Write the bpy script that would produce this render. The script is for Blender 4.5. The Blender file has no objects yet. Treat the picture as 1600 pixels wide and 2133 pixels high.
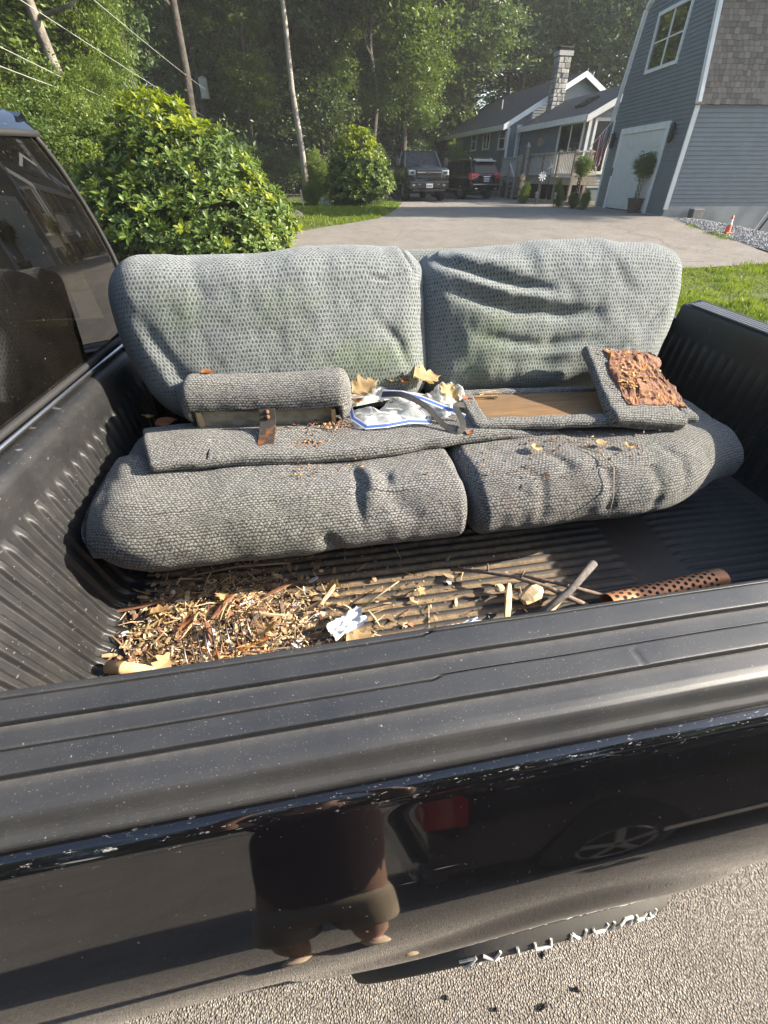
import bpy, bmesh, math, random
import numpy as np
from mathutils import Vector, Matrix, noise as mnoise
R = math.radians
PI = math.pi
sc = bpy.context.scene
COL = sc.collection
random.seed(7)
rng = np.random.default_rng(11)

# ------------------------------------------------------------------ camera
CAMH = 2.0
cam_d = bpy.data.cameras.new('camera')
cam = bpy.data.objects.new('camera', cam_d)
COL.objects.link(cam)
cam_d.sensor_fit = 'VERTICAL'
cam_d.sensor_height = 36.0
cam_d.lens = 36.0 * 930.0 / 2133.0
cam_d.clip_start = 0.02
cam_d.clip_end = 2000
cam.location = (0, 0, CAMH)
cam.rotation_euler = (R(90 - 37.1), 0, R(-10.2))
sc.camera = cam
# ------------------------------------------------------------------ world, sun
SUN_EL, SUN_AZ = R(25.5), R(98)            # azimuth clockwise from +Y
world = bpy.data.worlds.new('World')
sc.world = world
world.use_nodes = True
wn = world.node_tree.nodes
sky = wn.new('ShaderNodeTexSky')
sky.sky_type = 'NISHITA'
sky.sun_disc = False
sky.sun_elevation = SUN_EL
sky.sun_rotation = SUN_AZ
sky.altitude = 50
sky.air_density = 1.0
sky.dust_density = 1.6
sky.ozone_density = 1.0
bg = wn['Background']
world.node_tree.links.new(sky.outputs[0], bg.inputs[0])
bg.inputs[1].default_value = 0.115
TOSUN = Vector((math.cos(SUN_EL) * math.sin(SUN_AZ), math.cos(SUN_EL) * math.cos(SUN_AZ), math.sin(SUN_EL)))
sun_d = bpy.data.lights.new('sun', 'SUN')
sun_d.energy = 5.0
sun_d.angle = R(0.53)
sun_d.color = (1.0, 0.90, 0.76)
sun = bpy.data.objects.new('sun', sun_d)
COL.objects.link(sun)
sun.rotation_euler = TOSUN.to_track_quat('Z', 'Y').to_euler()
sun.location = (20, -3, 12)
vs = sc.view_settings
vs.view_transform = 'Standard'
vs.look = 'None'
vs.gamma = 1.0
vs.use_curve_mapping = False
vs.exposure = 1.62
HAZE = 0.0009
sc.cycles.max_bounces = 8
sc.cycles.transparent_max_bounces = 16
sc.cycles.caustics_reflective = False
sc.cycles.caustics_refractive = False

# ------------------------------------------------------------------ helpers
# The pickup stands on a drive that climbs two degrees away from the camera; everything on it
# is written in the truck's own frame and turned by this tilt about the camera point.
TILT = R(2.0)
RT = Matrix.Rotation(TILT, 3, 'X')
CP = Vector((0, 0, CAMH))
def tw(p):
    return CP + RT @ (Vector(p) - CP)
ORG = {}

def setprops(o, label=None, cat=None, group=None, kind=None):
    if label: o['label'] = label
    if cat: o['category'] = cat
    if group: o['group'] = group
    if kind: o['kind'] = kind
    return o

def place(o, org, near, rotz=0.0):
    if near:
        o.location = tw(org)
        o.rotation_euler = (TILT, 0, 0)
    else:
        o.location = org
        o.rotation_euler = (0, 0, rotz)

def thing(name, org, label, cat, group=None, near=False, rotz=0.0):
    o = bpy.data.objects.new(name, None)
    o.empty_display_size = 0.05
    COL.objects.link(o)
    ORG[o.name] = Vector(org) if rotz == 0 else Vector((0, 0, 0))
    place(o, org, near, rotz)
    return setprops(o, label, cat, group)

def mk(name, verts, faces, mat, parent=None, org=(0, 0, 0), near=False, smooth=False, uv=None, attr=None, midx=None, bevel=0, seg=2):
    me = bpy.data.meshes.new(name)
    if parent is not None:
        org = ORG[parent.name]
    ox, oy, oz = org
    V = np.asarray(verts, dtype=np.float32).reshape(-1, 3) - np.array([ox, oy, oz], dtype=np.float32)
    me.from_pydata(V.tolist() if not isinstance(faces, np.ndarray) else V, [], faces if not isinstance(faces, np.ndarray) else faces)
    mats = mat if isinstance(mat, (list, tuple)) else [mat]
    for m in mats:
        me.materials.append(m)
    if midx is not None:
        me.polygons.foreach_set('material_index', np.asarray(midx, dtype=np.int32))
    if smooth:
        me.polygons.foreach_set('use_smooth', np.ones(len(me.polygons), dtype=bool))
    if uv is not None:
        ul = me.uv_layers.new(name='UVMap')
        li = np.empty(len(me.loops), dtype=np.int32)
        me.loops.foreach_get('vertex_index', li)
        ul.data.foreach_set('uv', np.asarray(uv, dtype=np.float32)[li].ravel())
    if attr:
        for k, a in attr.items():
            at = me.attributes.new(k, 'FLOAT', 'POINT')
            at.data.foreach_set('value', np.asarray(a, dtype=np.float32))
    me.update()
    o = bpy.data.objects.new(name, me)
    COL.objects.link(o)
    if parent is not None:
        o.parent = parent
        ORG[o.name] = Vector(org)
    else:
        ORG[o.name] = Vector(org)
        place(o, org, near)
    if bevel:
        b = o.modifiers.new('bevel', 'BEVEL')
        b.width = bevel
        b.segments = seg
        b.limit_method = 'ANGLE'
        b.angle_limit = R(35)
    return o

def rot3(rx=0, ry=0, rz=0):
    return (Matrix.Rotation(rz, 3, 'Z') @ Matrix.Rotation(ry, 3, 'Y') @ Matrix.Rotation(rx, 3, 'X'))

class B:
    """collects simple shapes of ONE part"""
    def __init__(s):
        s.v = []; s.f = []; s.m = []
    def add(s, vs, fs, m=0):
        n = len(s.v)
        s.v += [tuple(p) for p in vs]
        s.f += [tuple(i + n for i in f) for f in fs]
        s.m += [m] * len(fs)
        return s
    def box(s, c, d, rot=None, m=0):
        hx, hy, hz = d[0] / 2, d[1] / 2, d[2] / 2
        pts = [Vector((x, y, z)) for x in (-hx, hx) for y in (-hy, hy) for z in (-hz, hz)]
        if rot is not None: pts = [rot @ p for p in pts]
        c = Vector(c)
        return s.add([c + p for p in pts], [(0, 1, 3, 2), (4, 6, 7, 5), (0, 4, 5, 1), (2, 3, 7, 6), (0, 2, 6, 4), (1, 5, 7, 3)], m)
    def hexa(s, p, m=0):
        # 8 points: bottom loop 4 (ccw from above), top loop 4
        return s.add(p, [(3, 2, 1, 0), (4, 5, 6, 7), (0, 1, 5, 4), (1, 2, 6, 5), (2, 3, 7, 6), (3, 0, 4, 7)], m)
    def tube(s, path, r, n=8, m=0, cap=True):
        path = [Vector(p) for p in path]
        rs = r if isinstance(r, (list, tuple)) else [r] * len(path)
        base = len(s.v)
        up = None
        for i, p in enumerate(path):
            t = (path[min(i + 1, len(path) - 1)] - path[max(i - 1, 0)])
            t = t.normalized() if t.length > 1e-9 else Vector((0, 0, 1))
            if up is None:
                a = Vector((0, 0, 1)) if abs(t.z) < 0.9 else Vector((1, 0, 0))
                up = t.cross(a).normalized()
            else:
                up = (up - t * up.dot(t)).normalized()
            w = t.cross(up)
            for k in range(n):
                an = 2 * PI * k / n
                s.v.append(tuple(p + rs[i] * (math.cos(an) * up + math.sin(an) * w)))
        for i in range(len(path) - 1):
            for k in range(n):
                a, b2 = base + i * n + k, base + i * n + (k + 1) % n
                s.f.append((a, b2, b2 + n, a + n)); s.m.append(m)
        if cap:
            s.f.append(tuple(base + k for k in range(n))[::-1]); s.m.append(m)
            e = base + (len(path) - 1) * n
            s.f.append(tuple(e + k for k in range(n))); s.m.append(m)
        return s
    def lathe(s, c, prof, n=16, axis='Z', m=0, close=False):
        base = len(s.v)
        for (r, h) in prof:
            for k in range(n):
                a = 2 * PI * k / n
                x, y = r * math.cos(a), r * math.sin(a)
                p = (x, y, h) if axis == 'Z' else ((x, h, y) if axis == 'Y' else (h, x, y))
                s.v.append((c[0] + p[0], c[1] + p[1], c[2] + p[2]))
        for i in range(len(prof) - 1):
            for k in range(n):
                a, b2 = base + i * n + k, base + i * n + (k + 1) % n
                s.f.append((a, b2, b2 + n, a + n)); s.m.append(m)
        if close:
            s.f.append(tuple(base + k for k in range(n))[::-1]); s.m.append(m)
            e = base + (len(prof) - 1) * n
            s.f.append(tuple(e + k for k in range(n))); s.m.append(m)
        return s
    def prism(s, poly, fn, d0, d1, m=0):
        """poly: 2-D outline; fn(a,b,d)->3-D"""
        n = len(poly)
        vs = [fn(a, b, d0) for a, b in poly] + [fn(a, b, d1) for a, b in poly]
        fs = [tuple(range(n))[::-1], tuple(range(n, 2 * n))] + [(i, (i + 1) % n, (i + 1) % n + n, i + n) for i in range(n)]
        return s.add(vs, fs, m)
    def build(s, name, mat, parent=None, org=(0, 0, 0), near=False, smooth=False, bevel=0, seg=2):
        return mk(name, s.v, s.f, mat, parent, org, near, smooth, midx=s.m if isinstance(mat, (list, tuple)) else None, bevel=bevel, seg=seg)

def grid_faces(nu, nv, off=0, flip=False):
    i, j = np.meshgrid(np.arange(nu - 1), np.arange(nv - 1), indexing='ij')
    a = (i * nv + j).ravel() + off
    q = np.stack([a, a + nv, a + nv + 1, a + 1], 1)
    return q[:, ::-1] if flip else q

# numpy value noise -------------------------------------------------------
_perm = rng.random((64, 64, 64)).astype(np.float32)
def vnoise(x, y, z=0.0):
    x = np.asarray(x, dtype=np.float64); y = np.asarray(y, dtype=np.float64) + 0 * x; z = np.asarray(z, dtype=np.float64) + 0 * x
    xi, yi, zi = np.floor(x).astype(int), np.floor(y).astype(int), np.floor(z).astype(int)
    fx, fy, fz = x - xi, y - yi, z - zi
    fx, fy, fz = [t * t * (3 - 2 * t) for t in (fx, fy, fz)]
    def g(a, b, c): return _perm[(xi + a) % 64, (yi + b) % 64, (zi + c) % 64]
    def lerp(a, b, t): return a + (b - a) * t
    return lerp(lerp(lerp(g(0,0,0), g(1,0,0), fx), lerp(g(0,1,0), g(1,1,0), fx), fy),
                lerp(lerp(g(0,0,1), g(1,0,1), fx), lerp(g(0,1,1), g(1,1,1), fx), fy), fz) * 2 - 1
def fbm(x, y, z=0.0, o=3):
    s, a, f = 0, 1.0, 1.0
    for k in range(o):
        s = s + a * vnoise(np.asarray(x) * f + 17.3 * k, np.asarray(y) * f + 5.1 * k, np.asarray(z) * f + 9.7 * k)
        a *= 0.5; f *= 2.03
    return s
def sstep(a, b, x):
    t = np.clip((np.asarray(x, dtype=float) - a) / (b - a), 0, 1)
    return t * t * (3 - 2 * t)

# material helpers ---------------------------------------------------------
class NT:
    def __init__(s, name):
        s.mat = bpy.data.materials.new(name)
        s.mat.use_nodes = True
        s.t = s.mat.node_tree
        s.n = s.t.nodes
        s.b = s.n['Principled BSDF']
        s.out = s.n['Material Output']
    def new(s, typ, **kw):
        nd = s.n.new(typ)
        for k, v in kw.items():
            if k.startswith('i_'):
                key = k[2:]
                nd.inputs[int(key) if key.isdigit() else key].default_value = v
            else:
                setattr(nd, k, v)
        return nd
    def link(s, a, b): s.t.links.new(a, b)
    def coord(s, which='Object'):
        if not hasattr(s, '_tc'): s._tc = s.n.new('ShaderNodeTexCoord')
        return s._tc.outputs[which]
    def noise(s, scale, detail=4, rough=0.55, vec=None, w=0, out=0):
        nd = s.new('ShaderNodeTexNoise')
        nd.inputs['Scale'].default_value = scale
        nd.inputs['Detail'].default_value = detail
        nd.inputs['Roughness'].default_value = rough
        s.link(vec if vec is not None else s.coord(), nd.inputs['Vector'])
        return nd.outputs[out]
    def ramp(s, fac, stops, interp='LINEAR'):
        nd = s.new('ShaderNodeValToRGB')
        cr = nd.color_ramp
        cr.interpolation = interp
        while len(cr.elements) < len(stops): cr.elements.new(0.5)
        for e, (p, c) in zip(cr.elements, stops):
            e.position = p
            e.color = (c, c, c, 1) if not hasattr(c, '__len__') else (*c, 1)
        s.link(fac, nd.inputs[0])
        return nd.outputs[0]
    def mix(s, fac, a, b, mode='MIX'):
        nd = s.new('ShaderNodeMixRGB', blend_type=mode)
        for k, v in ((0, fac), (1, a), (2, b)):
            if hasattr(v, 'is_linked') or hasattr(v, 'links'): s.link(v, nd.inputs[k])
            elif hasattr(v, '__len__'): nd.inputs[k].default_value = (*v, 1)
            else: nd.inputs[k].default_value = v if k == 0 else (v, v, v, 1)
        return nd.outputs[0]
    def math(s, op, a, b=None, c=None):
        nd = s.new('ShaderNodeMath', operation=op)
        for k, v in ((0, a), (1, b), (2, c)):
            if v is None: continue
            if hasattr(v, 'links'): s.link(v, nd.inputs[k])
            else: nd.inputs[k].default_value = v
        return nd.outputs[0]
    def mapping(s, vec, scale=(1, 1, 1), loc=(0, 0, 0), rot=(0, 0, 0)):
        nd = s.new('ShaderNodeMapping')
        nd.inputs['Scale'].default_value = scale
        nd.inputs['Location'].default_value = loc
        nd.inputs['Rotation'].default_value = rot
        s.link(vec, nd.inputs['Vector'])
        return nd.outputs[0]
    def bump(s, h, strength=0.5, dist=0.01, prev=None):
        nd = s.new('ShaderNodeBump')
        nd.inputs['Strength'].default_value = strength
        nd.inputs['Distance'].default_value = dist
        s.link(h, nd.inputs['Height'])
        if prev is not None: s.link(prev, nd.inputs['Normal'])
        s.link(nd.outputs[0], s.b.inputs['Normal'])
        return nd.outputs[0]
    def color(s, c):
        if hasattr(c, 'links'): s.link(c, s.b.inputs['Base Color'])
        else: s.b.inputs['Base Color'].default_value = (*c, 1)
        return s
    def rough(s, r):
        if hasattr(r, 'links'): s.link(r, s.b.inputs['Roughness'])
        else: s.b.inputs['Roughness'].default_value = r
        return s
    def set(s, **kw):
        for k, v in kw.items(): s.b.inputs[k.replace('_', ' ')].default_value = v
        return s

def plain(name, c, rough=0.6, metal=0.0, var=0.25, scale=6.0, bump=0.0, bscale=40.0, bdist=0.004, coat=0.0, spec=0.5):
    n = NT(name)
    nz = n.noise(scale, 5)
    lo = tuple(max(0.0, x * (1 - var)) for x in c); hi = tuple(min(1.0, x * (1 + var)) for x in c)
    n.color(n.ramp(nz, [(0.3, lo), (0.7, hi)]))
    n.rough(rough)
    n.set(Metallic=metal, Specular_IOR_Level=spec)
    if coat: n.set(Coat_Weight=coat, Coat_Roughness=0.03)
    if bump: n.bump(n.noise(bscale, 4), bump, bdist)
    return n.mat

def leafmat(name, lo, hi, trans=0.35, rough=0.45, scale=1.5, spec=0.4, haze=0.0):
    n = NT(name)
    nz = n.noise(scale, 3)
    info = n.new('ShaderNodeObjectInfo')
    c = n.ramp(nz, [(0.3, lo), (0.72, hi)])
    hv = n.new('ShaderNodeHueSaturation')
    v = n.math('MULTIPLY_ADD', info.outputs['Random'], 0.35, 0.82)
    n.link(v, hv.inputs['Value']); n.link(c, hv.inputs['Color'])
    n.color(hv.outputs[0]); n.rough(rough); n.set(Specular_IOR_Level=spec)
    tr = n.new('ShaderNodeBsdfTranslucent')
    tc = n.mix(1.0, hv.outputs[0], (1.25, 1.3, 0.55), 'MULTIPLY')
    n.link(tc, tr.inputs[0])
    mx = n.new('ShaderNodeMixShader'); mx.inputs[0].default_value = trans
    n.link(n.b.outputs[0], mx.inputs[1]); n.link(tr.outputs[0], mx.inputs[2])
    n.link(mx.outputs[0], n.out.inputs[0])
    return n.mat
# ================================================================== near pickup (truck frame)
def m_rail():
    n = NT('rail_plastic')
    at = n.new('ShaderNodeAttribute', attribute_name='dust')
    sp = n.noise(900, 2, 0.7)
    patch = n.noise(5, 5, 0.6)
    base = n.ramp(patch, [(0.3, (0.024, 0.026, 0.030)), (0.7, (0.036, 0.038, 0.041))])
    speck = n.ramp(n.noise(420, 1, 0.4), [(0.70, 0.0), (0.74, 1.0)])
    speck2 = n.ramp(n.noise(210, 2, 0.5), [(0.73, 0.0), (0.75, 1.0)])
    dn = n.math('MULTIPLY', at.outputs['Fac'], n.ramp(n.noise(35, 4, 0.7), [(0.25, 0.35), (0.65, 1.0)]))
    c = n.mix(n.math('MULTIPLY', dn, 0.6), base, (0.20, 0.18, 0.15))
    c = n.mix(n.math('MULTIPLY', speck, 0.35), c, (0.34, 0.32, 0.29))
    c = n.mix(n.math('MULTIPLY', speck2, 0.6), c, (0.4, 0.38, 0.35))
    smear = n.noise(1.0, 4, 0.6, n.mapping(n.coord(), (2.5, 16, 4)))
    c = n.mix(n.ramp(smear, [(0.45, 0.0), (0.75, 0.16)]), c, (0.12, 0.11, 0.095))
    n.color(c)
    n.rough(n.ramp(patch, [(0.3, 0.36), (0.7, 0.48)]))
    n.set(Specular_IOR_Level=0.55)
    n.bump(sp, 0.35, 0.0012)
    return n.mat
def m_liner():
    n = NT('liner_plastic')
    sp = n.noise(500, 3, 0.7)
    patch = n.noise(4, 5, 0.6)
    dust = n.ramp(n.noise(9, 5, 0.7), [(0.45, 0.0), (0.82, 0.16)])
    base = n.ramp(patch, [(0.3, (0.012, 0.012, 0.013)), (0.7, (0.020, 0.020, 0.020))])
    c = n.mix(dust, base, (0.095, 0.088, 0.078))
    speck = n.ramp(n.noise(210, 2, 0.5), [(0.725, 0.0), (0.745, 0.7)])
    c = n.mix(speck, c, (0.36, 0.34, 0.31))
    scr = n.noise(1.0, 2, 0.4, n.mapping(n.coord(), (4, 30, 90), rot=(0.5, 0, 0)))
    c = n.mix(n.ramp(scr, [(0.72, 0.0), (0.75, 0.3)]), c, (0.3, 0.3, 0.3))
    n.color(c)
    n.rough(n.ramp(n.noise(12, 4), [(0.3, 0.3), (0.7, 0.48)]))
    n.bump(sp, 0.45, 0.0015)
    return n.mat
def m_floor():
    n = NT('liner_floor')
    at = n.new('ShaderNodeAttribute', attribute_name='dust')
    nz = n.noise(26, 6, 0.7)
    d = n.math('MULTIPLY', at.outputs['Fac'], n.ramp(nz, [(0.28, 0.15), (0.62, 1.0)]))
    gr = n.ramp(n.noise(260, 3, 0.7), [(0.3, (0.22, 0.145, 0.075)), (0.7, (0.46, 0.33, 0.19))])
    c = n.mix(d, (0.026, 0.026, 0.027), gr)
    n.color(c); n.rough(0.6)
    n.bump(n.noise(300, 4, 0.7), 0.6, 0.002)
    return n.mat
def m_paint():
    n = NT('black_paint')
    at = n.new('ShaderNodeAttribute', attribute_name='chip')
    speck = n.ramp(n.noise(190, 2, 0.55), [(0.73, 0.0), (0.755, 1.0)])
    speck2 = n.ramp(n.noise(60, 3, 0.6), [(0.74, 0.0), (0.76, 1.0)])
    s1 = n.noise(1.0, 1.0, 0.4, n.mapping(n.coord(), (9, 9, 220), rot=(0.0, 0.9, 0.2)))
    s2 = n.noise(1.0, 1.5, 0.4, n.mapping(n.coord(), (8, 10, 240), rot=(0.2, -0.7, 0.4)))
    s3 = n.noise(1.0, 1.5, 0.4, n.mapping(n.coord(), (60, 60, 8)))
    scr = n.math('MAXIMUM', n.ramp(s1, [(0.80, 0.0), (0.83, 0.25)]), n.ramp(s2, [(0.80, 0.0), (0.83, 0.25)]))
    ch = n.math('MULTIPLY', at.outputs['Fac'], n.ramp(n.noise(1.0, 4, 0.8, n.mapping(n.coord(), (55, 170, 170))), [(0.61, 0.0), (0.67, 1.0)]))
    film = n.ramp(n.noise(6, 5, 0.7), [(0.35, 0.0), (0.8, 0.006)])
    m1 = n.math('MULTIPLY', n.math('MAXIMUM', speck, speck2), 0.22)
    mk_ = n.math('MAXIMUM', n.math('MAXIMUM', m1, scr), ch)
    c = n.mix(n.math('MAXIMUM', mk_, film), (0.0035, 0.0035, 0.0045), (0.48, 0.47, 0.45))
    n.color(c)
    n.rough(n.math('MULTIPLY_ADD', mk_, 0.5, 0.05))
    n.set(Coat_Weight=1.0, Coat_Roughness=0.035, Specular_IOR_Level=0.5)
    n.b.inputs['Coat Roughness'].default_value = 0.03
    return n.mat
def m_tint():
    n = NT('tinted_glass')
    tr = n.new('ShaderNodeBsdfTransparent'); tr.inputs[0].default_value = (0.085, 0.09, 0.08, 1)
    gl = n.new('ShaderNodeBsdfGlossy'); gl.inputs['Roughness'].default_value = 0.015; gl.inputs[0].default_value = (1, 1, 1, 1)
    fr = n.new('ShaderNodeFresnel'); fr.inputs[0].default_value = 1.62
    mx = n.new('ShaderNodeMixShader')
    n.link(n.math('MULTIPLY_ADD', fr.outputs[0], 1.0, 0.06), mx.inputs[0])
    n.link(tr.outputs[0], mx.inputs[1]); n.link(gl.outputs[0], mx.inputs[2])
    # dust specks and water streaks on the outside
    df = n.new('ShaderNodeBsdfDiffuse'); df.inputs[0].default_value = (0.55, 0.48, 0.38, 1)
    sp = n.ramp(n.noise(130, 3, 0.6), [(0.70, 0.0), (0.73, 0.25)])
    st = n.ramp(n.noise(1.0, 3, 0.6, n.mapping(n.coord(), (10, 46, 1.5))), [(0.68, 0.0), (0.85, 0.06)])
    fl = n.ramp(n.noise(5, 5, 0.65), [(0.3, 0.002), (0.8, 0.014)])
    mx2 = n.new('ShaderNodeMixShader')
    n.link(n.math('MAXIMUM', n.math('MAXIMUM', sp, st), fl), mx2.inputs[0])
    n.link(mx.outputs[0], mx2.inputs[1]); n.link(df.outputs[0], mx2.inputs[2])
    n.link(mx2.outputs[0], n.out.inputs[0])
    return n.mat
M = {}
M['rail'] = m_rail(); M['liner'] = m_liner(); M['bedfloor'] = m_floor(); M['paint'] = m_paint(); M['tint'] = m_tint()
M['rubber'] = plain('rubber', (0.018, 0.018, 0.018), 0.7, bump=0.2, bscale=200, bdist=0.001)
M['tyre'] = plain('tyre_rubber', (0.055, 0.052, 0.046), 0.85, bump=0.3, bscale=120, bdist=0.002)
M['white_letter'] = plain('raised_white_rubber', (0.62, 0.61, 0.57), 0.7, var=0.12, scale=60)
M['interior'] = plain('cab_interior_cloth', (0.045, 0.046, 0.048), 0.9)
M['chrome'] = plain('dull_metal', (0.5, 0.5, 0.5), 0.3, metal=1.0, var=0.1)
M['cap_stripe'] = plain('grey_wear_strip', (0.30, 0.30, 0.31), 0.5, var=0.1)

truck = thing('pickup_truck', (0.3, 1.2, 0.0), 'black pickup truck with a lined open bed carrying the old sofa', 'pickup truck', near=True)

# ---- bed rail cap along the near side
def bed_rail():
    # (y, z, dust, jog)
    P = [(0.500, 1.20, 0, 0), (0.482, 1.215, 0, 0), (0.468, 1.235, 0, 0), (0.464, 1.30, 0, 0), (0.462, 1.338, 0.1, 0), (0.459, 1.346, 0.2, 0), (0.454, 1.350, 0.05, 0),
         (0.447, 1.351, 0.05, 0), (0.4455, 1.3505, 0.5, 1), (0.4444, 1.3440, 0.0, 1), (0.4428, 1.3440, 0.0, 1), (0.4405, 1.3500, 0.12, 1), (0.425, 1.3505, 0.03, 0.3), (0.407, 1.3505, 0.05, 0),
         (0.4045, 1.350, 0.1, 0), (0.4036, 1.3385, 0.0, 0), (0.4012, 1.3385, 0.0, 0), (0.4004, 1.3440, 0.7, 0), (0.3990, 1.3447, 0.95, 0), (0.3960, 1.3449, 0.55, 0), (0.388, 1.3450, 0.12, 0), (0.370, 1.3452, 0.05, 0), (0.3650, 1.3452, 0.30, 1),
         (0.3641, 1.3390, 0.0, 1), (0.3624, 1.3390, 0.0, 1), (0.3606, 1.3454, 0.10, 1), (0.345, 1.3455, 0.03, 0.2), (0.331, 1.3454, 0.05, 0), (0.3285, 1.345, 0.1, 0), (0.3274, 1.3330, 0.0, 0), (0.3246, 1.3330, 0.0, 0), (0.3238, 1.3388, 0.7, 0),
         (0.3224, 1.3396, 0.9, 0), (0.3195, 1.3398, 0.5, 0), (0.311, 1.3398, 0.12, 0), (0.296, 1.3393, 0.05, 0), (0.286, 1.3375, 0.12, 0), (0.280, 1.3345, 0.16, 0), (0.2765, 1.3300, 0.14, 0),
         (0.2738, 1.3240, 0.12, 0), (0.2715, 1.3180, 0.15, 0), (0.2690, 1.3120, 0.18, 0), (0.2655, 1.3065, 0.2, 0), (0.2615, 1.3030, 0.2, 0), (0.2575, 1.2995, 0.2, 0), (0.2555, 1.2950, 0.15, 0), (0.2550, 1.2850, 0.1, 0), (0.2550, 1.272, 0, 0)]
    xs = np.concatenate([np.linspace(-1.0, -0.7, 6), np.linspace(-0.68, 1.2, 320), np.linspace(1.23, 1.93, 24)])
    Pn = []
    for p, q in zip(P[:-1], P[1:]):
        k = max(1, int(math.ceil(math.hypot(q[0] - p[0], q[1] - p[1]) / 0.0022)))
        Pn += [[p[i] + (q[i] - p[i]) * t / k for i in range(4)] for t in range(k)]
    Pn.append(list(P[-1]))
    P = Pn
    Pn = np.array(P)
    X, K = np.meshgrid(xs, np.arange(len(P)), indexing='ij')
    Y = Pn[K, 0].copy(); Z = Pn[K, 1].copy(); D = Pn[K, 2].copy(); J = Pn[K, 3]
    Y += J * (0.0075 * sstep(0.145, 0.175, X) - 0.006 * sstep(1.02, 1.06, X))
    # soft waviness of moulded plastic
    Z += 0.0012 * fbm(X * 3.1, Y * 9, 2.2) * (Z > 1.29)
    Y += 0.0008 * fbm(X * 5, Z * 20, 1.2)
    # two stake-pocket lid seams
    for xs0 in (0.50, 1.22):
        Z -= 0.0016 * np.exp(-((X - xs0) / 0.0035) ** 2) * ((Y > 0.329) & (Y < 0.362))
    nv = len(P)
    return mk('bed_rail', np.stack([X, Y, Z], -1).reshape(-1, 3), grid_faces(len(xs), nv, flip=False), M['rail'], truck, smooth=True, attr={'dust': D.ravel()})
bed_rail()

# ---- painted bedside
WX, WZ = 0.36, 0.43            # rear wheel centre
def bedside():
    xs = np.linspace(-0.85, 1.96, 184)
    ts = np.linspace(0, 1, 170)
    X, T = np.meshgrid(xs, ts, indexing='ij')
    Z = 1.290 - 0.80 * T
    # rolled top edge, then a leaning shoulder, then the fullest line low down
    zt = np.linspace(0.45, 1.30, 600)
    yt = np.interp(zt, [0.49, 0.60, 0.70, 0.80, 0.85, 0.90, 0.95, 1.0, 1.05, 1.09, 1.12, 1.15, 1.20, 1.25, 1.268, 1.278],
                       [0.190, 0.150, 0.136, 0.123, 0.1165, 0.1105, 0.1080, 0.1090, 0.1165, 0.1285, 0.1415, 0.157, 0.186, 0.2155, 0.2265, 0.2335])
    yt = np.convolve(np.pad(yt, 30, mode='edge'), np.hanning(61) / np.hanning(61).sum(), mode='valid')
    base = np.interp(Z, zt, yt)
    base = np.where(Z > 1.272, np.interp(Z, [1.272, 1.280, 1.286, 1.290], [np.interp(1.272, zt, yt), 0.2350, 0.2410, 0.2516]), base)
    r = np.sqrt((X - WX) ** 2 + ((Z - WZ)) ** 2)
    flare = sstep(0.605, 0.535, r)
    Y = base + 0.003 - 0.0140 * flare + 0.004 * sstep(0.47, 0.452, r)
    Y += 0.0009 * fbm(X * 2.0, Z * 2.4, 4.4, 2)
    # wheel opening
    keepv = r > 0.452
    nu, nv = len(xs), len(ts)
    F = grid_faces(nu, nv)
    kv = keepv.ravel()
    F = F[kv[F].all(1)]
    # pull the rim of the opening onto a true circle
    Xf, Zf = X.ravel().copy(), Z.ravel().copy(); rf = r.ravel()
    near = (rf > 0.452) & (rf < 0.475)
    used = np.zeros(nu * nv, bool); used[F.ravel()] = True
    e = near & used
    ang = np.arctan2(Zf - WZ, Xf - WX)
    k = (rf[e] - 0.452) / 0.023
    rr = 0.452 + 0.023 * k ** 1.6
    Xf[e] = WX + rr * np.cos(ang[e]); Zf[e] = WZ + rr * np.sin(ang[e])
    chip = np.exp(-((Z - 1.2825) / 0.0048) ** 2) + 0.35 * np.exp(-((Z - 1.270) / 0.006) ** 2)
    return mk('bed_side', np.stack([Xf, Y.ravel(), Zf], -1), F, M['paint'], truck, smooth=True, attr={'chip': chip.ravel()})
bs_o = bedside()
so = bs_o.modifiers.new('thick', 'SOLIDIFY'); so.thickness = 0.004; so.offset = 1

# inner wheel house (dark) and rear wheel
b = B()
arc = [(WX + 0.47 * math.cos(a), WZ + 0.47 * math.sin(a)) for a in np.linspace(-0.3, PI + 0.3, 24)]
b.prism(arc, lambda a, c, d: (a, d, c), 0.37, 0.62)
b.build('wheel_house', M['rubber'], truck)
b = B()
prof = [(0.2, 0.4), (0.3, 0.405), (0.375, 0.4), (0.412, 0.375), (0.42, 0.33), (0.42, 0.208), (0.414, 0.134), (0.404, 0.107), (0.393, 0.0955), (0.381, 0.0915), (0.368, 0.096), (0.35, 0.112), (0.3, 0.136), (0.262, 0.142), (0.235, 0.146), (0.21, 0.166)]
b.lathe((WX, 0, WZ), prof, 72, 'Y')
wheel = b.build('wheel', M['tyre'], truck, smooth=True)
b = B()
for k in range(60):
    a = 2 * PI * k / 60
    for (yy, w) in ((0.165, 0.05), (0.225, 0.045), (0.285, 0.045), (0.345, 0.05)):
        aa = a + (0.03 if yy > 0.2 else 0)
        rot = Matrix.Rotation(-aa, 3, 'Y')
        b.box(Vector((WX, yy, WZ)) + rot @ Vector((0.420, 0, 0)), (0.016, w, 0.034), rot)
b.build('tread', M['tyre'], wheel)
b = B()
b.lathe((WX, 0, WZ), [(0.235, 0.165), (0.228, 0.175), (0.215, 0.24), (0.10, 0.23), (0.07, 0.205), (0.0, 0.20)], 40, 'Y')
for k in range(6):
    a = 2 * PI * k / 6
    rot = Matrix.Rotation(-a, 3, 'Y')
    b.box(Vector((WX, 0.205, WZ)) + rot @ Vector((0.14, 0, 0)), (0.17, 0.03, 0.055), rot)
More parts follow.
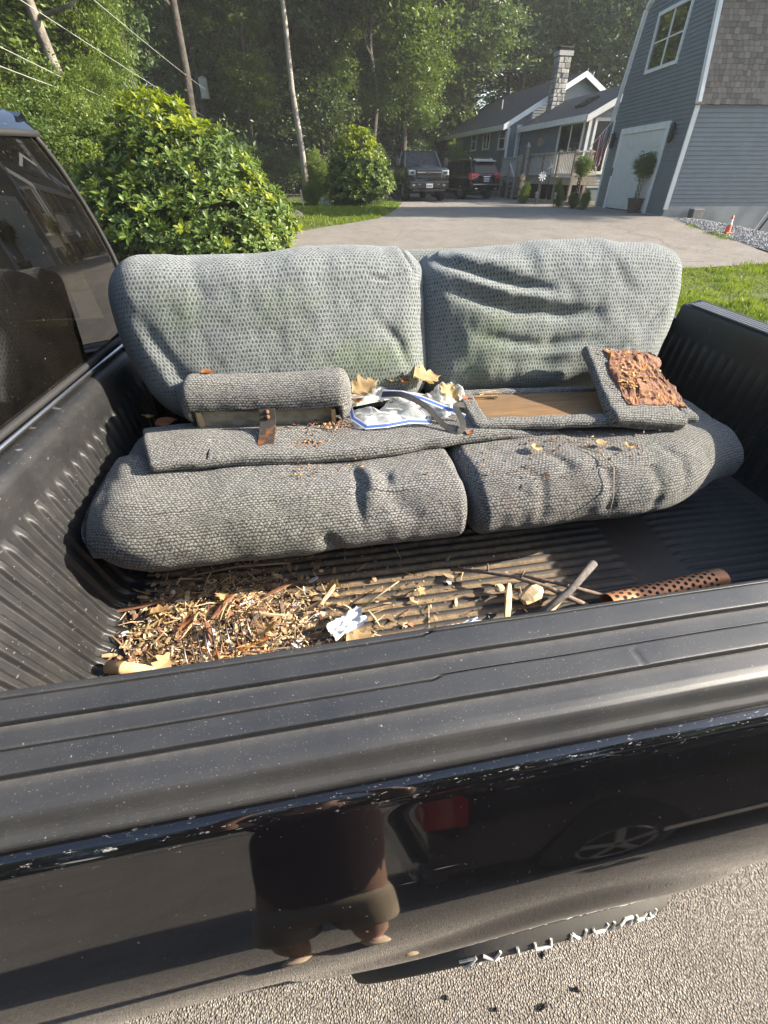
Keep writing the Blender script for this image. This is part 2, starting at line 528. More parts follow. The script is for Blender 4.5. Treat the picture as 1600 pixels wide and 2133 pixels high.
b.build('rim', M['chrome'], wheel, smooth=False)
# raised lettering round the sidewall, read from outside: RADIAN HTX2
GL = {'R': [((0,0),(0,1)),((0,1),(.6,1)),((.6,1),(.6,.5)),((.6,.5),(0,.5)),((.25,.5),(.7,0))],
      'A': [((0,0),(.35,1)),((.35,1),(.7,0)),((.13,.33),(.57,.33))],
      'D': [((0,0),(0,1)),((0,1),(.45,1)),((.45,1),(.65,.7)),((.65,.7),(.65,.3)),((.65,.3),(.45,0)),((.45,0),(0,0))],
      'I': [((.1,0),(.1,1))],
      'N': [((0,0),(0,1)),((0,1),(.6,0)),((.6,0),(.6,1))],
      'H': [((0,0),(0,1)),((.6,0),(.6,1)),((0,.5),(.6,.5))],
      'T': [((0,1),(.7,1)),((.35,1),(.35,0))],
      'X': [((0,0),(.65,1)),((0,1),(.65,0))],
      '2': [((0,.75),(.15,1)),((.15,1),(.5,1)),((.5,1),(.62,.72)),((.62,.72),(0,0)),((0,0),(.65,0))],
      ' ': []}
ADV = {'I': .42, ' ': .5, 'A': .98, 'T': .96}
def tyre_y(r):
    return float(np.interp(r, [0.262, 0.30, 0.350, 0.368, 0.381, 0.393, 0.404, 0.414], [0.142, 0.136, 0.112, 0.0960, 0.0915, 0.0955, 0.107, 0.134]))
text = 'RADIAN HTX2'
hgt, wid = 0.028, 0.050
adv = [ADV.get(ch, .90) * wid for ch in text]
tot = sum(adv)
pos = -tot / 2
r0 = 0.371
for ch, ad in zip(text, adv):
    b = B()
    for (p, q) in GL[ch]:
        pts = []
        for t in np.linspace(0, 1, 3):
            gx = p[0] + (q[0] - p[0]) * t; gy = p[1] + (q[1] - p[1]) * t
            # letters stand with feet toward the hub, outside face looks along -Y: x runs left to right
            ang = PI / 2 + (pos + gx * wid) / r0 - 0.10
            rr = r0 + (1 - gy) * hgt
            pts.append(Vector((WX + rr * math.cos(ang), tyre_y(rr) - 0.0025, WZ + rr * math.sin(ang))))
        b.tube(pts, 0.0029, 6)
    if b.v: b.build('tyre_letter', M['white_letter'], wheel)
    pos += ad

# shear the wheel's foot inward so only its top edge shows
for o in [wheel] + list(wheel.children):
    for v in o.data.vertices: v.co.y += 0.115 * (0.80 - v.co.z) - 0.008
# ---- bed liner: front wall, floor, far wall, near wall, tailgate
def liner_front():
    ys = np.linspace(0.47, 2.02, 620)
    prof = [(-0.560, 0.852, 0), (-0.625, 0.853, .4), (-0.655, 0.860, 1), (-0.672, 0.880, 1), (-0.684, 0.92, 1), (-0.694, 0.97, 1), (-0.703, 1.02, 1), (-0.712, 1.07, 1), (-0.720, 1.12, 1), (-0.728, 1.16, 1), (-0.733, 1.19, 1), (-0.737, 1.215, .95),
            (-0.739, 1.228, .7), (-0.741, 1.240, .25), (-0.743, 1.252, 0), (-0.747, 1.28, 0), (-0.752, 1.305, 0), (-0.757, 1.325, 0), (-0.763, 1.338, 0), (-0.772, 1.349, 0), (-0.785, 1.356, 0), (-0.81, 1.360, 0), (-0.85, 1.362, 0), (-0.885, 1.36, 0), (-0.897, 1.352, 0), (-0.90, 1.32, 0), (-0.90, 1.2, 0)]
    # resample finer
    pr = np.array(prof); k = np.linspace(0, len(pr) - 1, 96)
    px, pz, pm = [np.interp(k, np.arange(len(pr)), pr[:, i]) for i in range(3)]
    Y, K = np.meshgrid(ys, np.arange(96), indexing='ij')
    X = px[K].copy(); Z = pz[K].copy(); Mk = pm[K]
    yaw = 0.085 * (Y - 1.30)
    X += yaw * sstep(0.86, 1.30, Z)
    ph = ((Y - 0.50) / 0.0545) % 1.0
    rib = sstep(0.0, 0.18, ph) * sstep(0.62, 0.44, ph)
    X += 0.0105 * rib * Mk
    Z += 0.002 * rib * Mk
    # rounded far corner
    X += -0.05 * sstep(1.985, 2.02, Y) ** 2
    X += 0.0015 * fbm(Y * 4, Z * 6, 0.3)
    Z += 0.0015 * fbm(Y * 4, X * 9, 7.3) * (Z > 1.3)
    return mk('liner_front_wall', np.stack([X, Y, Z], -1).reshape(-1, 3), grid_faces(len(ys), 96), M['liner'], truck, smooth=True)
liner_front()
def liner_floor():
    xs = np.concatenate([np.linspace(-0.70, 1.5, 230), np.linspace(1.52, 1.93, 20)])
    ys = np.linspace(0.42, 2.15, 520)
    X, Y = np.meshgrid(xs, ys, indexing='ij')
    ph = ((Y - 0.47) / 0.0372) % 1.0
    ridge = sstep(0.0, 0.2, ph) * sstep(0.62, 0.42, ph)
    edge = 0.015 * vnoise(Y * 30, 0 * Y)
    mask = np.maximum(sstep(-0.615, -0.60, X) * sstep(-0.49, -0.50, X + 0 * edge), np.maximum(sstep(-0.445, -0.43, X) * sstep(1.06, 1.03, X - 0.06 * (Y - .9)), sstep(1.26, 1.29, X - 0.06 * (Y - 1)) * sstep(1.80, 1.77, X)))
    Z = 0.850 + 0.0095 * ridge * mask + 0.001 * fbm(X * 5, Y * 5, 1.1)
    dust = (1 - ridge * mask) * (sstep(1.15, 0.3, X + 0.35 * fbm(X * 3, Y * 6, 3.3)) * 0.85 + 0.1)
    dust = np.clip(dust + 0.5 * sstep(0.1, -0.5, X + 0.2 * fbm(X * 5, Y * 5, 8.8)) * (1 - 0.7 * ridge * mask), 0, 1)
    return mk('liner_floor', np.stack([X, Y, Z], -1).reshape(-1, 3), grid_faces(len(xs), len(ys)), M['bedfloor'], truck, smooth=True, attr={'dust': dust.ravel()})
liner_floor()
def liner_side(y0, s, name):
    # vertical side wall with upright ribs; s=+1 far wall, -1 near wall
    xs = np.linspace(-0.72, 1.92, 700)
    prof = [(0.0, 0.852, 0), (0.025, 0.862, .6), (0.04, 0.89, 1), (0.055, 1.0, 1), (0.065, 1.15, 1), (0.07, 1.20, .6), (0.073, 1.22, 0), (0.078, 1.30, 0), (0.085, 1.33, 0), (0.10, 1.343, 0), (0.14, 1.345, 0)]
    pr = np.array(prof); k = np.linspace(0, len(pr) - 1, 44)
    py, pz, pm = [np.interp(k, np.arange(len(pr)), pr[:, i]) for i in range(3)]
    X, K = np.meshgrid(xs, np.arange(44), indexing='ij')
    ph = (X / 0.0545) % 1.0
    rib = sstep(0.0, 0.18, ph) * sstep(0.62, 0.44, ph) * pm[K]
    Y = y0 + s * (py[K] - 0.009 * rib); Z = pz[K]
    return mk(name, np.stack([X, Y, Z], -1).reshape(-1, 3), grid_faces(len(xs), 44, flip=(s < 0)), M['liner'], truck, smooth=True)
liner_side(2.06, 1, 'liner_far_wall')
o = B(); o.box((0.5, 0.49, 1.03), (2.6, 0.016, 0.36)); o.build('liner_near_wall', M['liner'], truck)
def tailgate():
    ys = np.linspace(0.44, 2.12, 420)
    prof = [(0, 0.85, 0), (0.01, 0.87, .5), (0.018, 0.90, 1), (0.03, 1.05, 1), (0.04, 1.2, 1), (0.045, 1.25, .6), (0.048, 1.275, 0), (0.055, 1.34, 0), (0.06, 1.385, 0), (0.066, 1.398, 0), (0.075, 1.402, 0), (0.105, 1.405, 0), (0.135, 1.412, 0), (0.150, 1.418, 0), (0.165, 1.416, 0), (0.176, 1.40, 0), (0.18, 1.30, 0), (0.18, 0.80, 0)]
    pr = np.array(prof); k = np.linspace(0, len(pr) - 1, 70)
    px, pz, pm = [np.interp(k, np.arange(len(pr)), pr[:, i]) for i in range(3)]
    Y, K = np.meshgrid(ys, np.arange(70), indexing='ij')
    ph = (Y / 0.056) % 1.0
    rib = sstep(0, .2, ph) * sstep(.62, .42, ph) * pm[K]
    X = 1.865 + px[K] - 0.009 * rib
    Z = pz[K] + 0 * X
    tg = mk('tailgate', np.stack([X, Y, Z], -1).reshape(-1, 3), grid_faces(len(ys), 70, flip=True), M['liner'], truck, smooth=True)
    for i in range(4):
        b = B(); x = 1.945 + 0.0165 * i
        b.box((x, 1.28, 1.4095 + i * 0.0022), (0.0085, 1.60, 0.006))
        b.build('cap_strip', M['cap_stripe'], tg, bevel=0.002)
    b = B(); b.box((1.935, 1.28, 1.406), (0.004, 1.62, 0.004)); b.build('cap_seam', M['rubber'], tg)
tailgate()
# far painted rail and outer bedside
b = B()
b.prism([(2.13, 1.33), (2.20, 1.345), (2.235, 1.345), (2.262, 1.325), (2.30, 1.10), (2.33, 0.85), (2.28, 0.55), (2.13, 0.55)], lambda a, c, d: (d, a, c), -0.84, 1.95)
b.build('far_bed_side', M['paint'], truck, bevel=0.012)
b = B(); b.box((0.5, 1.28, 0.62), (2.7, 1.6, 0.12)); b.build('chassis', M['rubber'], truck)

# ---- cab with its big tinted rear window
def cabx(y, z=1.4):
    return -0.835 + 0.128 * (y - 1.24) - 0.055 * max(0, (z - 1.4)) / 0.63
EDGE = [(1.38, 2.315), (1.50, 2.312), (1.66, 2.30), (1.75, 2.275), (1.84, 2.24), (1.94, 2.185), (2.01, 2.13), (2.035, 2.105)]
def edge_y(z): return float(np.interp(z, [e[0] for e in EDGE], [e[1] for e in EDGE]))
def edge_y0(z): return 0.20 + (2.315 - edge_y(z))
zs = np.linspace(1.395, 2.03, 24)
V = []
for z in zs:
    e0, e1 = edge_y0(z) + 0.03, edge_y(z) - 0.012
    for t in np.linspace(0, 1, 40):
        y = e0 + (e1 - e0) * t
        V.append((cabx(y, z) - 0.02 * (2 * t - 1) ** 4, y, z))
win = mk('rear_window', V, grid_faces(24, 40, flip=True), M['tint'], truck, smooth=True)
# gasket round the glass
b = B()
path = []
for z in np.linspace(1.40, 2.03, 24): path.append((cabx(edge_y(z), z) - 0.018, edge_y(z) - 0.006, z))
b.tube(path, 0.009, 6)
path = [(cabx(y, 1.4) + 0.006, y, 1.392) for y in np.linspace(0.22, 2.31, 20)]
b.tube(path, 0.011, 6)
path = [(cabx(y, 2.03) - 0.004, y, 2.034) for y in np.linspace(0.45, 2.10, 20)]
b.tube(path, 0.010, 6)
b.build('window_gasket', M['rubber'], win, smooth=True)
# bright trim strip under the glass
b = B(); b.tube([(cabx(y, 1.4) + 0.018, y, 1.374) for y in np.linspace(0.22, 2.31, 12)], 0.008, 6); b.build('window_trim', M['chrome'], win, smooth=True)
# roof shell
V = []; rings = []
for (dz, fx, ins) in ((0.0, 0.0, 0.0), (0.035, -0.025, 0.02), (0.065, -0.06, 0.06), (0.085, -0.12, 0.12), (0.098, -0.25, 0.20), (0.105, -0.6, 0.26), (0.10, -1.2, 0.27), (0.06, -1.45, 0.25)):
    e0, e1 = edge_y0(2.03) + ins, edge_y(2.03) - ins
    for t in np.linspace(0, 1, 30):
        y = e0 + (e1 - e0) * t
        V.append((cabx(y, 2.03) - 0.006 + fx, y, 2.035 + dz + 0.02 * (1 - (2 * t - 1) ** 2)))
roof_o = mk('cab_roof', V, grid_faces(8, 30, flip=True), M['paint'], truck, smooth=True, attr={'chip': np.zeros(240)})
# side shells of the cab: pillars and lower body
for side in (0, 1):
    b = B()
    def sy(z): return edge_y(z) if side else edge_y0(z)
    sgn = -1 if side else 1
    # rear pillar
    V = []; 
    for z in np.linspace(1.36, 2.06, 16):
        y = sy(min(z, 2.035)); xr = cabx(y, z) - 0.02
        V += [(xr, y, z), (xr - 0.13, y + sgn * -0.004, z), (xr - 0.13, y + sgn * 0.05, z), (xr - 0.01, y + sgn * 0.05, z)]
    n = 4
    F = [(i * n + k, i * n + (k + 1) % n, (i + 1) * n + (k + 1) % n, (i + 1) * n + k) for i in range(15) for k in range(4)]
    if not side: F = [f[::-1] for f in F]
    b.add(V, F)
    # roof side rail, front pillars, lower wall
    y2 = sy(2.03)
    b.tube([(cabx(y2, 2.03) - 0.03, y2 + sgn * 0.02, 2.05), (-1.4, y2 + sgn * 0.03, 2.10), (-2.1, y2 + sgn * 0.04, 2.09), (-2.35, y2 + sgn * 0.02, 2.02), (-2.95, sy(1.45) + sgn * 0.06, 1.45)], 0.035, 8)
    b.tube([(-1.62, y2 + sgn * 0.03, 2.07), (-1.62, sy(1.4) + sgn * 0.03, 1.38)], 0.045, 6)
    yl = sy(1.40)
    b.box((-1.85, yl + sgn * 0.05, 1.02), (2.02, 0.10, 0.76))
    b.build('cab_side', M['paint'], truck)
    b = B(); b.box((-1.25, sy(1.7) + sgn * 0.035, 1.72), (0.62, 0.006, 0.60)); b.build('side_window', M['tint'], truck)
    b = B(); b.box((-2.05, sy(1.7) + sgn * 0.035, 1.70), (0.80, 0.006, 0.58)); b.build('side_window', M['tint'], truck)
b = B(); b.hexa([(cabx(0.25) - .09, 0.27, 0.6), (cabx(0.25) - .03, 0.27, 0.6), (cabx(2.28) - .03, 2.28, 0.6), (cabx(2.28) - .09, 2.28, 0.6),
                 (cabx(0.25) - .09, 0.27, 1.386), (cabx(0.25) - .002, 0.27, 1.386), (cabx(2.28) - .002, 2.28, 1.386), (cabx(2.28) - .09, 2.28, 1.386)])
b.build('cab_rear_panel', M['paint'], truck, bevel=0.01)
b = B(); b.box((-1.9, 1.25, 0.75), (2.0, 1.9, 0.1)); b.build('cab_floor', M['interior'], truck)
b = B(); b.hexa([(-2.98, 0.4, 1.42), (-2.92, 0.4, 1.42), (-2.92, 2.2, 1.42), (-2.98, 2.2, 1.42), (-2.38, 0.5, 2.06), (-2.34, 0.5, 2.06), (-2.34, 2.05, 2.06), (-2.38, 2.05, 2.06)])
b.build('windshield', M['tint'], truck)
b = B(); b.box((-2.75, 1.25, 1.25), (0.45, 1.8, 0.35)); b.build('dashboard', M['interior'], truck, bevel=0.05)
# rear bench and front seats inside
for (cx, cy, w) in ((-1.10, 0.82, 0.62), (-1.10, 1.60, 0.95), (-1.95, 0.78, 0.58), (-1.95, 1.72, 0.58)):
    b = B()
    b.box((cx, cy, 1.30), (0.16, w, 0.62), rot3(ry=R(-10)))
    b.box((cx - 0.28, cy, 0.98), (0.5, w, 0.18))
    st = b.build('cab_seat', M['interior'], truck, bevel=0.05, seg=3)
    b = B(); b.box((cx + 0.06, cy, 1.70), (0.10, 0.28, 0.19), rot3(ry=R(-10))); b.build('headrest', M['interior'], st, bevel=0.04, seg=3)
# ================================================================== the sofa in the bed (truck frame)
def m_fabric(name, light, dark, cell=(0.0135, 0.0125), bump=1.0, chev=0.35, holes=False):
    n = NT(name)
    uv = n.coord('UV')
    wv = n.noise(9, 3, 0.5, uv, out=1)
    sub = n.new('ShaderNodeVectorMath', operation='MULTIPLY_ADD')
    n.link(wv, sub.inputs[0]); sub.inputs[1].default_value = (0.014, 0.014, 0); n.link(uv, sub.inputs[2])
    wv2 = n.noise(120, 2, 0.5, uv, out=1)
    sub2 = n.new('ShaderNodeVectorMath', operation='MULTIPLY_ADD')
    n.link(wv2, sub2.inputs[0]); sub2.inputs[1].default_value = (0.0085, 0.0085, 0) if holes else (0.0115, 0.0115, 0); n.link(sub.outputs[0], sub2.inputs[2])
    sp = n.new('ShaderNodeSeparateXYZ'); n.link(sub2.outputs[0], sp.inputs[0])
    v = n.math('DIVIDE', sp.outputs[1], cell[1])
    row = n.math('FLOOR', v)
    u = n.math('ADD', n.math('DIVIDE', sp.outputs[0], cell[0]), n.math('MULTIPLY', n.math('MODULO', n.math('ABSOLUTE', row), 2.0), 0.5))
    fu = n.math('SUBTRACT', n.math('FRACT', u), 0.5)
    fv = n.math('SUBTRACT', n.math('FRACT', v), 0.5)
    au = n.math('ABSOLUTE', fu)
    fv2 = n.math('MULTIPLY_ADD', au, chev, n.math('SUBTRACT', fv, 0.08))
    d = n.math('SQRT', n.math('ADD', n.math('POWER', n.math('MULTIPLY', fu, 1.25 if holes else 1.0), 2.0), n.math('POWER', n.math('MULTIPLY', fv2, 0.9 if holes else 1.15), 2.0)))
    fib = n.noise(520, 3, 0.7, uv)
    dd = n.math('ADD', d, n.math('ADD', n.math('MULTIPLY_ADD', fib, 0.85, -0.425), n.math('MULTIPLY_ADD', n.noise(85, 2, 0.5, uv), 0.6, -0.30)))
    at = n.new('ShaderNodeAttribute', attribute_name='moss')
    ad = n.new('ShaderNodeAttribute', attribute_name='dirt')
    big = n.noise(7, 5, 0.6, uv)
    mid = n.noise(45, 4, 0.7, uv)
    if holes:
        dd = n.math('SUBTRACT', 0.70, n.math('ADD', d, n.math('ADD', n.math('MULTIPLY_ADD', fib, 0.80, -0.40), n.math('MULTIPLY_ADD', n.noise(75, 2, 0.5, uv), 0.7, -0.35))))
    kn = n.ramp(dd, [(0.26, light), (0.45, tuple(l * .5 + k * .5 for l, k in zip(light, dark))), (0.56, dark)])
    blue = n.mix(n.ramp(big, [(0.35, 0.0), (0.7, 0.45)]), kn, tuple(k * f for k, f in zip(light, (0.62, 0.74, 0.86))), 'MULTIPLY')
    c = n.mix(n.ramp(mid, [(0.3, 0.0), (0.75, 0.35)]), kn, (0.6, 0.6, 0.6), 'MULTIPLY')
    mo = n.math('MULTIPLY', at.outputs['Fac'], n.ramp(n.noise(16, 5, 0.65, uv), [(0.25, 0.35), (0.7, 1.0)]))
    c = n.mix(n.math('MULTIPLY', mo, 0.8), c, (0.74, 0.86, 0.52), 'MULTIPLY')
    c = n.mix(n.math('MULTIPLY', mo, 0.14), c, (0.10, 0.13, 0.045))
    di = n.math('MULTIPLY', ad.outputs['Fac'], n.ramp(n.noise(22, 6, 0.75, uv), [(0.38, 0.0), (0.62, 1.0)]))
    c = n.mix(n.math('MULTIPLY', di, 0.75), c, (0.085, 0.05, 0.028))
    n.color(c); n.rough(0.95); n.set(Specular_IOR_Level=0.1)
    n.b.inputs['Sheen Weight'].default_value = 0.25
    n.b.inputs['Sheen Roughness'].default_value = 0.6
    hgt = n.ramp(dd, [(0.05, 1.0), (0.35, 0.75), (0.58, 0.0)])
    nb = n.bump(hgt, bump, 0.0042)
    return n.mat
M['fab_back'] = m_fabric('knobbly_blue_grey_weave', (0.238, 0.264, 0.268), (0.060, 0.069, 0.071), cell=(0.0125, 0.0148), bump=0.9, holes=True)
M['fab_seat'] = m_fabric('dirty_grey_weave', (0.300, 0.298, 0.283), (0.030, 0.030, 0.029), cell=(0.0115, 0.0105), bump=1.0, chev=0.1)

def rounded(half, r, n, disp=None):
    """rounded box: returns verts, quads, uv (metres), nrm. half/r 3-vectors, n=(nx,ny,nz) divisions"""
    hx, hy, hz = half
    faces = []; Vs = []; Us = []; Ns = []; off = 0
    def face(a, b, na, nb, fix, sign, uvf, flip):
        nonlocal off
        A, Bq = np.meshgrid(np.linspace(-1, 1, na), np.linspace(-1, 1, nb), indexing='ij')
        p = np.zeros(A.shape + (3,))
        p[..., a] = A; p[..., b] = Bq; p[..., fix] = sign
        q = p * np.array(half)
        rr = np.array(r)
        inner = np.clip(q, -(np.array(half) - rr), np.array(half) - rr)
        d = (q - inner) / rr
        L = np.linalg.norm(d, axis=-1, keepdims=True)
        L[L == 0] = 1
        pos = inner + rr * d / L
        nr = d / L / rr
        nr /= np.linalg.norm(nr, axis=-1, keepdims=True) + 1e-9
        Vs.append(pos.reshape(-1, 3)); Ns.append(nr.reshape(-1, 3))
        Us.append(np.stack(uvf(q[..., 0], q[..., 1], q[..., 2]), -1).reshape(-1, 2))
        faces.append(grid_faces(na, nb, off, flip)); off += na * nb
    nx, ny, nz = n
    face(0, 1, nx, ny, 2, 1, lambda x, y, z: (x, y), False)                 # top
    face(0, 1, nx, ny, 2, -1, lambda x, y, z: (x, -2 * hy - 2 * hz - y), True)
    face(0, 2, nx, nz, 1, -1, lambda x, y, z: (x, -hy - (hz - z)), False)    # front (-y)
    face(0, 2, nx, nz, 1, 1, lambda x, y, z: (x, hy + (hz - z)), True)
    face(1, 2, ny, nz, 0, 1, lambda x, y, z: (hx + (hz - z), y), False)
    face(1, 2, ny, nz, 0, -1, lambda x, y, z: (-hx - (hz - z), y), True)
    V = np.concatenate(Vs); F = np.concatenate(faces); U = np.concatenate(Us); N = np.concatenate(Ns)
    return V, F, U, N

def weld(o, d=0.0004):
    bm = bmesh.new(); bm.from_mesh(o.data)
    bmesh.ops.remove_doubles(bm, verts=bm.verts, dist=d)
    bm.to_mesh(o.data); bm.free()

def segd(px, pz, a, b):
    ax, az = a; bx, bz = b
    dx, dz = bx - ax, bz - az
    t = np.clip(((px - ax) * dx + (pz - az) * dz) / (dx * dx + dz * dz), 0, 1)
    nxs = px - (ax + t * dx); nzs = pz - (az + t * dz)
    return np.hypot(nxs, nzs), t, (nzs > 0)
def fold(px, pz, pts, depth, width):
    """a crease that runs along pts, with a soft ridge above it"""
    best = None; T = None
    n = len(pts) - 1
    for i in range(n):
        d, t, _ = segd(px, pz, pts[i], pts[i + 1])
        tt = (i + t) / n
        if best is None: best, T = d, tt
        else:
            m = d < best
            best = np.where(m, d, best); T = np.where(m, tt, T)
    env = np.sin(np.clip(T * 0.97 + 0.015, 0, 1) * PI) ** 0.45
    return -depth * env * np.exp(-(best / width) ** 2)

sofa = thing('sofa', (0.45, 1.45, 0.855), 'old armless grey-blue tweed sofa stained green, lying in the pickup bed', 'sofa', near=True)

# ---- backrest cushions: leaning back, front faces the camera
def back_cushion(x0, x1, which):
    hx = (x1 - x0) / 2; cx = (x0 + x1) / 2
    half = (hx, 0.130, 0.290); r = (0.125, 0.125, 0.135)
    V, F, U, N = rounded(half, r, (220, 40, 140))
    X, Y, Z = V[:, 0], V[:, 1], V[:, 2]
    u = X / hx; w = Z / 0.29
    front = np.clip(-N[:, 1], 0, 1)
    top = np.clip(N[:, 2], 0, 1)
    d = 0.050 * (1 - np.abs(u) ** 2.2) * (1 - np.abs(w) ** 2.0) * front
    d += 0.008 * fbm(X * 4.2, Z * 4.6, cx * 3, 3) * (front + 0.6 * top)
    d += 0.0035 * fbm(X * 13, Z * 11, cx * 7, 2) * front
    d += 0.010 * (1 - u ** 2) * top + 0.006 * fbm(X * 7, 0 * X, 3 + cx) * top
    wx = X + cx
    if which == 'L':
        d += fold(X, Z, [(-0.42, -0.14), (-0.15, -0.20), (0.15, -0.205), (0.36, -0.15)], 0.012, 0.03) * front
        d += fold(X, Z, [(0.33, 0.165), (0.40, 0.158), (0.50, 0.19)], 0.012, 0.008) * front
        d += fold(X, Z, [(0.465, 0.32), (0.475, 0.25), (0.50, 0.19)], 0.010, 0.007)
        d += fold(X, Z, [(0.36, 0.02), (0.43, -0.06), (0.47, -0.16)], 0.010, 0.02) * front
        d += fold(X, Z, [(-0.47, 0.10), (-0.42, -0.05), (-0.40, -0.18)], 0.008, 0.03) * front
        d += fold(X, Z, [(-0.28, 0.28), (-0.25, 0.1)], 0.006, 0.03) * front
        d += fold(X, Z, [(-0.46, -0.22), (0.0, -0.255), (0.46, -0.22)], 0.012, 0.018) * front
    else:
        d += fold(X, Z, [(-0.50, 0.235), (-0.36, 0.175), (-0.20, 0.125), (-0.05, 0.10)], 0.026, 0.020) * front
        d += -fold(X, Z, [(-0.50, 0.275), (-0.34, 0.215), (-0.16, 0.17)], 0.014, 0.025) * front
        d += fold(X, Z, [(-0.46, 0.12), (-0.25, 0.045), (0.0, 0.01), (0.15, 0.015)], 0.024, 0.026) * front
        d += -fold(X, Z, [(-0.42, 0.16), (-0.22, 0.095), (0.02, 0.055)], 0.012, 0.022) * front
        d += fold(X, Z, [(-0.33, -0.055), (-0.1, -0.10), (0.15, -0.09)], 0.020, 0.026) * front
        d += fold(X, Z, [(-0.25, -0.15), (0.05, -0.175), (0.3, -0.12)], 0.013, 0.028) * front
        d += fold(X, Z, [(0.30, -0.05), (0.38, -0.02), (0.46, 0.03)], 0.010, 0.015) * front
        d += fold(X, Z, [(0.15, 0.26), (0.24, 0.12), (0.34, 0.05)], 0.006, 0.03) * front
        d += fold(X, Z, [(-0.505, 0.245), (-0.47, 0.295), (-0.40, 0.31)], 0.010, 0.009)
        # the left side of this cushion is drawn in
        d += -0.022 * sstep(-0.25, -0.5, X) * sstep(0.2, -0.1, Z) * front
    V = V + N * d[:, None]
    # gathered bottom, softened corners
    out = -1 if which == 'L' else 1
    V[:, 0] -= out * 0.085 * sstep(0.02, -0.30, V[:, 2]) * sstep(0.1, 0.5, V[:, 0] * out)
    V[:, 0] += out * 0.020 * np.exp(-((V[:, 2] - 0.12) / 0.14) ** 2) * sstep(0.25, 0.55, V[:, 0] * out)
    V[:, 0] += out * 0.012 * sstep(0.05, -0.29, V[:, 2]) * sstep(-0.3, -0.5, V[:, 0] * out)
    V[:, 2] += 0.010 * np.sin(V[:, 0] * 6.0 + (0 if which == 'L' else 2)) * sstep(0.1, 0.29, V[:, 2])
    # lean back
    ang = R(-23.5)
    c, s = math.cos(ang), math.sin(ang)
    y, z = V[:, 1].copy(), V[:, 2].copy()
    V[:, 1] = c * y - s * z; V[:, 2] = s * y + c * z
    V += np.array([cx, 1.825, 1.430 if which == 'L' else 1.433])
    if which == 'L':
        moss = 0.95 * np.exp(-((X + 0.33) / 0.10) ** 2 - ((Z - 0.06) / 0.09) ** 2) + 0.95 * np.exp(-((X - 0.30) / 0.20) ** 2 - ((Z + 0.10) / 0.12) ** 2) + 0.6 * np.exp(-((X + 0.02) / 0.32) ** 2 - ((Z + 0.05) / 0.10) ** 2)
        moss += 0.55 * np.exp(-((X - 0.02) / 0.16) ** 2 - ((Z - 0.07) / 0.07) ** 2)
    else:
        moss = 0.5 * np.exp(-((X + 0.30) / 0.25) ** 2 - ((Z + 0.08) / 0.2) ** 2) + 0.22 * sstep(0.25, -0.2, Z)
    moss = np.clip(1.15 * (moss + 0.02) * (0.75 + 0.6 * fbm(X * 6, Z * 6, cx)), 0, 1) * front
    dirt = np.clip(0.25 * sstep(-0.14, -0.28, Z), 0, 1)
    o = mk('back_cushion', V, F, M['fab_back'], sofa, smooth=True, uv=U + np.array([cx * 1.7, 0.3]), attr={'moss': moss, 'dirt': dirt})
    weld(o)
    return o
bl = back_cushion(-0.640, 0.506, 'L')
br = back_cushion(0.450, 1.585, 'R')
bl['label'] = 'left back cushion with green algae stains'
br['label'] = 'right back cushion with deep slanting wrinkles'
# back panel behind the cushions
V, F, U, N = rounded((1.06, 0.06, 0.27), (0.04, 0.04, 0.05), (60, 8, 30))
c, s_ = math.cos(R(-23.5)), math.sin(R(-23.5))
y, z = V[:, 1].copy(), V[:, 2].copy()
V[:, 1] = c * y - s_ * z; V[:, 2] = s_ * y + c * z
V += np.array([0.455, 1.965, 1.425])
o = mk('back_panel', V, F, M['fab_back'], sofa, smooth=True, uv=U, attr={'moss': np.full(len(V), 0.35), 'dirt': np.zeros(len(V))}); weld(o)

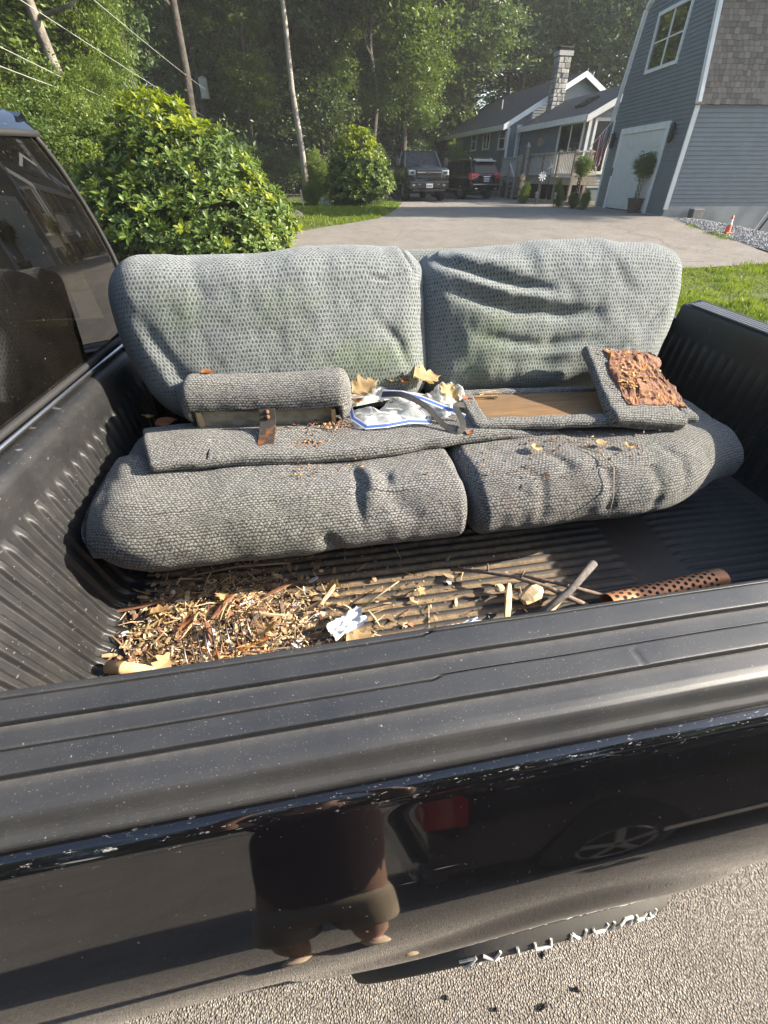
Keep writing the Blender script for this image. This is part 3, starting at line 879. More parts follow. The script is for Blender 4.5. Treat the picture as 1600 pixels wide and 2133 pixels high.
# ---- seat: two joined fronts with a deep seam between them
def seat_z(x, y):
    """top of the seat, used to set things on it"""
    return 1.205 - 0.055 * float(sstep(1.30, 1.62, y))
def seat(x0, x1, which):
    hx = (x1 - x0) / 2; cx = (x0 + x1) / 2
    half = (hx, 0.40, 0.105); r = (0.05, 0.15, 0.095)
    V, F, U, N = rounded(half, r, (240, 150, 50))
    X, Y, Z = V[:, 0], V[:, 1], V[:, 2]
    u = X / hx
    top = np.clip(N[:, 2], 0, 1); front = np.clip(-N[:, 1], 0, 1)
    d = 0.006 * fbm(X * 4, Y * 4, 5 + cx, 3) * (top + front)
    d += 0.003 * fbm(X * 14, Y * 12 + Z * 12, 1 + cx, 2)
    d += 0.012 * np.exp(-((Y + 0.30) / 0.09) ** 2) * top * (1 - np.abs(u) ** 4)
    s = Y + (-Z)                              # runs over the front edge
    def f2(pts, dep, wd): return fold(X, -(np.where(front > 0.3, -0.40 - (0.105 - Z) * 0.9, Y)), [(a, -b_) for a, b_ in pts], dep, wd)
    if which == 'L':
        d += f2([(0.235, -0.16), (0.245, -0.26), (0.225, -0.36), (0.235, -0.46)], 0.015, 0.016)
        d += -f2([(0.275, -0.18), (0.285, -0.30), (0.27, -0.42)], 0.012, 0.022)
        d += f2([(0.31, -0.37), (0.36, -0.43), (0.42, -0.46)], 0.013, 0.028)
        d += f2([(0.335, -0.22), (0.33, -0.30)], 0.012, 0.018)
        d += f2([(0.12, -0.47), (0.17, -0.55)], 0.014, 0.02)
        d += f2([(-0.36, -0.40), (-0.1, -0.47), (0.1, -0.44)], 0.004, 0.03)
    else:
        for (a, b0, b1, dep) in ((-0.30, -0.18, -0.40, .009), (-0.17, -0.30, -0.50, .010), (0.0, -0.36, -0.52, .008), (0.12, -0.25, -0.48, .008), (-0.40, -0.30, -0.5, .010), (0.27, -0.3, -0.5, .005)):
            d += f2([(a, b0), (a + 0.035, (b0 + b1) / 2), (a + 0.02, b1)], dep, 0.02)
    V = V + N * d[:, None]
    # the seat sags toward the back, and the outer end of the right half drops
    wx = V[:, 0] + cx; wy = V[:, 1] + 1.375
    V[:, 2] += -0.055 * sstep(1.30, 1.62, wy)
    if which == 'L':
        V[:, 1] += 0.10 * sstep(-0.42, -0.72, wx) ** 2 * (V[:, 1] < 0)
        V[:, 2] += (-0.045 * sstep(-0.52, -0.70, wx) ** 2) * (Z > 0) + 0.03 * sstep(-0.52, -0.70, wx) ** 2 * (Z < 0)
    else:
        V[:, 1] += 0.20 * sstep(1.05, 1.60, wx) ** 1.3 * (V[:, 1] < 0) - 0.06 * sstep(1.25, 1.6, wx) * (V[:, 1] > 0.1)
        V[:, 2] += -0.045 * sstep(1.20, 1.58, wx)
    V += np.array([cx, 1.375, 1.105])
    dirt = np.zeros(len(V))
    for (dx, dy, sx, sy_, a) in ((0.10, 1.27, 0.06, 0.05, 1.0), (0.05, 1.33, 0.18, 0.03, 0.8), (0.95, 1.22, 0.12, 0.08, 0.55), (1.30, 1.30, 0.05, 0.06, 1.0), (0.62, 1.0, 0.3, 0.06, 0.35)):
        dirt += a * np.exp(-((V[:, 0] - dx) / sx) ** 2 - ((V[:, 1] - dy) / sy_) ** 2)
    dirt += 0.22 + 0.15 * fbm(V[:, 0] * 5, V[:, 1] * 5, 1.0)
    dirt = np.clip(dirt, 0, 1)
    moss = np.clip(0.3 * fbm(V[:, 0] * 3, V[:, 1] * 3, 2.0) + (0.22 if which == 'R' else 0.12), 0, 1)
    o = mk('seat_cushion', V, F, M['fab_seat'], sofa, smooth=True, uv=U + np.array([cx * 1.3, 0.1]), attr={'moss': moss, 'dirt': dirt}); weld(o)
    return o
sl = seat(-0.705, 0.470, 'L'); sr = seat(0.464, 1.650, 'R')
sl['label'] = 'left half of the seat with one puckered fold'
sr['label'] = 'right half of the seat, its end in shade'
b = B(); b.box((0.42, 1.52, 0.945), (1.95, 0.62, 0.16)); b.build('base_frame', plain('dark_lining_cloth', (0.02, 0.02, 0.02), 0.9), sofa, bevel=0.02)

# ---- loose pieces lying on the seat --------------------------------------
def slab(name, half, r, n, xf, mat, lump=0.003, seed=0.0, moss=0.1, dirt=None, parent=None, org=None, bend=None):
    V, F, U, N = rounded(half, r, n)
    d = lump * fbm(V[:, 0] * 7, V[:, 1] * 7, seed, 3)
    V = V + N * d[:, None]
    if bend is not None: V = bend(V)
    loc = V.copy()
    V = np.array([tuple(xf @ Vector(p)) for p in V.tolist()])
    di = np.full(len(V), 0.12) if dirt is None else dirt(V)
    return mk(name, V, F, mat, parent, org=org or (0, 0, 0), near=(parent is None), smooth=True, uv=U + np.array([seed * 3.1, seed]), attr={'moss': np.full(len(V), moss), 'dirt': di})
def xform(loc, rx=0, ry=0, rz=0):
    return Matrix.Translation(loc) @ Matrix.Rotation(rz, 4, 'Z') @ Matrix.Rotation(ry, 4, 'Y') @ Matrix.Rotation(rx, 4, 'X')

# long flat padded panel
def pbend(V):
    V = V.copy()
    V[:, 2] += -0.003 * np.cos(V[:, 0] * 7)
    V[:, 1] += 0.012 * fbm(V[:, 0] * 4, 0 * V[:, 0], 3) * (V[:, 1] < 0) + 0.035 * sstep(0.1, 0.7, V[:, 0]) * (V[:, 1] < 0)
    V[:, 0] += -0.05 * (V[:, 1] / 0.16) * (V[:, 0] < -0.5)
    V[:, 2] += -0.024 * sstep(-0.02, 0.17, V[:, 1]) - 0.03 * sstep(0.45, 0.72, V[:, 0])
    return V
def pdirt(V):
    a = 0.1 + 1.0 * np.exp(-((V[:, 0] - 0.12) / 0.07) ** 2 - ((V[:, 1] - 1.40) / 0.06) ** 2) + 1.0 * np.exp(-((V[:, 0] + 0.02) / 0.035) ** 2 - ((V[:, 1] - 1.33) / 0.03) ** 2)
    a += 0.6 * np.exp(-((V[:, 0] + 0.44) / 0.05) ** 2 - ((V[:, 1] - 1.45) / 0.04) ** 2) + 0.5 * np.exp(-((V[:, 0] - 0.5) / 0.2) ** 2 - ((V[:, 1] - 1.35) / 0.03) ** 2)
    return np.clip(a, 0, 1)
pan = slab('flat_panel', (0.72, 0.165, 0.019), (0.018, 0.018, 0.017), (170, 40, 8), xform((0.165, 1.415, 1.2265), rx=R(-1.0)), M['fab_seat'], 0.004, 0.7, 0.1, pdirt, org=(0.165, 1.415, 1.205), bend=pbend)
weld(pan)
setprops(pan, 'long flat padded panel in grey tweed lying across the sofa seat', 'cushion panel')
# rolled armrest
ARM = xform((-0.138, 1.545, 1.305), rz=R(-6.5), rx=R(4))
arm = thing('armrest', (-0.138, 1.545, 1.225), 'detached padded sofa armrest lying on the flat panel with a metal bracket', 'armrest', near=True)
V, F, U, N = rounded((0.300, 0.088, 0.088), (0.05, 0.075, 0.075), (110, 40, 40))
d = 0.004 * fbm(V[:, 0] * 7, V[:, 1] * 8, V[:, 2] * 8, 3)
V = V + N * d[:, None]
V[:, 2] += 0.012 * np.exp(-((V[:, 0] - 0.27) / 0.09) ** 2) * (V[:, 2] > 0) - 0.006 * np.exp(-((V[:, 0] + 0.05) / 0.15) ** 2) * (V[:, 2] > 0)
# the lower front is open: push it back to leave a recess under the padded roll
rec = sstep(0.004, -0.008, V[:, 2]) * (V[:, 1] < 0) * sstep(0.262, 0.245, np.abs(V[:, 0]))
V[:, 1] += rec * 0.055
V[:, 2] = np.where((V[:, 2] < 0), V[:, 2] * 0.82, V[:, 2])
V = np.array([tuple(ARM @ Vector(p)) for p in V.tolist()])
o = mk('padded_roll', V, F, M['fab_seat'], arm, smooth=True, uv=U + 5.0, attr={'moss': np.full(len(V), .06), 'dirt': np.full(len(V), .08)}); weld(o)
def sheet(name, half, loc, mat, parent, seed, amp=0.008, nx=60, nz=16, fr=9):
    X, Z = np.meshgrid(np.linspace(-half[0], half[0], nx), np.linspace(-half[1], half[1], nz), indexing='ij')
    Y = amp * fbm(X * fr, Z * fr * 2, seed, 4) + 0 * X
    Z = Z + 0.006 * fbm(X * 8, 0 * X, seed + 3) * (Z < 0)
    V = np.stack([X + loc[0], Y + loc[1], Z + loc[2]], -1).reshape(-1, 3)
    V = np.array([tuple(ARM @ Vector(p)) for p in V.tolist()])
    o = mk(name, V, grid_faces(nx, nz), mat, parent, smooth=True)
    return o
M['kraft'] = plain('weathered_lining_paper', (0.30, 0.275, 0.21), 0.9, var=0.35, scale=18, bump=0.5, bscale=60, bdist=0.003)
sheet('lining_paper', (0.115, 0.032), (-0.135, -0.066, -0.040), M['kraft'], arm, 1.0)
sheet('lining_paper', (0.115, 0.034), (0.120, -0.060, -0.036), M['kraft'], arm, 4.0)
M['raw_wood'] = plain('raw_pine', (0.42, 0.32, 0.19), 0.8, var=0.3, scale=30)
for sx in (-0.232, 0.232):
    b = B(); pts = [ARM @ Vector((sx, -0.074, z)) for z in (-0.072, -0.004)]
    b.box(ARM @ Vector((sx * 1.0, -0.070, -0.038)), (0.014, 0.012, 0.066), ARM.to_3x3()); b.build('wood_edge', M['raw_wood'], arm)
M['bracket'] = plain('rusty_black_steel', (0.035, 0.03, 0.028), 0.5, metal=0.6, var=0.4, scale=30)
n_ = NT('bracket_steel'); 
geo = n_.new('ShaderNodeSeparateXYZ'); n_.link(n_.coord(), geo.inputs[0])
rs = n_.math('ADD', n_.math('MULTIPLY', geo.outputs[2], -9.0), n_.math('MULTIPLY', n_.noise(40, 5, 0.7), 1.3))
n_.color(n_.mix(n_.ramp(rs, [(0.30, 0.0), (0.62, 1.0)]), (0.06, 0.055, 0.048), (0.36, 0.13, 0.03))); n_.rough(0.5); n_.set(Metallic=0.4); n_.bump(n_.noise(150, 4), 0.3, 0.001)
M['bracket'] = n_.mat
# bracket: hangs over the front of the roll and down onto the seat
b = B()
x0b, x1b = -0.200, -0.125
def bx(px): return px
pth = [(1.452, 1.312), (1.437, 1.275), (1.375, 1.256), (1.285, 1.246)]
for (ya, za), (yb, zb) in zip(pth[:-1], pth[1:]):
    dx0 = -0.012 * (1.452 - ya) / 0.17; dx1 = -0.012 * (1.452 - yb) / 0.17
    w = 0.027
    cxs = -0.141
    nrm = Vector((0, zb - za, -(yb - ya))).normalized() * 0.0028
    p = [Vector((cxs - w + dx1, yb, zb)), Vector((cxs + w + dx1, yb, zb)), Vector((cxs + w + dx0, ya, za)), Vector((cxs - w + dx0, ya, za))]
    b.hexa([q - nrm for q in p] + [q + nrm for q in p])
tipc = Vector((-0.154, 1.285, 1.246))
b.lathe(tipc + Vector((0, 0, 0)), [(0.0, -0.0026), (0.027, -0.0026), (0.027, 0.0026), (0.0, 0.0026)], 20)
brk = b.build('bracket', M['bracket'], arm, bevel=0.0012)
M['rust'] = plain('rust', (0.17, 0.075, 0.035), 0.8, var=0.4, scale=60)
for (py, pz) in ((1.449, 1.300), (1.440, 1.284)):
    b = B(); b.lathe((-0.141, py - 0.004, pz + 0.003), [(0.0, -0.008), (0.006, -0.006), (0.0075, 0.0), (0.0075, 0.004)], 12, 'Y'); b.build('bolt', M['rust'], brk, smooth=True)

# fabric-framed plywood board
m = NT('weathered_plywood')
gv = n_ = m.mapping(m.coord(), (5, 62, 30))
gr = m.noise(1.0, 6, 0.65, gv)
fl = m.new('ShaderNodeTexWave', bands_direction='Y'); fl.inputs['Scale'].default_value = 16; fl.inputs['Distortion'].default_value = 14; fl.inputs['Detail'].default_value = 3; fl.inputs['Detail Scale'].default_value = 0.8
m.link(m.mapping(m.coord(), (0.35, 1.6, 1)), fl.inputs['Vector'])
wg = m.ramp(m.noise(7, 5, 0.7), [(0.35, 0.0), (0.7, 0.7)])
cc = m.mix(m.math('MULTIPLY', fl.outputs['Fac'], 0.55), m.ramp(gr, [(0.3, (0.13, 0.070, 0.028)), (0.7, (0.36, 0.20, 0.075))]), (0.16, 0.085, 0.032))
cc = m.mix(wg, cc, (0.12, 0.092, 0.062)); m.color(cc); m.rough(0.75); m.bump(gr, 0.4, 0.002); M['ply'] = m.mat
BRD = xform((0.985, 1.420, 1.2495), rz=R(-5.0), rx=R(-0.5))
board = thing('board', (0.985, 1.420, 1.225), 'plywood board with a grey tweed border lying on the right of the seat', 'board', near=True)
b = B(); b.box(BRD @ Vector((0, 0, -0.003)), (0.78, 0.245, 0.014), BRD.to_3x3()); b.build('plywood', M['ply'], board)
def rim(cx, cy, hx, hy, seed):
    V, F, U, N = rounded((hx, hy, 0.0155), (0.013, 0.013, 0.0145), (max(10, int(hx * 220)), max(10, int(hy * 220)), 8))
    V = V + N * (0.0025 * fbm(V[:, 0] * 14, V[:, 1] * 14, seed, 3))[:, None]
    V += np.array([cx, cy, 0])
    V = np.array([tuple(BRD @ Vector(p)) for p in V.tolist()])
    o = mk('fabric_border', V, F, M['fab_seat'], board, smooth=True, uv=U + seed, attr={'moss': np.full(len(V), .1), 'dirt': np.full(len(V), .15)}); weld(o)
rim(0.0, -0.125, 0.412, 0.030, 1.0); rim(0.0, 0.130, 0.405, 0.022, 2.0); rim(-0.388, 0.0, 0.030, 0.148, 3.0); rim(0.388, 0.0, 0.026, 0.142, 4.0)

# torn panel leaning on the backrest
_ex = Vector((.9915, -.035, -.124)).normalized(); _ey = Vector((-.227, .881, .418)); _ey = (_ey - _ex * _ey.dot(_ex)).normalized(); _ez = _ex.cross(_ey)
_c = Vector((1.205, 1.405, 1.326)) - _ez * .016
SLB = Matrix(((_ex.x, _ey.x, _ez.x, _c.x), (_ex.y, _ey.y, _ez.y, _c.y), (_ex.z, _ey.z, _ez.z, _c.z), (0, 0, 0, 1)))
torn = thing('torn_panel', (1.245, 1.40, 1.26), 'tweed panel with rotten orange wood torn open, leaning on the right back cushion', 'panel', near=True)
V, F, U, N = rounded((0.150, 0.190, 0.020), (0.018, 0.018, 0.018), (60, 70, 12))
V = V + N * (0.004 * fbm(V[:, 0] * 10, V[:, 1] * 10, 3.3, 3))[:, None]
V[:, 0] += -0.0 + 0.02 * sstep(-0.1, 0.19, V[:, 1]) * 0
V[:, 2] += 0.014 * sstep(-0.10, -0.17, V[:, 1]) * (V[:, 2] > 0)
V = np.array([tuple(SLB @ Vector(p)) for p in V.tolist()])
o = mk('fabric_wrap', V, F, M['fab_seat'], torn, smooth=True, uv=U + 8, attr={'moss': np.full(len(V), .15), 'dirt': np.full(len(V), .2)}); weld(o)
m = NT('rotten_wood')
nz = m.noise(1.0, 6, 0.7, m.mapping(m.coord(), (48, 20, 40)))
spots = m.noise(16, 5, 0.7)
c1 = m.ramp(nz, [(0.3, (0.085, 0.034, 0.024)), (0.5, (0.21, 0.095, 0.055)), (0.72, (0.36, 0.21, 0.12))])
c2 = m.mix(m.ramp(spots, [(0.57, 0.0), (0.67, 0.8)]), c1, (0.58, 0.24, 0.03))
m.color(c2); m.rough(0.9); m.bump(nz, 0.9, 0.006); M['rot'] = m.mat
X, Y = np.meshgrid(np.linspace(-0.085, 0.150, 60), np.linspace(-0.105, 0.172, 70), indexing='ij')
rag = fbm(Y * 16, 0 * Y, 5.5, 3); rag2 = fbm(X * 16, 0 * X, 2.5, 3)
Xs = X + np.where(X > 0.12, 0.024 * rag, 0) + np.where(X < -0.06, 0.016 * rag, 0) + 0.035 * sstep(0.1, -0.1, Y) * (X > 0.0) * 1.0
Ys = Y + np.where(Y < -0.085, 0.010 * rag2, 0) + np.where(Y > 0.15, 0.008 * rag2, 0)
Zs = 0.0225 + 0.0095 * np.abs(fbm(X * 34, Y * 22, 7.7, 4)) + 0.012 * np.exp(-((X + 0.02) / 0.03) ** 2 - ((Y - 0.0) / 0.045) ** 2)
edge_ = (np.minimum(np.minimum(X + 0.085, 0.150 - X), np.minimum(Y + 0.105, 0.172 - Y)) < 0.004)
Zs = np.where(edge_, 0.016, Zs)
V = np.array([tuple(SLB @ Vector(p)) for p in np.stack([Xs, Ys, Zs], -1).reshape(-1, 3).tolist()])
mk('rotten_board', V, grid_faces(60, 70), M['rot'], torn, smooth=False)
# flakes lying loose on the rotten board
M['orange_foam'] = plain('orange_rot_fibre', (0.46, 0.24, 0.07), 0.9, var=0.45, scale=60)
b = B(); rr = random.Random(3)
for k in range(120):
    px, py = (rr.gauss(-0.01, 0.035), rr.gauss(0.01, 0.045)) if k < 70 else (rr.uniform(-.08, .15), rr.uniform(-.10, .16))
    c = Vector((px, py, 0.033 + rr.uniform(0, .005))); a = rr.uniform(0, 6.3); L = rr.uniform(.003, .011)
    P5 = [SLB @ (c + Vector((math.cos(a + t * 1.2566) * L * rr.uniform(.4, 1.2), math.sin(a + t * 1.2566) * L * rr.uniform(.3, .8), rr.uniform(-.002, .004)))) for t in range(5)]
    b.add(P5, [(0, 1, 2), (0, 2, 3), (0, 3, 4)])
o = b.build('wood_flakes', M['orange_foam'], torn); o['kind'] = 'stuff'
# ================================================================== ground (world frame, z up)
def G(x, y):
    x = np.asarray(x, dtype=float); y = np.asarray(y, dtype=float)
    z = np.interp(y, [-60, 0, 3.5, 6, 13.0, 15.0, 16.5, 40, 200], [-2.1, 0.0, .122, .30, .86, .945, .955, .96, .96])
    return z - .55 * sstep(11.8, 15.5, x) * sstep(17, 14, y)
def Gz(x, y): return float(G(x, y))

def m_asphalt():
    n = NT('faded_asphalt')
    co = n.coord()
    big = n.noise(0.35, 5, 0.6, co)
    mid = n.noise(2.2, 6, 0.65, co)
    c = n.ramp(mid, [(0.3, (0.235, 0.212, 0.185)), (0.7, (0.335, 0.305, 0.268))])
    c = n.mix(n.ramp(big, [(0.42, 0.0), (0.7, 0.5)]), c, (0.19, 0.17, 0.15))
    st = n.noise(1.0, 5, 0.65, n.mapping(co, (0.9, 3.4, 1)))
    c = n.mix(n.ramp(st, [(0.62, 0.0), (0.72, 0.45)]), c, (0.085, 0.072, 0.062))
    vo = n.new('ShaderNodeTexVoronoi'); vo.inputs['Scale'].default_value = 165; n.link(co, vo.inputs['Vector'])
    gsp = n.new('ShaderNodeSeparateColor'); n.link(vo.outputs['Color'], gsp.inputs[0])
    agg = n.ramp(gsp.outputs[0], [(0.0, 0.62), (0.55, 1.0), (1.0, 1.5)])
    c = n.mix(1.0, c, agg, 'MULTIPLY')
    gap = n.ramp(vo.outputs['Distance'], [(0.35, 0.0), (0.75, 0.6)])
    c = n.mix(gap, c, (0.11, 0.098, 0.086))
    crack = n.new('ShaderNodeTexVoronoi'); crack.feature = 'DISTANCE_TO_EDGE'; crack.inputs['Scale'].default_value = 0.28
    wv = n.new('ShaderNodeVectorMath', operation='MULTIPLY_ADD'); n.link(n.noise(1.3, 5, 0.65, co, out=1), wv.inputs[0]); wv.inputs[1].default_value = (1.6, 1.6, 0); n.link(co, wv.inputs[2])
    n.link(wv.outputs[0], crack.inputs['Vector'])
    c = n.mix(n.ramp(crack.outputs['Distance'], [(0.0, 0.35), (0.005, 0.0)]), c, (0.05, 0.045, 0.04))
    n.color(c); n.rough(0.85); n.set(Specular_IOR_Level=0.3)
    hb = n.math('ADD', n.math('MULTIPLY', vo.outputs['Distance'], -1.0), n.math('MULTIPLY', gsp.outputs[1], 0.35))
    n.bump(hb, 1.0, 0.006)
    return n.mat
def m_lawn():
    n = NT('lawn_soil')
    a = n.noise(0.8, 5, 0.6); b_ = n.noise(14, 5, 0.7)
    c = n.ramp(b_, [(0.3, (0.040, 0.060, 0.012)), (0.6, (0.085, 0.105, 0.020)), (0.8, (0.14, 0.14, 0.04))])
    c = n.mix(n.ramp(a, [(0.55, 0.0), (0.72, 0.6)]), c, (0.12, 0.085, 0.045))
    n.color(c); n.rough(0.95); n.bump(b_, 0.9, 0.04)
    return n.mat
M['asphalt'] = m_asphalt(); M['lawn'] = m_lawn()
xs = np.concatenate([np.linspace(-300, -40, 10), np.linspace(-36, 36, 90), np.linspace(40, 300, 10)])
ys = np.concatenate([np.linspace(-300, -30, 8), np.linspace(-28, 40, 120), np.linspace(45, 500, 12)])
X, Y = np.meshgrid(xs, ys, indexing='ij')
Z = G(X, Y) - 0.012
o = mk('ground', np.stack([X, Y, Z], -1).reshape(-1, 3), grid_faces(len(xs), len(ys)), M['lawn'], smooth=True); o['kind'] = 'structure'
# forest floor behind everything
n = NT('forest_floor'); n.color(n.ramp(n.noise(1.2, 6, .7), [(.3, (.022, .020, .012)), (.7, (.06, .05, .028))])); n.rough(1.0); M['ffloor'] = n.mat
def strip(name, rows, mat, dz, nx=40, jag=0.0):
    """rows: (y, xl, xr) -> draped sheet"""
    yy = np.array([r[0] for r in rows]); 
    ydense = np.concatenate([np.linspace(a, b_, max(2, int(abs(b_ - a) / 0.3)), endpoint=False) for a, b_ in zip(yy[:-1], yy[1:])] + [[yy[-1]]])
    xl = np.interp(ydense, yy, [r[1] for r in rows]); xr = np.interp(ydense, yy, [r[2] for r in rows])
    if jag:
        xl = xl + jag * fbm(ydense * 1.7, 0 * ydense, 3.0); xr = xr + jag * fbm(ydense * 1.9, 0 * ydense, 6.0)
    T = np.linspace(0, 1, nx)
    X = xl[:, None] + (xr - xl)[:, None] * T[None]; Y = ydense[:, None] + 0 * X
    Z = G(X, Y) + dz
    o = mk(name, np.stack([X, Y, Z], -1).reshape(-1, 3), grid_faces(len(ydense), nx, flip=True), mat, smooth=True)
    o['kind'] = 'structure'
    return o
DRIVE = [(-25, -9, 5.4), (6.0, -7, 5.4), (8.0, -4.5, 5.6), (8.62, -3.2, 6.4), (8.72, -3.0, 7.9), (8.86, -2.6, 9.6), (9.1, -2.0, 10.8), (9.74, -1.0, 10.47), (10.83, -0.05, 10.68), (11.88, 0.0, 10.74), (13.0, 0.05, 11.04), (13.5, .57, 11.2), (14.14, 1.24, 11.45), (14.6, 1.75, 11.58), (15.05, 2.2, 11.66),
         (15.7, 2.68, 11.76), (17.5, 3.3, 12.0), (20.0, 4.08, 12.4), (21.0, 4.35, 11.8), (23.4, 4.97, 11.75), (27.0, 5.3, 11.65), (30.2, 5.5, 12.3), (38, 6.0, 11.7)]
strip('driveway', DRIVE, M['asphalt'], 0.004, 60, 0.06)
strip('forest_ground', [(42, -60, 70), (60, -80, 90), (120, -150, 160)], M['ffloor'], 0.006, 30)
strip('forest_ground_side', [(14.5, -60, -3.0), (20, -60, -2.5), (28, -60, -1.0), (42, -60, 3.5)], M['ffloor'], 0.007, 20, 0.3)
# gravel strip beside the garage
n = NT('grey_gravel'); vo = n.new('ShaderNodeTexVoronoi'); vo.inputs['Scale'].default_value = 22; n.link(n.coord(), vo.inputs['Vector'])
sp_ = n.new('ShaderNodeSeparateColor'); n.link(vo.outputs['Color'], sp_.inputs[0])
n.color(n.mix(1.0, n.ramp(sp_.outputs[0], [(0, (.12, .12, .125)), (1, (.36, .36, .35))]), n.ramp(vo.outputs['Distance'], [(.3, 1.0), (.7, .25)]), 'MULTIPLY')); n.rough(.9); n.bump(vo.outputs['Distance'], -1.0, .04); M['gravel'] = n.mat
strip('gravel_bed', [(9.72, 10.52, 26), (10.83, 10.72, 26), (11.88, 10.78, 26), (13.0, 11.07, 26), (13.6, 11.25, 26), (14.55, 11.62, 26)], M['gravel'], 0.010, 40, 0.05)
# loose gravel stones: real little stones, joined
def stones(name, n, fx, mat, smin, smax, label, cat):
    V = []; F = []; r_ = random.Random(5)
    for k in range(n):
        x, y = fx(r_)
        s = r_.uniform(smin, smax); z = Gz(x, y) + 0.006 + s * 0.25
        pts = [Vector((r_.uniform(.6, 1) * a, r_.uniform(.6, 1) * b_, r_.uniform(.5, .8) * c)) * s for a, b_, c in ((1, 0, 0), (-1, 0, 0), (0, 1, 0), (0, -1, 0), (0, 0, 1), (0, 0, -1))]
        rt = Matrix.Rotation(r_.uniform(0, 6.3), 3, 'Z') @ Matrix.Rotation(r_.uniform(0, 1), 3, 'X')
        b0 = len(V)
        V += [tuple(rt @ p + Vector((x, y, z))) for p in pts]
        F += [(b0 + i, b0 + j, b0 + k2) for i, j, k2 in ((0, 2, 4), (2, 1, 4), (1, 3, 4), (3, 0, 4), (2, 0, 5), (1, 2, 5), (3, 1, 5), (0, 3, 5))]
    o = mk(name, V, F, mat); setprops(o, label, cat, kind='stuff'); return o
M['pebble'] = plain('pebble_grey', (0.27, 0.27, 0.27), 0.9, var=0.6, scale=9)
def fx(r_):
    y = r_.uniform(9.9, 14.4); xl = np.interp(y, [9.72, 10.83, 11.88, 13.0, 14.5], [10.5, 10.7, 10.76, 11.05, 11.6])
    return xl + 0.02 + abs(r_.gauss(0, 1)) * 1.6, y
stones('gravel_stones', 5200, fx, M['pebble'], 0.015, 0.045, 'loose grey gravel stones beside the garage', 'gravel')
# a few dark bits on the asphalt beside the truck
M['bark'] = plain('dark_bark_bits', (0.025, 0.02, 0.016), 0.9)
for i, (u_, v_) in enumerate(((0.36, 0.105), (0.50, 0.085), (0.30, 0.02), (0.425, 0.045), (0.55, 0.19), (0.22, 0.155), (0.62, 0.10))):
    b = B(); rr = random.Random(i); L = (0.016, 0.03, 0.01, 0.012, 0.02, 0.012, 0.022)[i]
    a = rr.uniform(0, 3.1)
    p0 = Vector((u_, v_, 0.012)); d_ = Vector((math.cos(a), math.sin(a), 0.15)) * L
    b.tube([p0 - d_ / 2, p0 + d_ * 0.1 + Vector((0, 0, .003)), p0 + d_ / 2], [0.002, 0.005, 0.002], 6)
    o = b.build('bark_crumb', M['bark'], org=(u_, v_, 0.006))
    setprops(o, 'small dark crumb of bark on the sunlit asphalt beside the truck', 'debris', 'bark crumbs on the asphalt')

# ---- grass blades
def blades(name, n, sampler, h, label, seed, mat):
    r_ = np.random.default_rng(seed)
    P = sampler(r_, n)
    x, y = P[:, 0], P[:, 1]
    n = len(x)
    z = G(x, y) - 0.01
    clump = 0.6 + 0.5 * fbm(x * 1.3, y * 1.3, 2.0) + 0.35 * fbm(x * 6, y * 6, 4.0)
    hh = h * np.clip(clump, 0.3, 1.6) * r_.uniform(0.6, 1.25, n)
    a = r_.uniform(0, 2 * PI, n); w = r_.uniform(0.004, 0.008, n) * (1 if h < .1 else 1.3)
    lean = r_.uniform(0.1, 0.7, n) * hh; b_ = r_.uniform(0, 2 * PI, n)
    dx, dy = np.cos(a) * w, np.sin(a) * w
    p0 = np.stack([x - dx, y - dy, z], 1); p1 = np.stack([x + dx, y + dy, z], 1)
    m0 = np.stack([x + dx * .8 + np.cos(b_) * lean * .4, y + dy * .8 + np.sin(b_) * lean * .4, z + hh * .6], 1)
    m1 = np.stack([x - dx * .8 + np.cos(b_) * lean * .4, y - dy * .8 + np.sin(b_) * lean * .4, z + hh * .6], 1)
    t = np.stack([x + np.cos(b_) * lean, y + np.sin(b_) * lean, z + hh], 1)
    V = np.stack([p0, p1, m0, m1, t], 1).reshape(-1, 3)
    i = np.arange(n) * 5
    F = [tuple(f) for f in np.stack([i, i + 1, i + 2, i + 3], 1).tolist()] + [tuple(f) for f in np.stack([i + 3, i + 2, i + 4], 1).tolist()]
    o = mk(name, V, F, mat, smooth=False); setprops(o, label, 'grass', kind='stuff'); return o
M['grass'] = leafmat('grass_blade', (0.075, 0.125, 0.012), (0.20, 0.25, 0.030), trans=0.45, scale=2.2, rough=0.5)
xl_y = [r_[0] for r_ in DRIVE]; xl_x = [r_[1] for r_ in DRIVE]; xr_x = [r_[2] for r_ in DRIVE]
def s_right(r_, n):
    x = r_.uniform(5.5, 13.5, n); y = r_.uniform(3.6, 8.85, n)
    yb = np.interp(x, [5.4, 5.6, 6.4, 7.9, 9.6, 14], [6.0, 8.0, 8.62, 8.72, 8.86, 8.95])
    bare = np.exp(-((x - 7.9) / .38) ** 2 - ((y - 6.95) / .2) ** 2) + .8 * np.exp(-((x - 8.9) / .3) ** 2 - ((y - 7.5) / .15) ** 2)
    k = (y < yb + 0.05 * r_.normal(size=n)) & (r_.random(n) > bare * 1.1)
    return np.stack([x[k], y[k]], 1)
blades('lawn_grass', 52000, s_right, 0.085, 'sunlit green grass beyond the tailgate', 1, M['grass'])
def s_left(r_, n):
    x = r_.uniform(-1.5, 5.2, n); y = r_.uniform(12.6, 26, n)
    k = (x < np.interp(y, xl_y, xl_x) + 0.06 * r_.normal(size=n))
    return np.stack([x[k], y[k]], 1)
blades('verge_grass', 42000, s_left, 0.10, 'patchy sunlit grass between the two rhododendrons and the drive', 2, M['grass'])
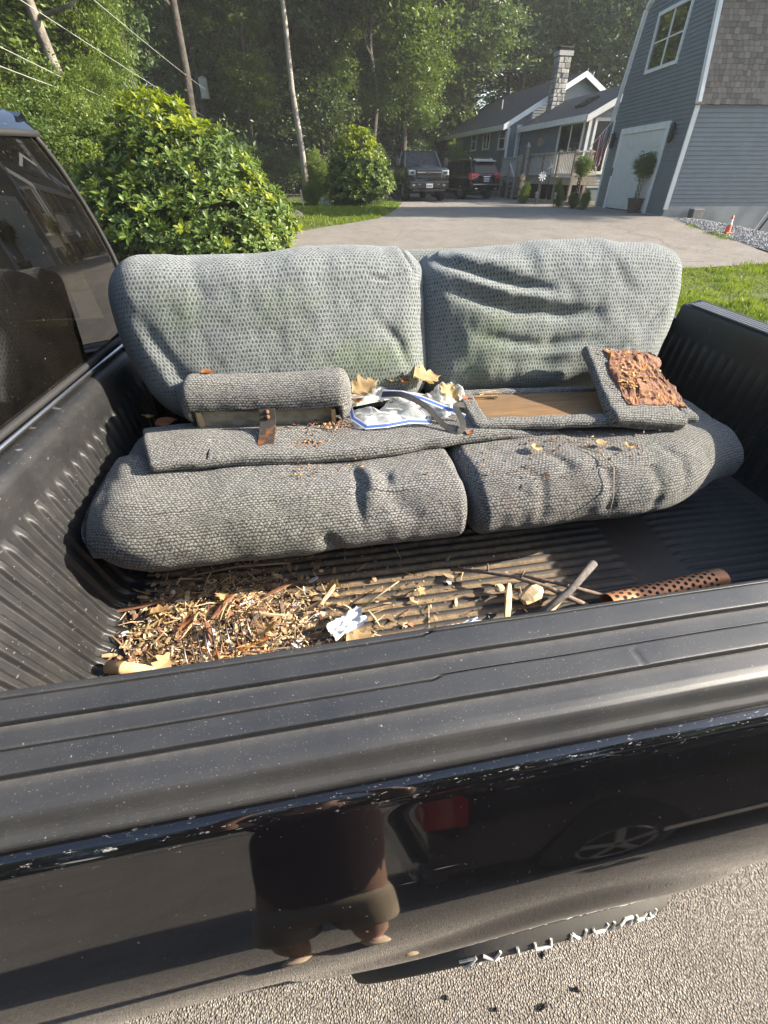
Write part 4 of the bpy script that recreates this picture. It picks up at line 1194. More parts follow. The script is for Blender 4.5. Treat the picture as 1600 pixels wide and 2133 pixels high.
def s_weeds(r_, n):
    t = r_.random(n); y = 9.75 + 4.6 * t
    x = np.interp(y, [9.74, 10.83, 11.88, 13.0, 14.5], [10.5, 10.70, 10.76, 11.06, 11.6]) + 0.10 * r_.normal(size=n)
    k = fbm(y * 1.7, 0 * y, 5.0) > 0.15
    return np.stack([x[k], y[k]], 1)
blades('edge_weeds', 2600, s_weeds, 0.11, 'ragged weeds along the edge of the gravel', 3, M['grass'])
# ================================================================== buildings
def m_siding(name, c):
    n = NT(name); nz = n.noise(3, 4); f = n.noise(1.0, 3, .6, n.mapping(n.coord(), (3, 3, 60)))
    cc = n.ramp(nz, [(.3, tuple(x * .9 for x in c)), (.7, tuple(x * 1.08 for x in c))])
    n.color(cc); n.rough(.55); n.bump(f, .12, .002); return n.mat
M['siding'] = m_siding('blue_grey_vinyl', (0.150, 0.178, 0.195))
M['trim'] = plain('white_trim', (0.72, 0.72, 0.70), 0.5, var=0.08)
M['roofing'] = plain('charcoal_roof_shingle', (0.060, 0.058, 0.057), 0.9, var=0.5, scale=9, bump=.6, bscale=14, bdist=.03)
M['concrete'] = plain('foundation_concrete', (0.36, 0.35, 0.33), 0.9, var=0.3, scale=1.5, bump=.3, bscale=30, bdist=.005)
M['doorpaint'] = plain('white_door', (0.66, 0.66, 0.63), 0.45, var=0.06)
n = NT('window_glass'); n.color((0.015, 0.018, 0.02)); n.rough(0.04); n.set(Specular_IOR_Level=0.9, Coat_Weight=1.0); M['glass'] = n.mat
n = NT('cedar_shingle'); info = n.new('ShaderNodeObjectInfo')
gr = n.noise(1.0, 4, .6, n.mapping(n.coord(), (40, 40, 4)))
rc = n.ramp(info.outputs['Random'], [(0, (0.135, 0.115, 0.098)), (.5, (0.20, 0.172, 0.148)), (1, (0.27, 0.24, 0.205))])
n.color(n.mix(n.ramp(gr, [(.3, .5), (.7, 0.0)]), rc, (.10, .08, .07))); n.rough(.9); n.bump(gr, .3, .004); M['cedar'] = n.mat
M['deckwood'] = plain('weathered_deck_wood', (0.33, 0.28, 0.225), 0.85, var=.3, scale=8)

class Frame:
    """local wall frame: origin o, along unit a (horizontal), outward normal nrm; P(s,h,d) -> world"""
    def __init__(s, o, a, nrm):
        s.o = Vector(o); s.a = Vector((*a, 0)).normalized(); s.n = Vector((*nrm, 0)).normalized()
    def P(s, t, z, d=0.0):
        p = s.o + s.a * t + s.n * d
        return (p.x, p.y, z)
    def box(s, b, t0, t1, z0, z1, d0, d1, m=0):
        b.hexa([s.P(t0, z0, d1), s.P(t1, z0, d1), s.P(t1, z0, d0), s.P(t0, z0, d0), s.P(t0, z1, d1), s.P(t1, z1, d1), s.P(t1, z1, d0), s.P(t0, z1, d0)], m)

def siding(fr, spans, z0, z1, step, parent, mat, name='siding_board', skip=()):
    """one clapboard object per course; spans(z)->[(t0,t1)...] list of runs"""
    z = z0; k = 0
    while z < z1 - 0.02:
        zt = min(z + step, z1)
        runs = spans(z + step * .5)
        for (a0, a1) in runs:
            if a1 - a0 < 0.03: continue
            b = B()
            b.hexa([fr.P(a0, z, 0.026), fr.P(a1, z, 0.026), fr.P(a1, z, 0.0), fr.P(a0, z, 0.0), fr.P(a0, zt + .004, 0.008), fr.P(a1, zt + .004, 0.008), fr.P(a1, zt + .004, 0.0), fr.P(a0, zt + .004, 0.0)])
            b.build(name, mat, parent)
        z += step; k += 1
def runs_cut(t0, t1, holes, z):
    out = [(t0, t1)]
    for (a, b_, za, zb) in holes:
        if za < z < zb:
            nw = []
            for (p, q) in out:
                if b_ <= p or a >= q: nw.append((p, q)); continue
                if a > p: nw.append((p, a))
                if b_ < q: nw.append((b_, q))
            out = nw
    return out
def window(fr, t0, t1, z0, z1, parent, cols=2, rows=2, tw_=0.09, split=True, name='window'):
    b = B()
    fr.box(b, t0, t0 + tw_, z0, z1, 0.0, 0.06); fr.box(b, t1 - tw_, t1, z0, z1, 0.0, 0.06)
    fr.box(b, t0 + tw_, t1 - tw_, z1 - tw_, z1, 0.0, 0.06); fr.box(b, t0 + tw_, t1 - tw_, z0, z0 + tw_, 0.0, 0.065)
    w = b.build(name, M['trim'], parent)
    b = B(); fr.box(b, t0 + tw_, t1 - tw_, z0 + tw_, z1 - tw_, 0.006, 0.016); b.build('pane', M['glass'], w)
    b = B()
    a0, a1, c0, c1 = t0 + tw_, t1 - tw_, z0 + tw_, z1 - tw_
    for i in range(1, cols):
        t = a0 + (a1 - a0) * i / cols
        wd = 0.035 if (cols == 2) else 0.014
        fr.box(b, t - wd, t + wd, c0, c1, 0.016, 0.036)
    for i in range(1, rows):
        z = c0 + (c1 - c0) * i / rows
        fr.box(b, a0, a1, z - 0.018, z + 0.018, 0.0161, 0.0345)
    if b.v: b.build('muntin', M['trim'], w)
    return w

# ---------------------------------------------------------------- gambrel garage
GC = Vector((11.61, 15.06, 0)); da = (0.14397, 0.98958); dn = (-0.98958, 0.14397)
gar = thing('garage', (GC.x, GC.y, 0.95), 'blue-grey gambrel garage with a white overhead door and shingled roof side', 'garage')
FW = Frame((GC.x, GC.y, 0), da, dn)
FS = Frame((GC.x, GC.y, 0), (-dn[0], -dn[1]), (-da[0], -da[1]))      # side wall, runs away to the right
GW, GD = 5.10, 9.0
ZE, ZK, ZR, INS = 3.62, 6.25, 7.45, 0.62
# solid core behind the boards
b = B()
poly = [(0.0, 0.3), (GW, 0.3), (GW, ZE), (GW - INS, ZK), (GW / 2, ZR), (INS, ZK), (0.0, ZE)]
b.prism(poly, lambda t, z, d: FW.P(t, z, -d), 0.0, GD)
b.build('wall_core', M['siding'], gar)
DT0, DT1, DZ = 1.02, 4.28, 3.30
holes = [(DT0, DT1, 0.0, DZ), (1.70, 3.62, 4.62, 6.02)]
def gspan(z):
    if z < ZE: t0, t1 = 0.0, GW
    elif z < ZK: k = (z - ZE) / (ZK - ZE) * INS; t0, t1 = k, GW - k
    else:
        k = INS + (z - ZK) / (ZR - ZK) * (GW / 2 - INS); t0, t1 = k, GW - k
    return runs_cut(t0 + .01, t1 - .01, holes, z)
siding(FW, gspan, 0.98, ZR, 0.105, gar, M['siding'])
b = B(); FS.box(b, 0.02, GD, 0.0, 1.20, 0.0, 0.03); b.build('foundation', M['concrete'], gar)
b = B(); FW.box(b, 0.0, DT0, 0.5, 0.98, 0.0, 0.02); FW.box(b, DT1, GW, 0.5, 0.98, 0.0, 0.02); b.build('foundation', M['concrete'], gar)
siding(FS, lambda z: [(0.06, GD)], 1.20, 3.60, 0.1045, gar, M['siding'])
# corner boards
b = B(); FS.box(b, -0.028, 0.10, 1.12, ZE, 0.0, 0.045); b.build('corner_board', M['trim'], gar)
b = B(); FW.box(b, GW - 0.09, GW + 0.02, 0.95, ZE, 0.0, 0.045); b.build('corner_board', M['trim'], gar)
# rake boards on the gambrel
def rake(pts, w, nm='rake_board'):
    for p, q in zip(pts[:-1], pts[1:]):
        b = B(); dx, dz = q[0] - p[0], q[1] - p[1]; L = math.hypot(dx, dz); ox, oz = -dz / L * w, dx / L * w
        c = [(p[0], p[1]), (q[0], q[1]), (q[0] + ox, q[1] + oz), (p[0] + ox, p[1] + oz)]
        b.prism(c, lambda t, z, d: FW.P(t, z, d), 0.0, 0.10)
        b.build(nm, M['trim'], gar)
rake([(-0.10, ZE - 0.05), (INS - 0.06, ZK), (GW / 2, ZR + 0.08)], 0.13)
rake([(GW / 2, ZR + 0.08), (GW - INS + 0.06, ZK), (GW + 0.10, ZE - 0.05)], 0.13)
# steep shingled slope on the side, every shingle its own piece (nearest 300), rest joined
sl_len = math.hypot(INS, ZK - ZE); uh = Vector(FS.P(0, 0, -1)) - Vector(FS.P(0, 0, 0))
def slope_pt(t, s, lift):
    f = s / sl_len
    nz = INS / sl_len; nh = (ZK - ZE) / sl_len
    return FS.P(t, ZE + f * (ZK - ZE) + lift * nz, -f * INS + 0.03 + lift * nh)
ROWH, rows = 0.122, 22
shm = None; cnt = 0
proto = {}
rs_ = random.Random(9)
rest = B()
bslab = B(); bslab.hexa([slope_pt(-0.06, -0.05, -.03), slope_pt(GD, -0.05, -.03), slope_pt(GD, -0.05, 0.0), slope_pt(-0.06, -0.05, 0.0), slope_pt(-0.06, sl_len, -.03), slope_pt(GD, sl_len, -.03), slope_pt(GD, sl_len, 0.0), slope_pt(-0.06, sl_len, 0.0)])
bslab.build('roof_deck', M['cedar'], gar)
# one shared shingle mesh, unit width, placed by matrix
me_sh = bpy.data.meshes.new('shingle')
me_sh.from_pydata([(0, -.022, 0), (1, -.022, 0), (1, .012, 0), (0, .012, 0), (0, -.010, 1), (1, -.010, 1), (1, .002, 1), (0, .002, 1)], [], [(3, 2, 1, 0), (4, 5, 6, 7), (0, 1, 5, 4), (1, 2, 6, 5), (2, 3, 7, 6), (3, 0, 4, 7)])
me_sh.materials.append(M['cedar'])
e_t = FS.a; e_s = (Vector(slope_pt(0, 1, 0)) - Vector(slope_pt(0, 0, 0))).normalized(); e_n = e_t.cross(e_s).normalized()
if e_n.dot(FS.n) < 0: flipn = -1
else: flipn = 1
go = Vector((GC.x, GC.y, 0.95))
cands = []
for r_i in range(rows):
    t = -0.07 - rs_.uniform(0, .1)
    while t < 6.0:
        w = rs_.uniform(0.10, 0.20)
        cands.append((r_i, max(t, -0.07), w - 0.006 - (max(t, -0.07) - t), rs_.uniform(-.010, .010))); t += w
near_c = [c for c in cands if c[1] < 1.75][:300]
near_set = set(id(c) for c in near_c)
for c in cands:
    r_i, t, w, j = c
    if w < 0.03: continue
    s0 = -0.07 + r_i * ROWH + j
    if id(c) in near_set:
        p = Vector(slope_pt(t, s0, 0.022))
        ob = bpy.data.objects.new('shingle', me_sh); COL.objects.link(ob); ob.parent = gar
        mt = Matrix(((e_t.x * w, e_n.x * -flipn, e_s.x * (ROWH + .03), p.x - go.x), (e_t.y * w, e_n.y * -flipn, e_s.y * (ROWH + .03), p.y - go.y), (e_t.z * w, e_n.z * -flipn, e_s.z * (ROWH + .03), p.z - go.z), (0, 0, 0, 1)))
        ob.matrix_local = mt
    else:
        rest.hexa([slope_pt(t, s0, 0.034), slope_pt(t + w, s0, 0.034), slope_pt(t + w, s0, 0.01), slope_pt(t, s0, 0.01), slope_pt(t, s0 + ROWH + .03, 0.030), slope_pt(t + w, s0 + ROWH + .03, 0.030), slope_pt(t + w, s0 + ROWH + .03, 0.006), slope_pt(t, s0 + ROWH + .03, 0.006)])
o = rest.build('shingles_beyond', M['cedar'], gar); o['kind'] = 'stuff'
b = B(); b.hexa([FW.P(-.1, ZK, .1), FW.P(-.1, ZK, -GD), FW.P(INS - .1, ZK - .02, -GD), FW.P(INS - .1, ZK - .02, .1), FW.P(GW / 2, ZR + .12, .1), FW.P(GW / 2, ZR + .12, -GD), FW.P(GW / 2 + .02, ZR + .05, -GD), FW.P(GW / 2 + .02, ZR + .05, .1)])
b.build('upper_roof', M['roofing'], gar)
window(FW, 1.70, 3.62, 4.62, 6.02, gar, 2, 2)
# overhead door
b = B()
FW.box(b, DT0, DT0 + .17, 0.96, DZ, 0.0, 0.05); FW.box(b, DT1 - .17, DT1, 0.96, DZ, 0.0, 0.05); FW.box(b, DT0 + .17, DT1 - .17, DZ - .17, DZ, 0.0, 0.052)
b.build('door_casing', M['trim'], gar)
odoor = B(); FW.box(odoor, DT0 + .17, DT1 - .17, 0.96, DZ - .17, -0.05, 0.0012); od = odoor.build('overhead_door', M['doorpaint'], gar)
hp = (DZ - .17 - 0.98) / 5
# the core wall is solid: seat the door panels just proud of it, inside the casing
for r_i in range(5):
    z0 = 0.98 + r_i * hp
    b = B(); FW.box(b, DT0 + .172, DT1 - .172, z0 + .008, z0 + hp - .006, 0.002, 0.020)
    pn = b.build('door_panel', M['doorpaint'], od)
    for c_i in range(4):
        wq = (DT1 - DT0 - .35) / 4; t0 = DT0 + .175 + c_i * wq
        b = B(); FW.box(b, t0 + .08, t0 + wq - .08, z0 + .10, z0 + hp - .10, 0.0202, 0.027); 
        o = b.build('raised_panel', M['doorpaint'], od)
b = B(); FW.box(b, DT0 + .17, DT1 - .17, 0.955, 0.985, 0.0, 0.03); b.build('door_seal', M['rubber'], od)
b = B(); FW.box(b, DT1 - .12, DT1 - .05, 1.95, 2.2, 0.051, 0.075); b.build('keypad', plain('keypad_grey', (.12, .13, .14)), gar)
# coach lights either side of the door
for t in (0.62, 4.62):
    c = Vector(FW.P(t, 2.95, 0.14)); b = B()
    b.lathe(c, [(0.0, .30), (.10, .22), (.085, .20), (.085, -.12), (.05, -.18), (0, -.2)], 6); b.tube([FW.P(t, 3.05, 0.0), FW.P(t, 3.12, 0.12)], 0.02)
    b.build('coach_light', M['rubber'], gar)

# ---------------------------------------------------------------- ranch house
ran = thing('ranch_house', (12.43, 30.57, 0.96), 'blue-grey ranch house with white trim, dark roof and stone chimney', 'house')
RR = Vector((12.43, 30.57, 0)); RL = Vector((11.81, 41.11, 0))
ad = (RL - RR).normalized(); an = Vector((-ad.y, ad.x, 0))
if an.x > 0: an = -an
FL = Frame(RR, (ad.x, ad.y), (an.x, an.y))
FG = Frame(RR, (-an.x, -an.y), (-ad.x, -ad.y))
LEN = 10.56; ZEV = 4.24; ZB = 1.45; PX = 3.97; ZP = 6.25; WID = 7.94
b = B(); b.prism([(0, 0.9), (WID, 0.9), (WID, ZEV), (PX, ZP), (0, ZEV)], lambda t, z, d: FG.P(t, z, -d), 0.0, LEN); b.build('wall_core', M['siding'], ran)
whole = [(0.05, 0.98, 3.05, 4.12), (2.15, 3.20, 3.18, 4.12), (4.15, 5.0, 3.15, 4.12), (7.3, 8.2, 3.0, 4.05)]
wl = [(0.08, 0.98, 3.10, 4.14, 1, 2), (2.18, 3.18, 3.18, 4.14, 2, 1), (4.18, 5.05, 3.18, 4.13, 1, 2), (7.32, 8.25, 3.05, 4.05, 1, 2)]
siding(FL, lambda z: runs_cut(0.1, LEN, [(w[0], w[1], w[2], w[3]) for w in wl], z), ZB, ZEV - .05, 0.115, ran, M['siding'])
for w in wl: window(FL, w[0], w[1], w[2], w[3], ran, w[4], w[5], 0.075)
def gsp(z):
    if z < ZEV: return runs_cut(0.1, WID, [(0.55, 1.55, 1.9, 4.17)], z)
    k = (z - ZEV) / (ZP - ZEV) * PX
    return [(k + .02, WID - k - .02)]
M['siding_lit'] = m_siding('lit_grey_vinyl', (0.26, 0.29, 0.32))  # siding lightened: grazing sun on the ell gable put into the colour
siding(FG, gsp, ZB, ZP, 0.115, ran, M['siding'])
b = B(); FG.box(b, -0.03, 0.10, ZB, ZEV, 0.0, 0.04); b.build('corner_board', M['trim'], ran)
# roof: two slopes with a white fascia and rakes
def roofslope(t0, z0, t1, z1):
    b = B(); th = 0.10
    b.prism([(t0, z0), (t1, z1), (t1, z1 + th), (t0, z0 + th)], lambda t, z, d: FG.P(t, z, -d), -0.28, LEN + .3)
    return b
k_ = (ZP - ZEV) / PX
roofslope(-0.40, ZEV - .40 * k_ + .04, PX, ZP + .04).build('roof', M['roofing'], ran)
roofslope(PX, ZP + .04, WID + .4, ZEV - .40 * k_ + .04).build('roof', M['roofing'], ran)
b = B(); b.prism([(-0.43, ZEV - .42 * k_ - .09), (-0.40, ZEV - .42 * k_ - .09), (-0.40, ZEV - .42 * k_ + .13), (-0.43, ZEV - .42 * k_ + .13)], lambda t, z, d: FG.P(t, z, -d), -0.30, LEN + .3); b.build('fascia', M['trim'], ran)
b = B(); b.prism([(-0.40, ZEV - .42 * k_ - .06), (0.02, ZEV - .42 * k_ - .06), (0.02, ZEV - .42 * k_ - .02), (-0.40, ZEV - .42 * k_ - .02)], lambda t, z, d: FG.P(t, z, -d), -0.28, LEN + .3); b.build('soffit', M['trim'], ran)
for (ta, za, tb, zb) in ((-0.42, ZEV - .42 * k_, PX, ZP), (PX, ZP, WID + .42, ZEV - .42 * k_)):
    b = B(); b.prism([(ta, za - .12), (tb, zb - .12), (tb, zb + .13), (ta, za + .13)], lambda t, z, d: FG.P(t, z, d), 0.285, 0.33); b.build('rake_board', M['trim'], ran)
b = B(); p = FG.P(1.6, ZEV + 1.6 * k_ + .05, -4.6); b.tube([p, (p[0], p[1], p[2] + .55)], .05, 8); b.build('vent_pipe', M['concrete'], ran)
# side door with nine lights
b = B(); FG.box(b, 0.52, 0.64, 1.9, 4.17, 0, .05); FG.box(b, 1.46, 1.58, 1.9, 4.17, 0, .05); FG.box(b, 0.64, 1.46, 4.05, 4.17, 0, .05)
dr = b.build('side_door', M['trim'], ran)
b = B(); FG.box(b, 0.64, 1.46, 1.9, 4.05, 0.0, .035); b.build('door_leaf', plain('pale_blue_door', (0.42, 0.50, 0.56), .5, var=.05), dr)
b = B(); FG.box(b, 0.76, 1.34, 2.85, 3.9, .036, .042); b.build('pane', M['glass'], dr)
b = B()
for i in range(4): t = .76 + .58 * i / 3; FG.box(b, t - .012, t + .012, 2.85, 3.9, .0425, .055)
for i in range(4): z = 2.85 + 1.05 * i / 3; FG.box(b, .76, 1.34, z - .012, z + .012, .043, .054)
b.build('muntin', M['trim'], dr)
# stone chimney, each stone a piece
ch = B(); CX0, CX1, CYd = 1.98, 2.66, 0.72
FG.box(ch, CX0 + .03, CX1 - .03, 0.9, 6.95, 0.28, CYd); chim = ch.build('chimney', plain('mortar', (.30, .29, .27), .95), ran)
M['stone'] = None
n = NT('chimney_stone'); info = n.new('ShaderNodeObjectInfo'); nz = n.noise(6, 5, .6)
n.color(n.mix(n.ramp(nz, [(.3, .35), (.7, 0.0)]), n.ramp(info.outputs['Random'], [(0, (.20, .19, .18)), (.5, (.36, .34, .31)), (1, (.52, .50, .46))]), (.12, .11, .10))); n.rough(.9); n.bump(nz, .5, .02); M['stone'] = n.mat
rs_ = random.Random(4)
def stone_row(side, z, h):
    if side == 0: t, t1 = CX0, CX1
    else: t, t1 = 0.28, CYd
    while t < t1 - .04:
        w = min(rs_.uniform(.13, .30), t1 - t)
        if t1 - (t + w) < .08: w = t1 - t
        b = B(); j = rs_.uniform(0, .035); gp = .008
        if side == 0: FG.box(b, t + gp, t + w - gp, z + gp, z + h - gp, CYd - .02, CYd + .03 + j)
        else: 
            q0, q1 = CX0 + .02, CX0 - .02 - j
            b.hexa([FG.P(q1, z + gp, t + gp), FG.P(q0, z + gp, t + gp), FG.P(q0, z + gp, t + w - gp), FG.P(q1, z + gp, t + w - gp), FG.P(q1, z + h - gp, t + gp), FG.P(q0, z + h - gp, t + gp), FG.P(q0, z + h - gp, t + w - gp), FG.P(q1, z + h - gp, t + w - gp)])
        b.build('stone', M['stone'], chim, bevel=.018, seg=1)
        t += w
z = 1.8
while z < 6.75:
    h = rs_.uniform(.13, .22)
    for s_i in (0, 1): stone_row(s_i, z, h)
    z += h
b = B(); FG.box(b, CX0 - .06, CX1 + .06, 6.82, 7.0, .22, CYd + .07); b.build('chimney_cap', M['concrete'], chim)
b = B(); FG.box(b, CX0 + .08, CX1 - .08, 7.0, 7.12, .35, CYd - .08); FG.box(b, CX0 - .02, CX1 + .02, 7.12, 7.16, .24, CYd + .03); b.build('flue_cover', M['rubber'], chim)
# front ell with its sliding door
EX0, EX1, EY0, EY1 = 13.25, 17.4, 23.55, 30.5
FE = Frame((EX0, EY0, 0), (0, 1), (-1, 0)); FEG = Frame((EX0, EY0, 0), (1, 0), (0, -1))
EZ, EP, EPX = 4.05, 5.05, 2.07
b = B(); b.prism([(0, .9), (EX1 - EX0, .9), (EX1 - EX0, EZ), (EPX, EP), (0, EZ)], lambda t, z, d: (EX0 + t, EY0 + d, z), 0.0, EY1 - EY0); b.build('ell_core', M['siding'], ran)
siding(FE, lambda z: runs_cut(0.08, EY1 - EY0, [(0.25, 2.55, 1.9, 3.92)], z), 1.9, EZ, 0.115, ran, M['siding'])
def esp(z):
    if z < EZ: return runs_cut(.12, EX1 - EX0, [(.25, 1.9, 2.0, 3.95)], z)
    k = (z - EZ) / (EP - EZ) * EPX
    return [(k, EX1 - EX0 - k)]
siding(FEG, esp, 1.5, EP, 0.115, ran, M['siding_lit'])
b = B(); FEG.box(b, -0.02, .12, 1.5, EZ, 0, .04); b.build('corner_board', M['trim'], ran)
for (ta, za, tb, zb) in ((-.32, EZ - .15, EPX, EP), (EPX, EP, EX1 - EX0 + .3, EZ - .15)):
    b = B(); b.prism([(ta, za), (tb, zb), (tb, zb + .09), (ta, za + .09)], lambda t, z, d: (EX0 + t, EY0 + d, z + .03), -.30, EY1 - EY0 - .1); b.build('roof', M['roofing'], ran)
    b = B(); b.prism([(ta, za - .13), (tb, zb - .13), (tb, zb + .11), (ta, za + .11)], lambda t, z, d: (EX0 + t, EY0 - d, z), .305, .34); b.build('rake_board', M['trim'], ran)
b = B(); b.box((EX0 - .33, (EY0 + EY1) / 2 - .2, EZ - .12), (.03, EY1 - EY0 + .1, .22)); b.box((EX0 - .16, (EY0 + EY1) / 2 - .2, EZ - .19), (.31, EY1 - EY0, .03)); b.build('fascia', M['trim'], ran)
b = B(); b.box((EX0 + .9, EY0 + 2.2, EZ + .62), (.7, .9, .08), rot3(ry=R(-25.8))); b.build('skylight', M['glass'], ran)
sd = window(FE, .25, 2.55, 1.9, 3.92, ran, 2, 1, .11, name='sliding_door')
window(FEG, .25, 1.9, 2.0, 3.95, ran, 2, 1, .11)
# bird house on the ell wall
b = B(); b.prism([(4.05, 3.15), (4.35, 3.15), (4.35, 3.35), (4.2, 3.5), (4.05, 3.35)], lambda t, z, d: FE.P(t, z, d), .03, .2); b.build('bird_house', plain('bird_house_wood', (.36, .27, .19)), ran)

# ---------------------------------------------------------------- deck
DX0, DX1, DY0, DY1, DZF = 12.05, 13.22, 21.95, 27.6, 1.90
dk = thing('deck', (DX0, DY0, 0.96), 'raised weathered wooden deck with white railings beside the ranch house', 'deck')
b = B(); b.box(((DX0 + DX1) / 2, (DY0 + DY1) / 2, DZF - .15), (DX1 - DX0, DY1 - DY0, .24)); b.build('rim_joist', M['deckwood'], dk)
y = DY0
while y < DY1 - .02:
    b = B(); b.box(((DX0 + DX1) / 2 - .02, y + .07, DZF - .01), (DX1 - DX0 + .06, .132, .035)); b.build('deck_board', M['deckwood'], dk); y += .14
for (x, y) in [(DX0 + .06, yy) for yy in (DY0 + .06, 23.4, 24.9, 26.4, DY1 - .06)] + [(12.75, DY0 + .06)]:
    b = B(); b.box((x, y, (2.82 + .93) / 2), (.11, .11, 2.82 - .93)); b.build('post', M['deckwood'], dk)
M['rail_white'] = plain('grey_white_rail', (.50, .48, .44), .6, var=.15)
def railing(p, q, zt, n, parent, zb=DZF + .1, mat=None):
    p, q = Vector(p), Vector(q); b = B(); d = (q - p).normalized(); rt = Matrix.Rotation(math.atan2(d.y, d.x), 3, 'Z')
    b.box(((p.x + q.x) / 2, (p.y + q.y) / 2, zt), ((q - p).length, .10, .045), rt); b.build('hand_rail', mat or M['rail_white'], parent)
    for i in range(n):
        t = (i + .5) / n; c = p.lerp(q, t)
        b = B(); b.box((c.x, c.y, (zt + zb) / 2), (.042, .042, zt - zb)); b.build('baluster', mat or M['rail_white'], parent)
    b = B(); b.box(((p.x + q.x) / 2, (p.y + q.y) / 2, zb), ((q - p).length, .05, .07), rt); b.build('bottom_rail', mat or M['rail_white'], parent)
railing((DX0 + .06, DY0 + .1, 0), (DX0 + .06, 23.35, 0), 2.76, 9, dk)
railing((DX0 + .06, 23.45, 0), (DX0 + .06, 24.85, 0), 2.76, 9, dk)
railing((DX0 + .06, 24.95, 0), (DX0 + .06, 26.35, 0), 2.76, 9, dk)
railing((DX0 + .12, DY0 + .06, 0), (13.2, DY0 + .06, 0), 2.76, 8, dk)
# near-black panel stands in for the shade under the deck
b = B(); b.box((12.95, 25.0, 1.3), (.05, 5.6, .7)); b.build('under_deck_shade', plain('under_deck_dark', (.03, .028, .025)), dk)
# landing and steps to the side door
ld = thing('door_steps', (12.3, 29.4, .96), 'wooden landing and steps with rails at the pale blue side door', 'steps')
b = B(); b.box((13.2, 29.3, 1.80), (1.9, 2.2, .16)); b.build('landing', M['deckwood'], ld)
for i in range(4):
    b = B(); b.box((12.3 - .12, 28.05 - i * .27, 1.70 - i * .2), (1.0, .28, .06)); b.build('tread', M['deckwood'], ld)
for (x, y, z1) in ((12.25, 28.2, 2.75), (12.25, 30.3, 2.75), (11.7, 27.9, 2.5), (11.7, 27.1, 1.9)):
    b = B(); b.box((x, y, (z1 + .95) / 2), (.1, .1, z1 - .95)); b.build('post', M['deckwood'], ld)
railing((12.25, 28.2, 0), (12.25, 30.3, 0), 2.72, 14, ld, 1.95)
b = B(); b.tube([(11.7, 27.9, 2.45), (11.7, 27.1, 1.85)], .04, 6); b.build('sloping_rail', M['rail_white'], ld)
# garland wound on the deck rail
n_leaf = B(); rr = random.Random(2)
def garland(path, name_label):
    b = B()
    for p, q in zip(path[:-1], path[1:]):
        p, q = Vector(p), Vector(q); L = (q - p).length
        for i in range(int(L * 60)):
            t = rr.random(); sag = -.10 * math.sin(PI * ((t * L / 0.7) % 1.0)); c = p.lerp(q, t) + Vector((rr.gauss(0, .05), rr.gauss(0, .05), sag + rr.gauss(0, .045)))
            a = rr.uniform(0, 6.3); d = Vector((math.cos(a), math.sin(a), rr.uniform(-.6, .6))) * rr.uniform(.04, .08); w = d.cross(Vector((0, 0, 1))).normalized() * .02
            b.add([c - d, c + w, c + d, c - w], [(0, 1, 2, 3)], rr.choice((0, 0, 1)))
    o = b.build('garland', [leafmat('garland_leaf', (.03, .05, .05), (.07, .10, .09)), plain('garland_blossom', (.42, .44, .5))], org=path[0])
    setprops(o, name_label, 'garland')
garland([(DX0 + .02, 22.0, 2.80), (DX0 + .02, 23.4, 2.80), (DX0 + .02, 24.9, 2.80), (DX0 + .02, 26.4, 2.80)], 'blue-white flower garland draped along the deck rail')
# lantern post
lp = thing('lantern_post', (11.72, 26.0, .96), 'tall wooden post with a small lantern in front of the deck', 'lamp post')
b = B(); b.box((11.72, 26.0, 1.85), (.12, .12, 1.8)); b.build('post', M['deckwood'], lp)
b = B(); b.lathe((11.72, 26.0, 2.75), [(.11, 0), (.11, .05), (.085, .06), (.085, .28), (.14, .29), (.02, .46), (0, .5)], 6, close=False); b.build('lantern', plain('lantern_copper', (.30, .24, .18)), lp)
# hanging flag on a slanted pole
fl = thing('flag', (12.45, 21.95, 2.6), 'striped flag hanging limp from a slanted pole on the deck corner', 'flag')
b = B(); b.tube([(12.42, 21.95, 2.70), (13.38, 21.58, 3.95)], .016, 6); b.build('pole', M['trim'], fl)
X, Zg = np.meshgrid(np.linspace(0, 1, 30), np.linspace(0, 1, 40), indexing='ij')
n = NT('flag_cloth'); sx = n.new('ShaderNodeSeparateXYZ'); n.link(n.coord('UV'), sx.inputs[0])
st = n.math('GREATER_THAN', n.math('FRACT', n.math('MULTIPLY', sx.outputs[0], 6.5)), .5)
cf = n.mix(st, (.30, .022, .03), (.52, .48, .46))
can = n.math('MULTIPLY', n.math('GREATER_THAN', sx.outputs[1], .60), n.math('GREATER_THAN', sx.outputs[0], .46))
vo = n.new('ShaderNodeTexVoronoi'); vo.inputs['Scale'].default_value = 14; vo.inputs['Randomness'].default_value = 0; n.link(n.coord('UV'), vo.inputs['Vector'])
cf = n.mix(can, cf, n.mix(n.math('LESS_THAN', vo.outputs['Distance'], .28), (.018, .022, .075), (.6, .6, .6))); n.color(cf); n.rough(.8); M['flagc'] = n.mat
pa, pb = Vector((12.42, 21.95, 2.70)), Vector((13.38, 21.58, 3.95))
V = []
for i in range(30):
    for j in range(40):
        s_, t_ = i / 29, j / 39            # s along the pole, t up
        p = pa.lerp(pb, .40 + .56 * s_)
        q = Vector((12.80 + .30 * s_, 21.70, 2.12 + .25 * s_))
        c_ = q.lerp(p, t_ ** 1.1)
        wob = .07 * math.sin(s_ * 16 + t_ * 2.5) * (1 - t_ ** 3)
        V.append((c_.x + wob * .4, c_.y + wob, c_.z))
UV = np.stack([X.ravel(), Zg.ravel()], 1)
mk('cloth', V, grid_faces(30, 40), M['flagc'], fl, smooth=True, uv=UV)
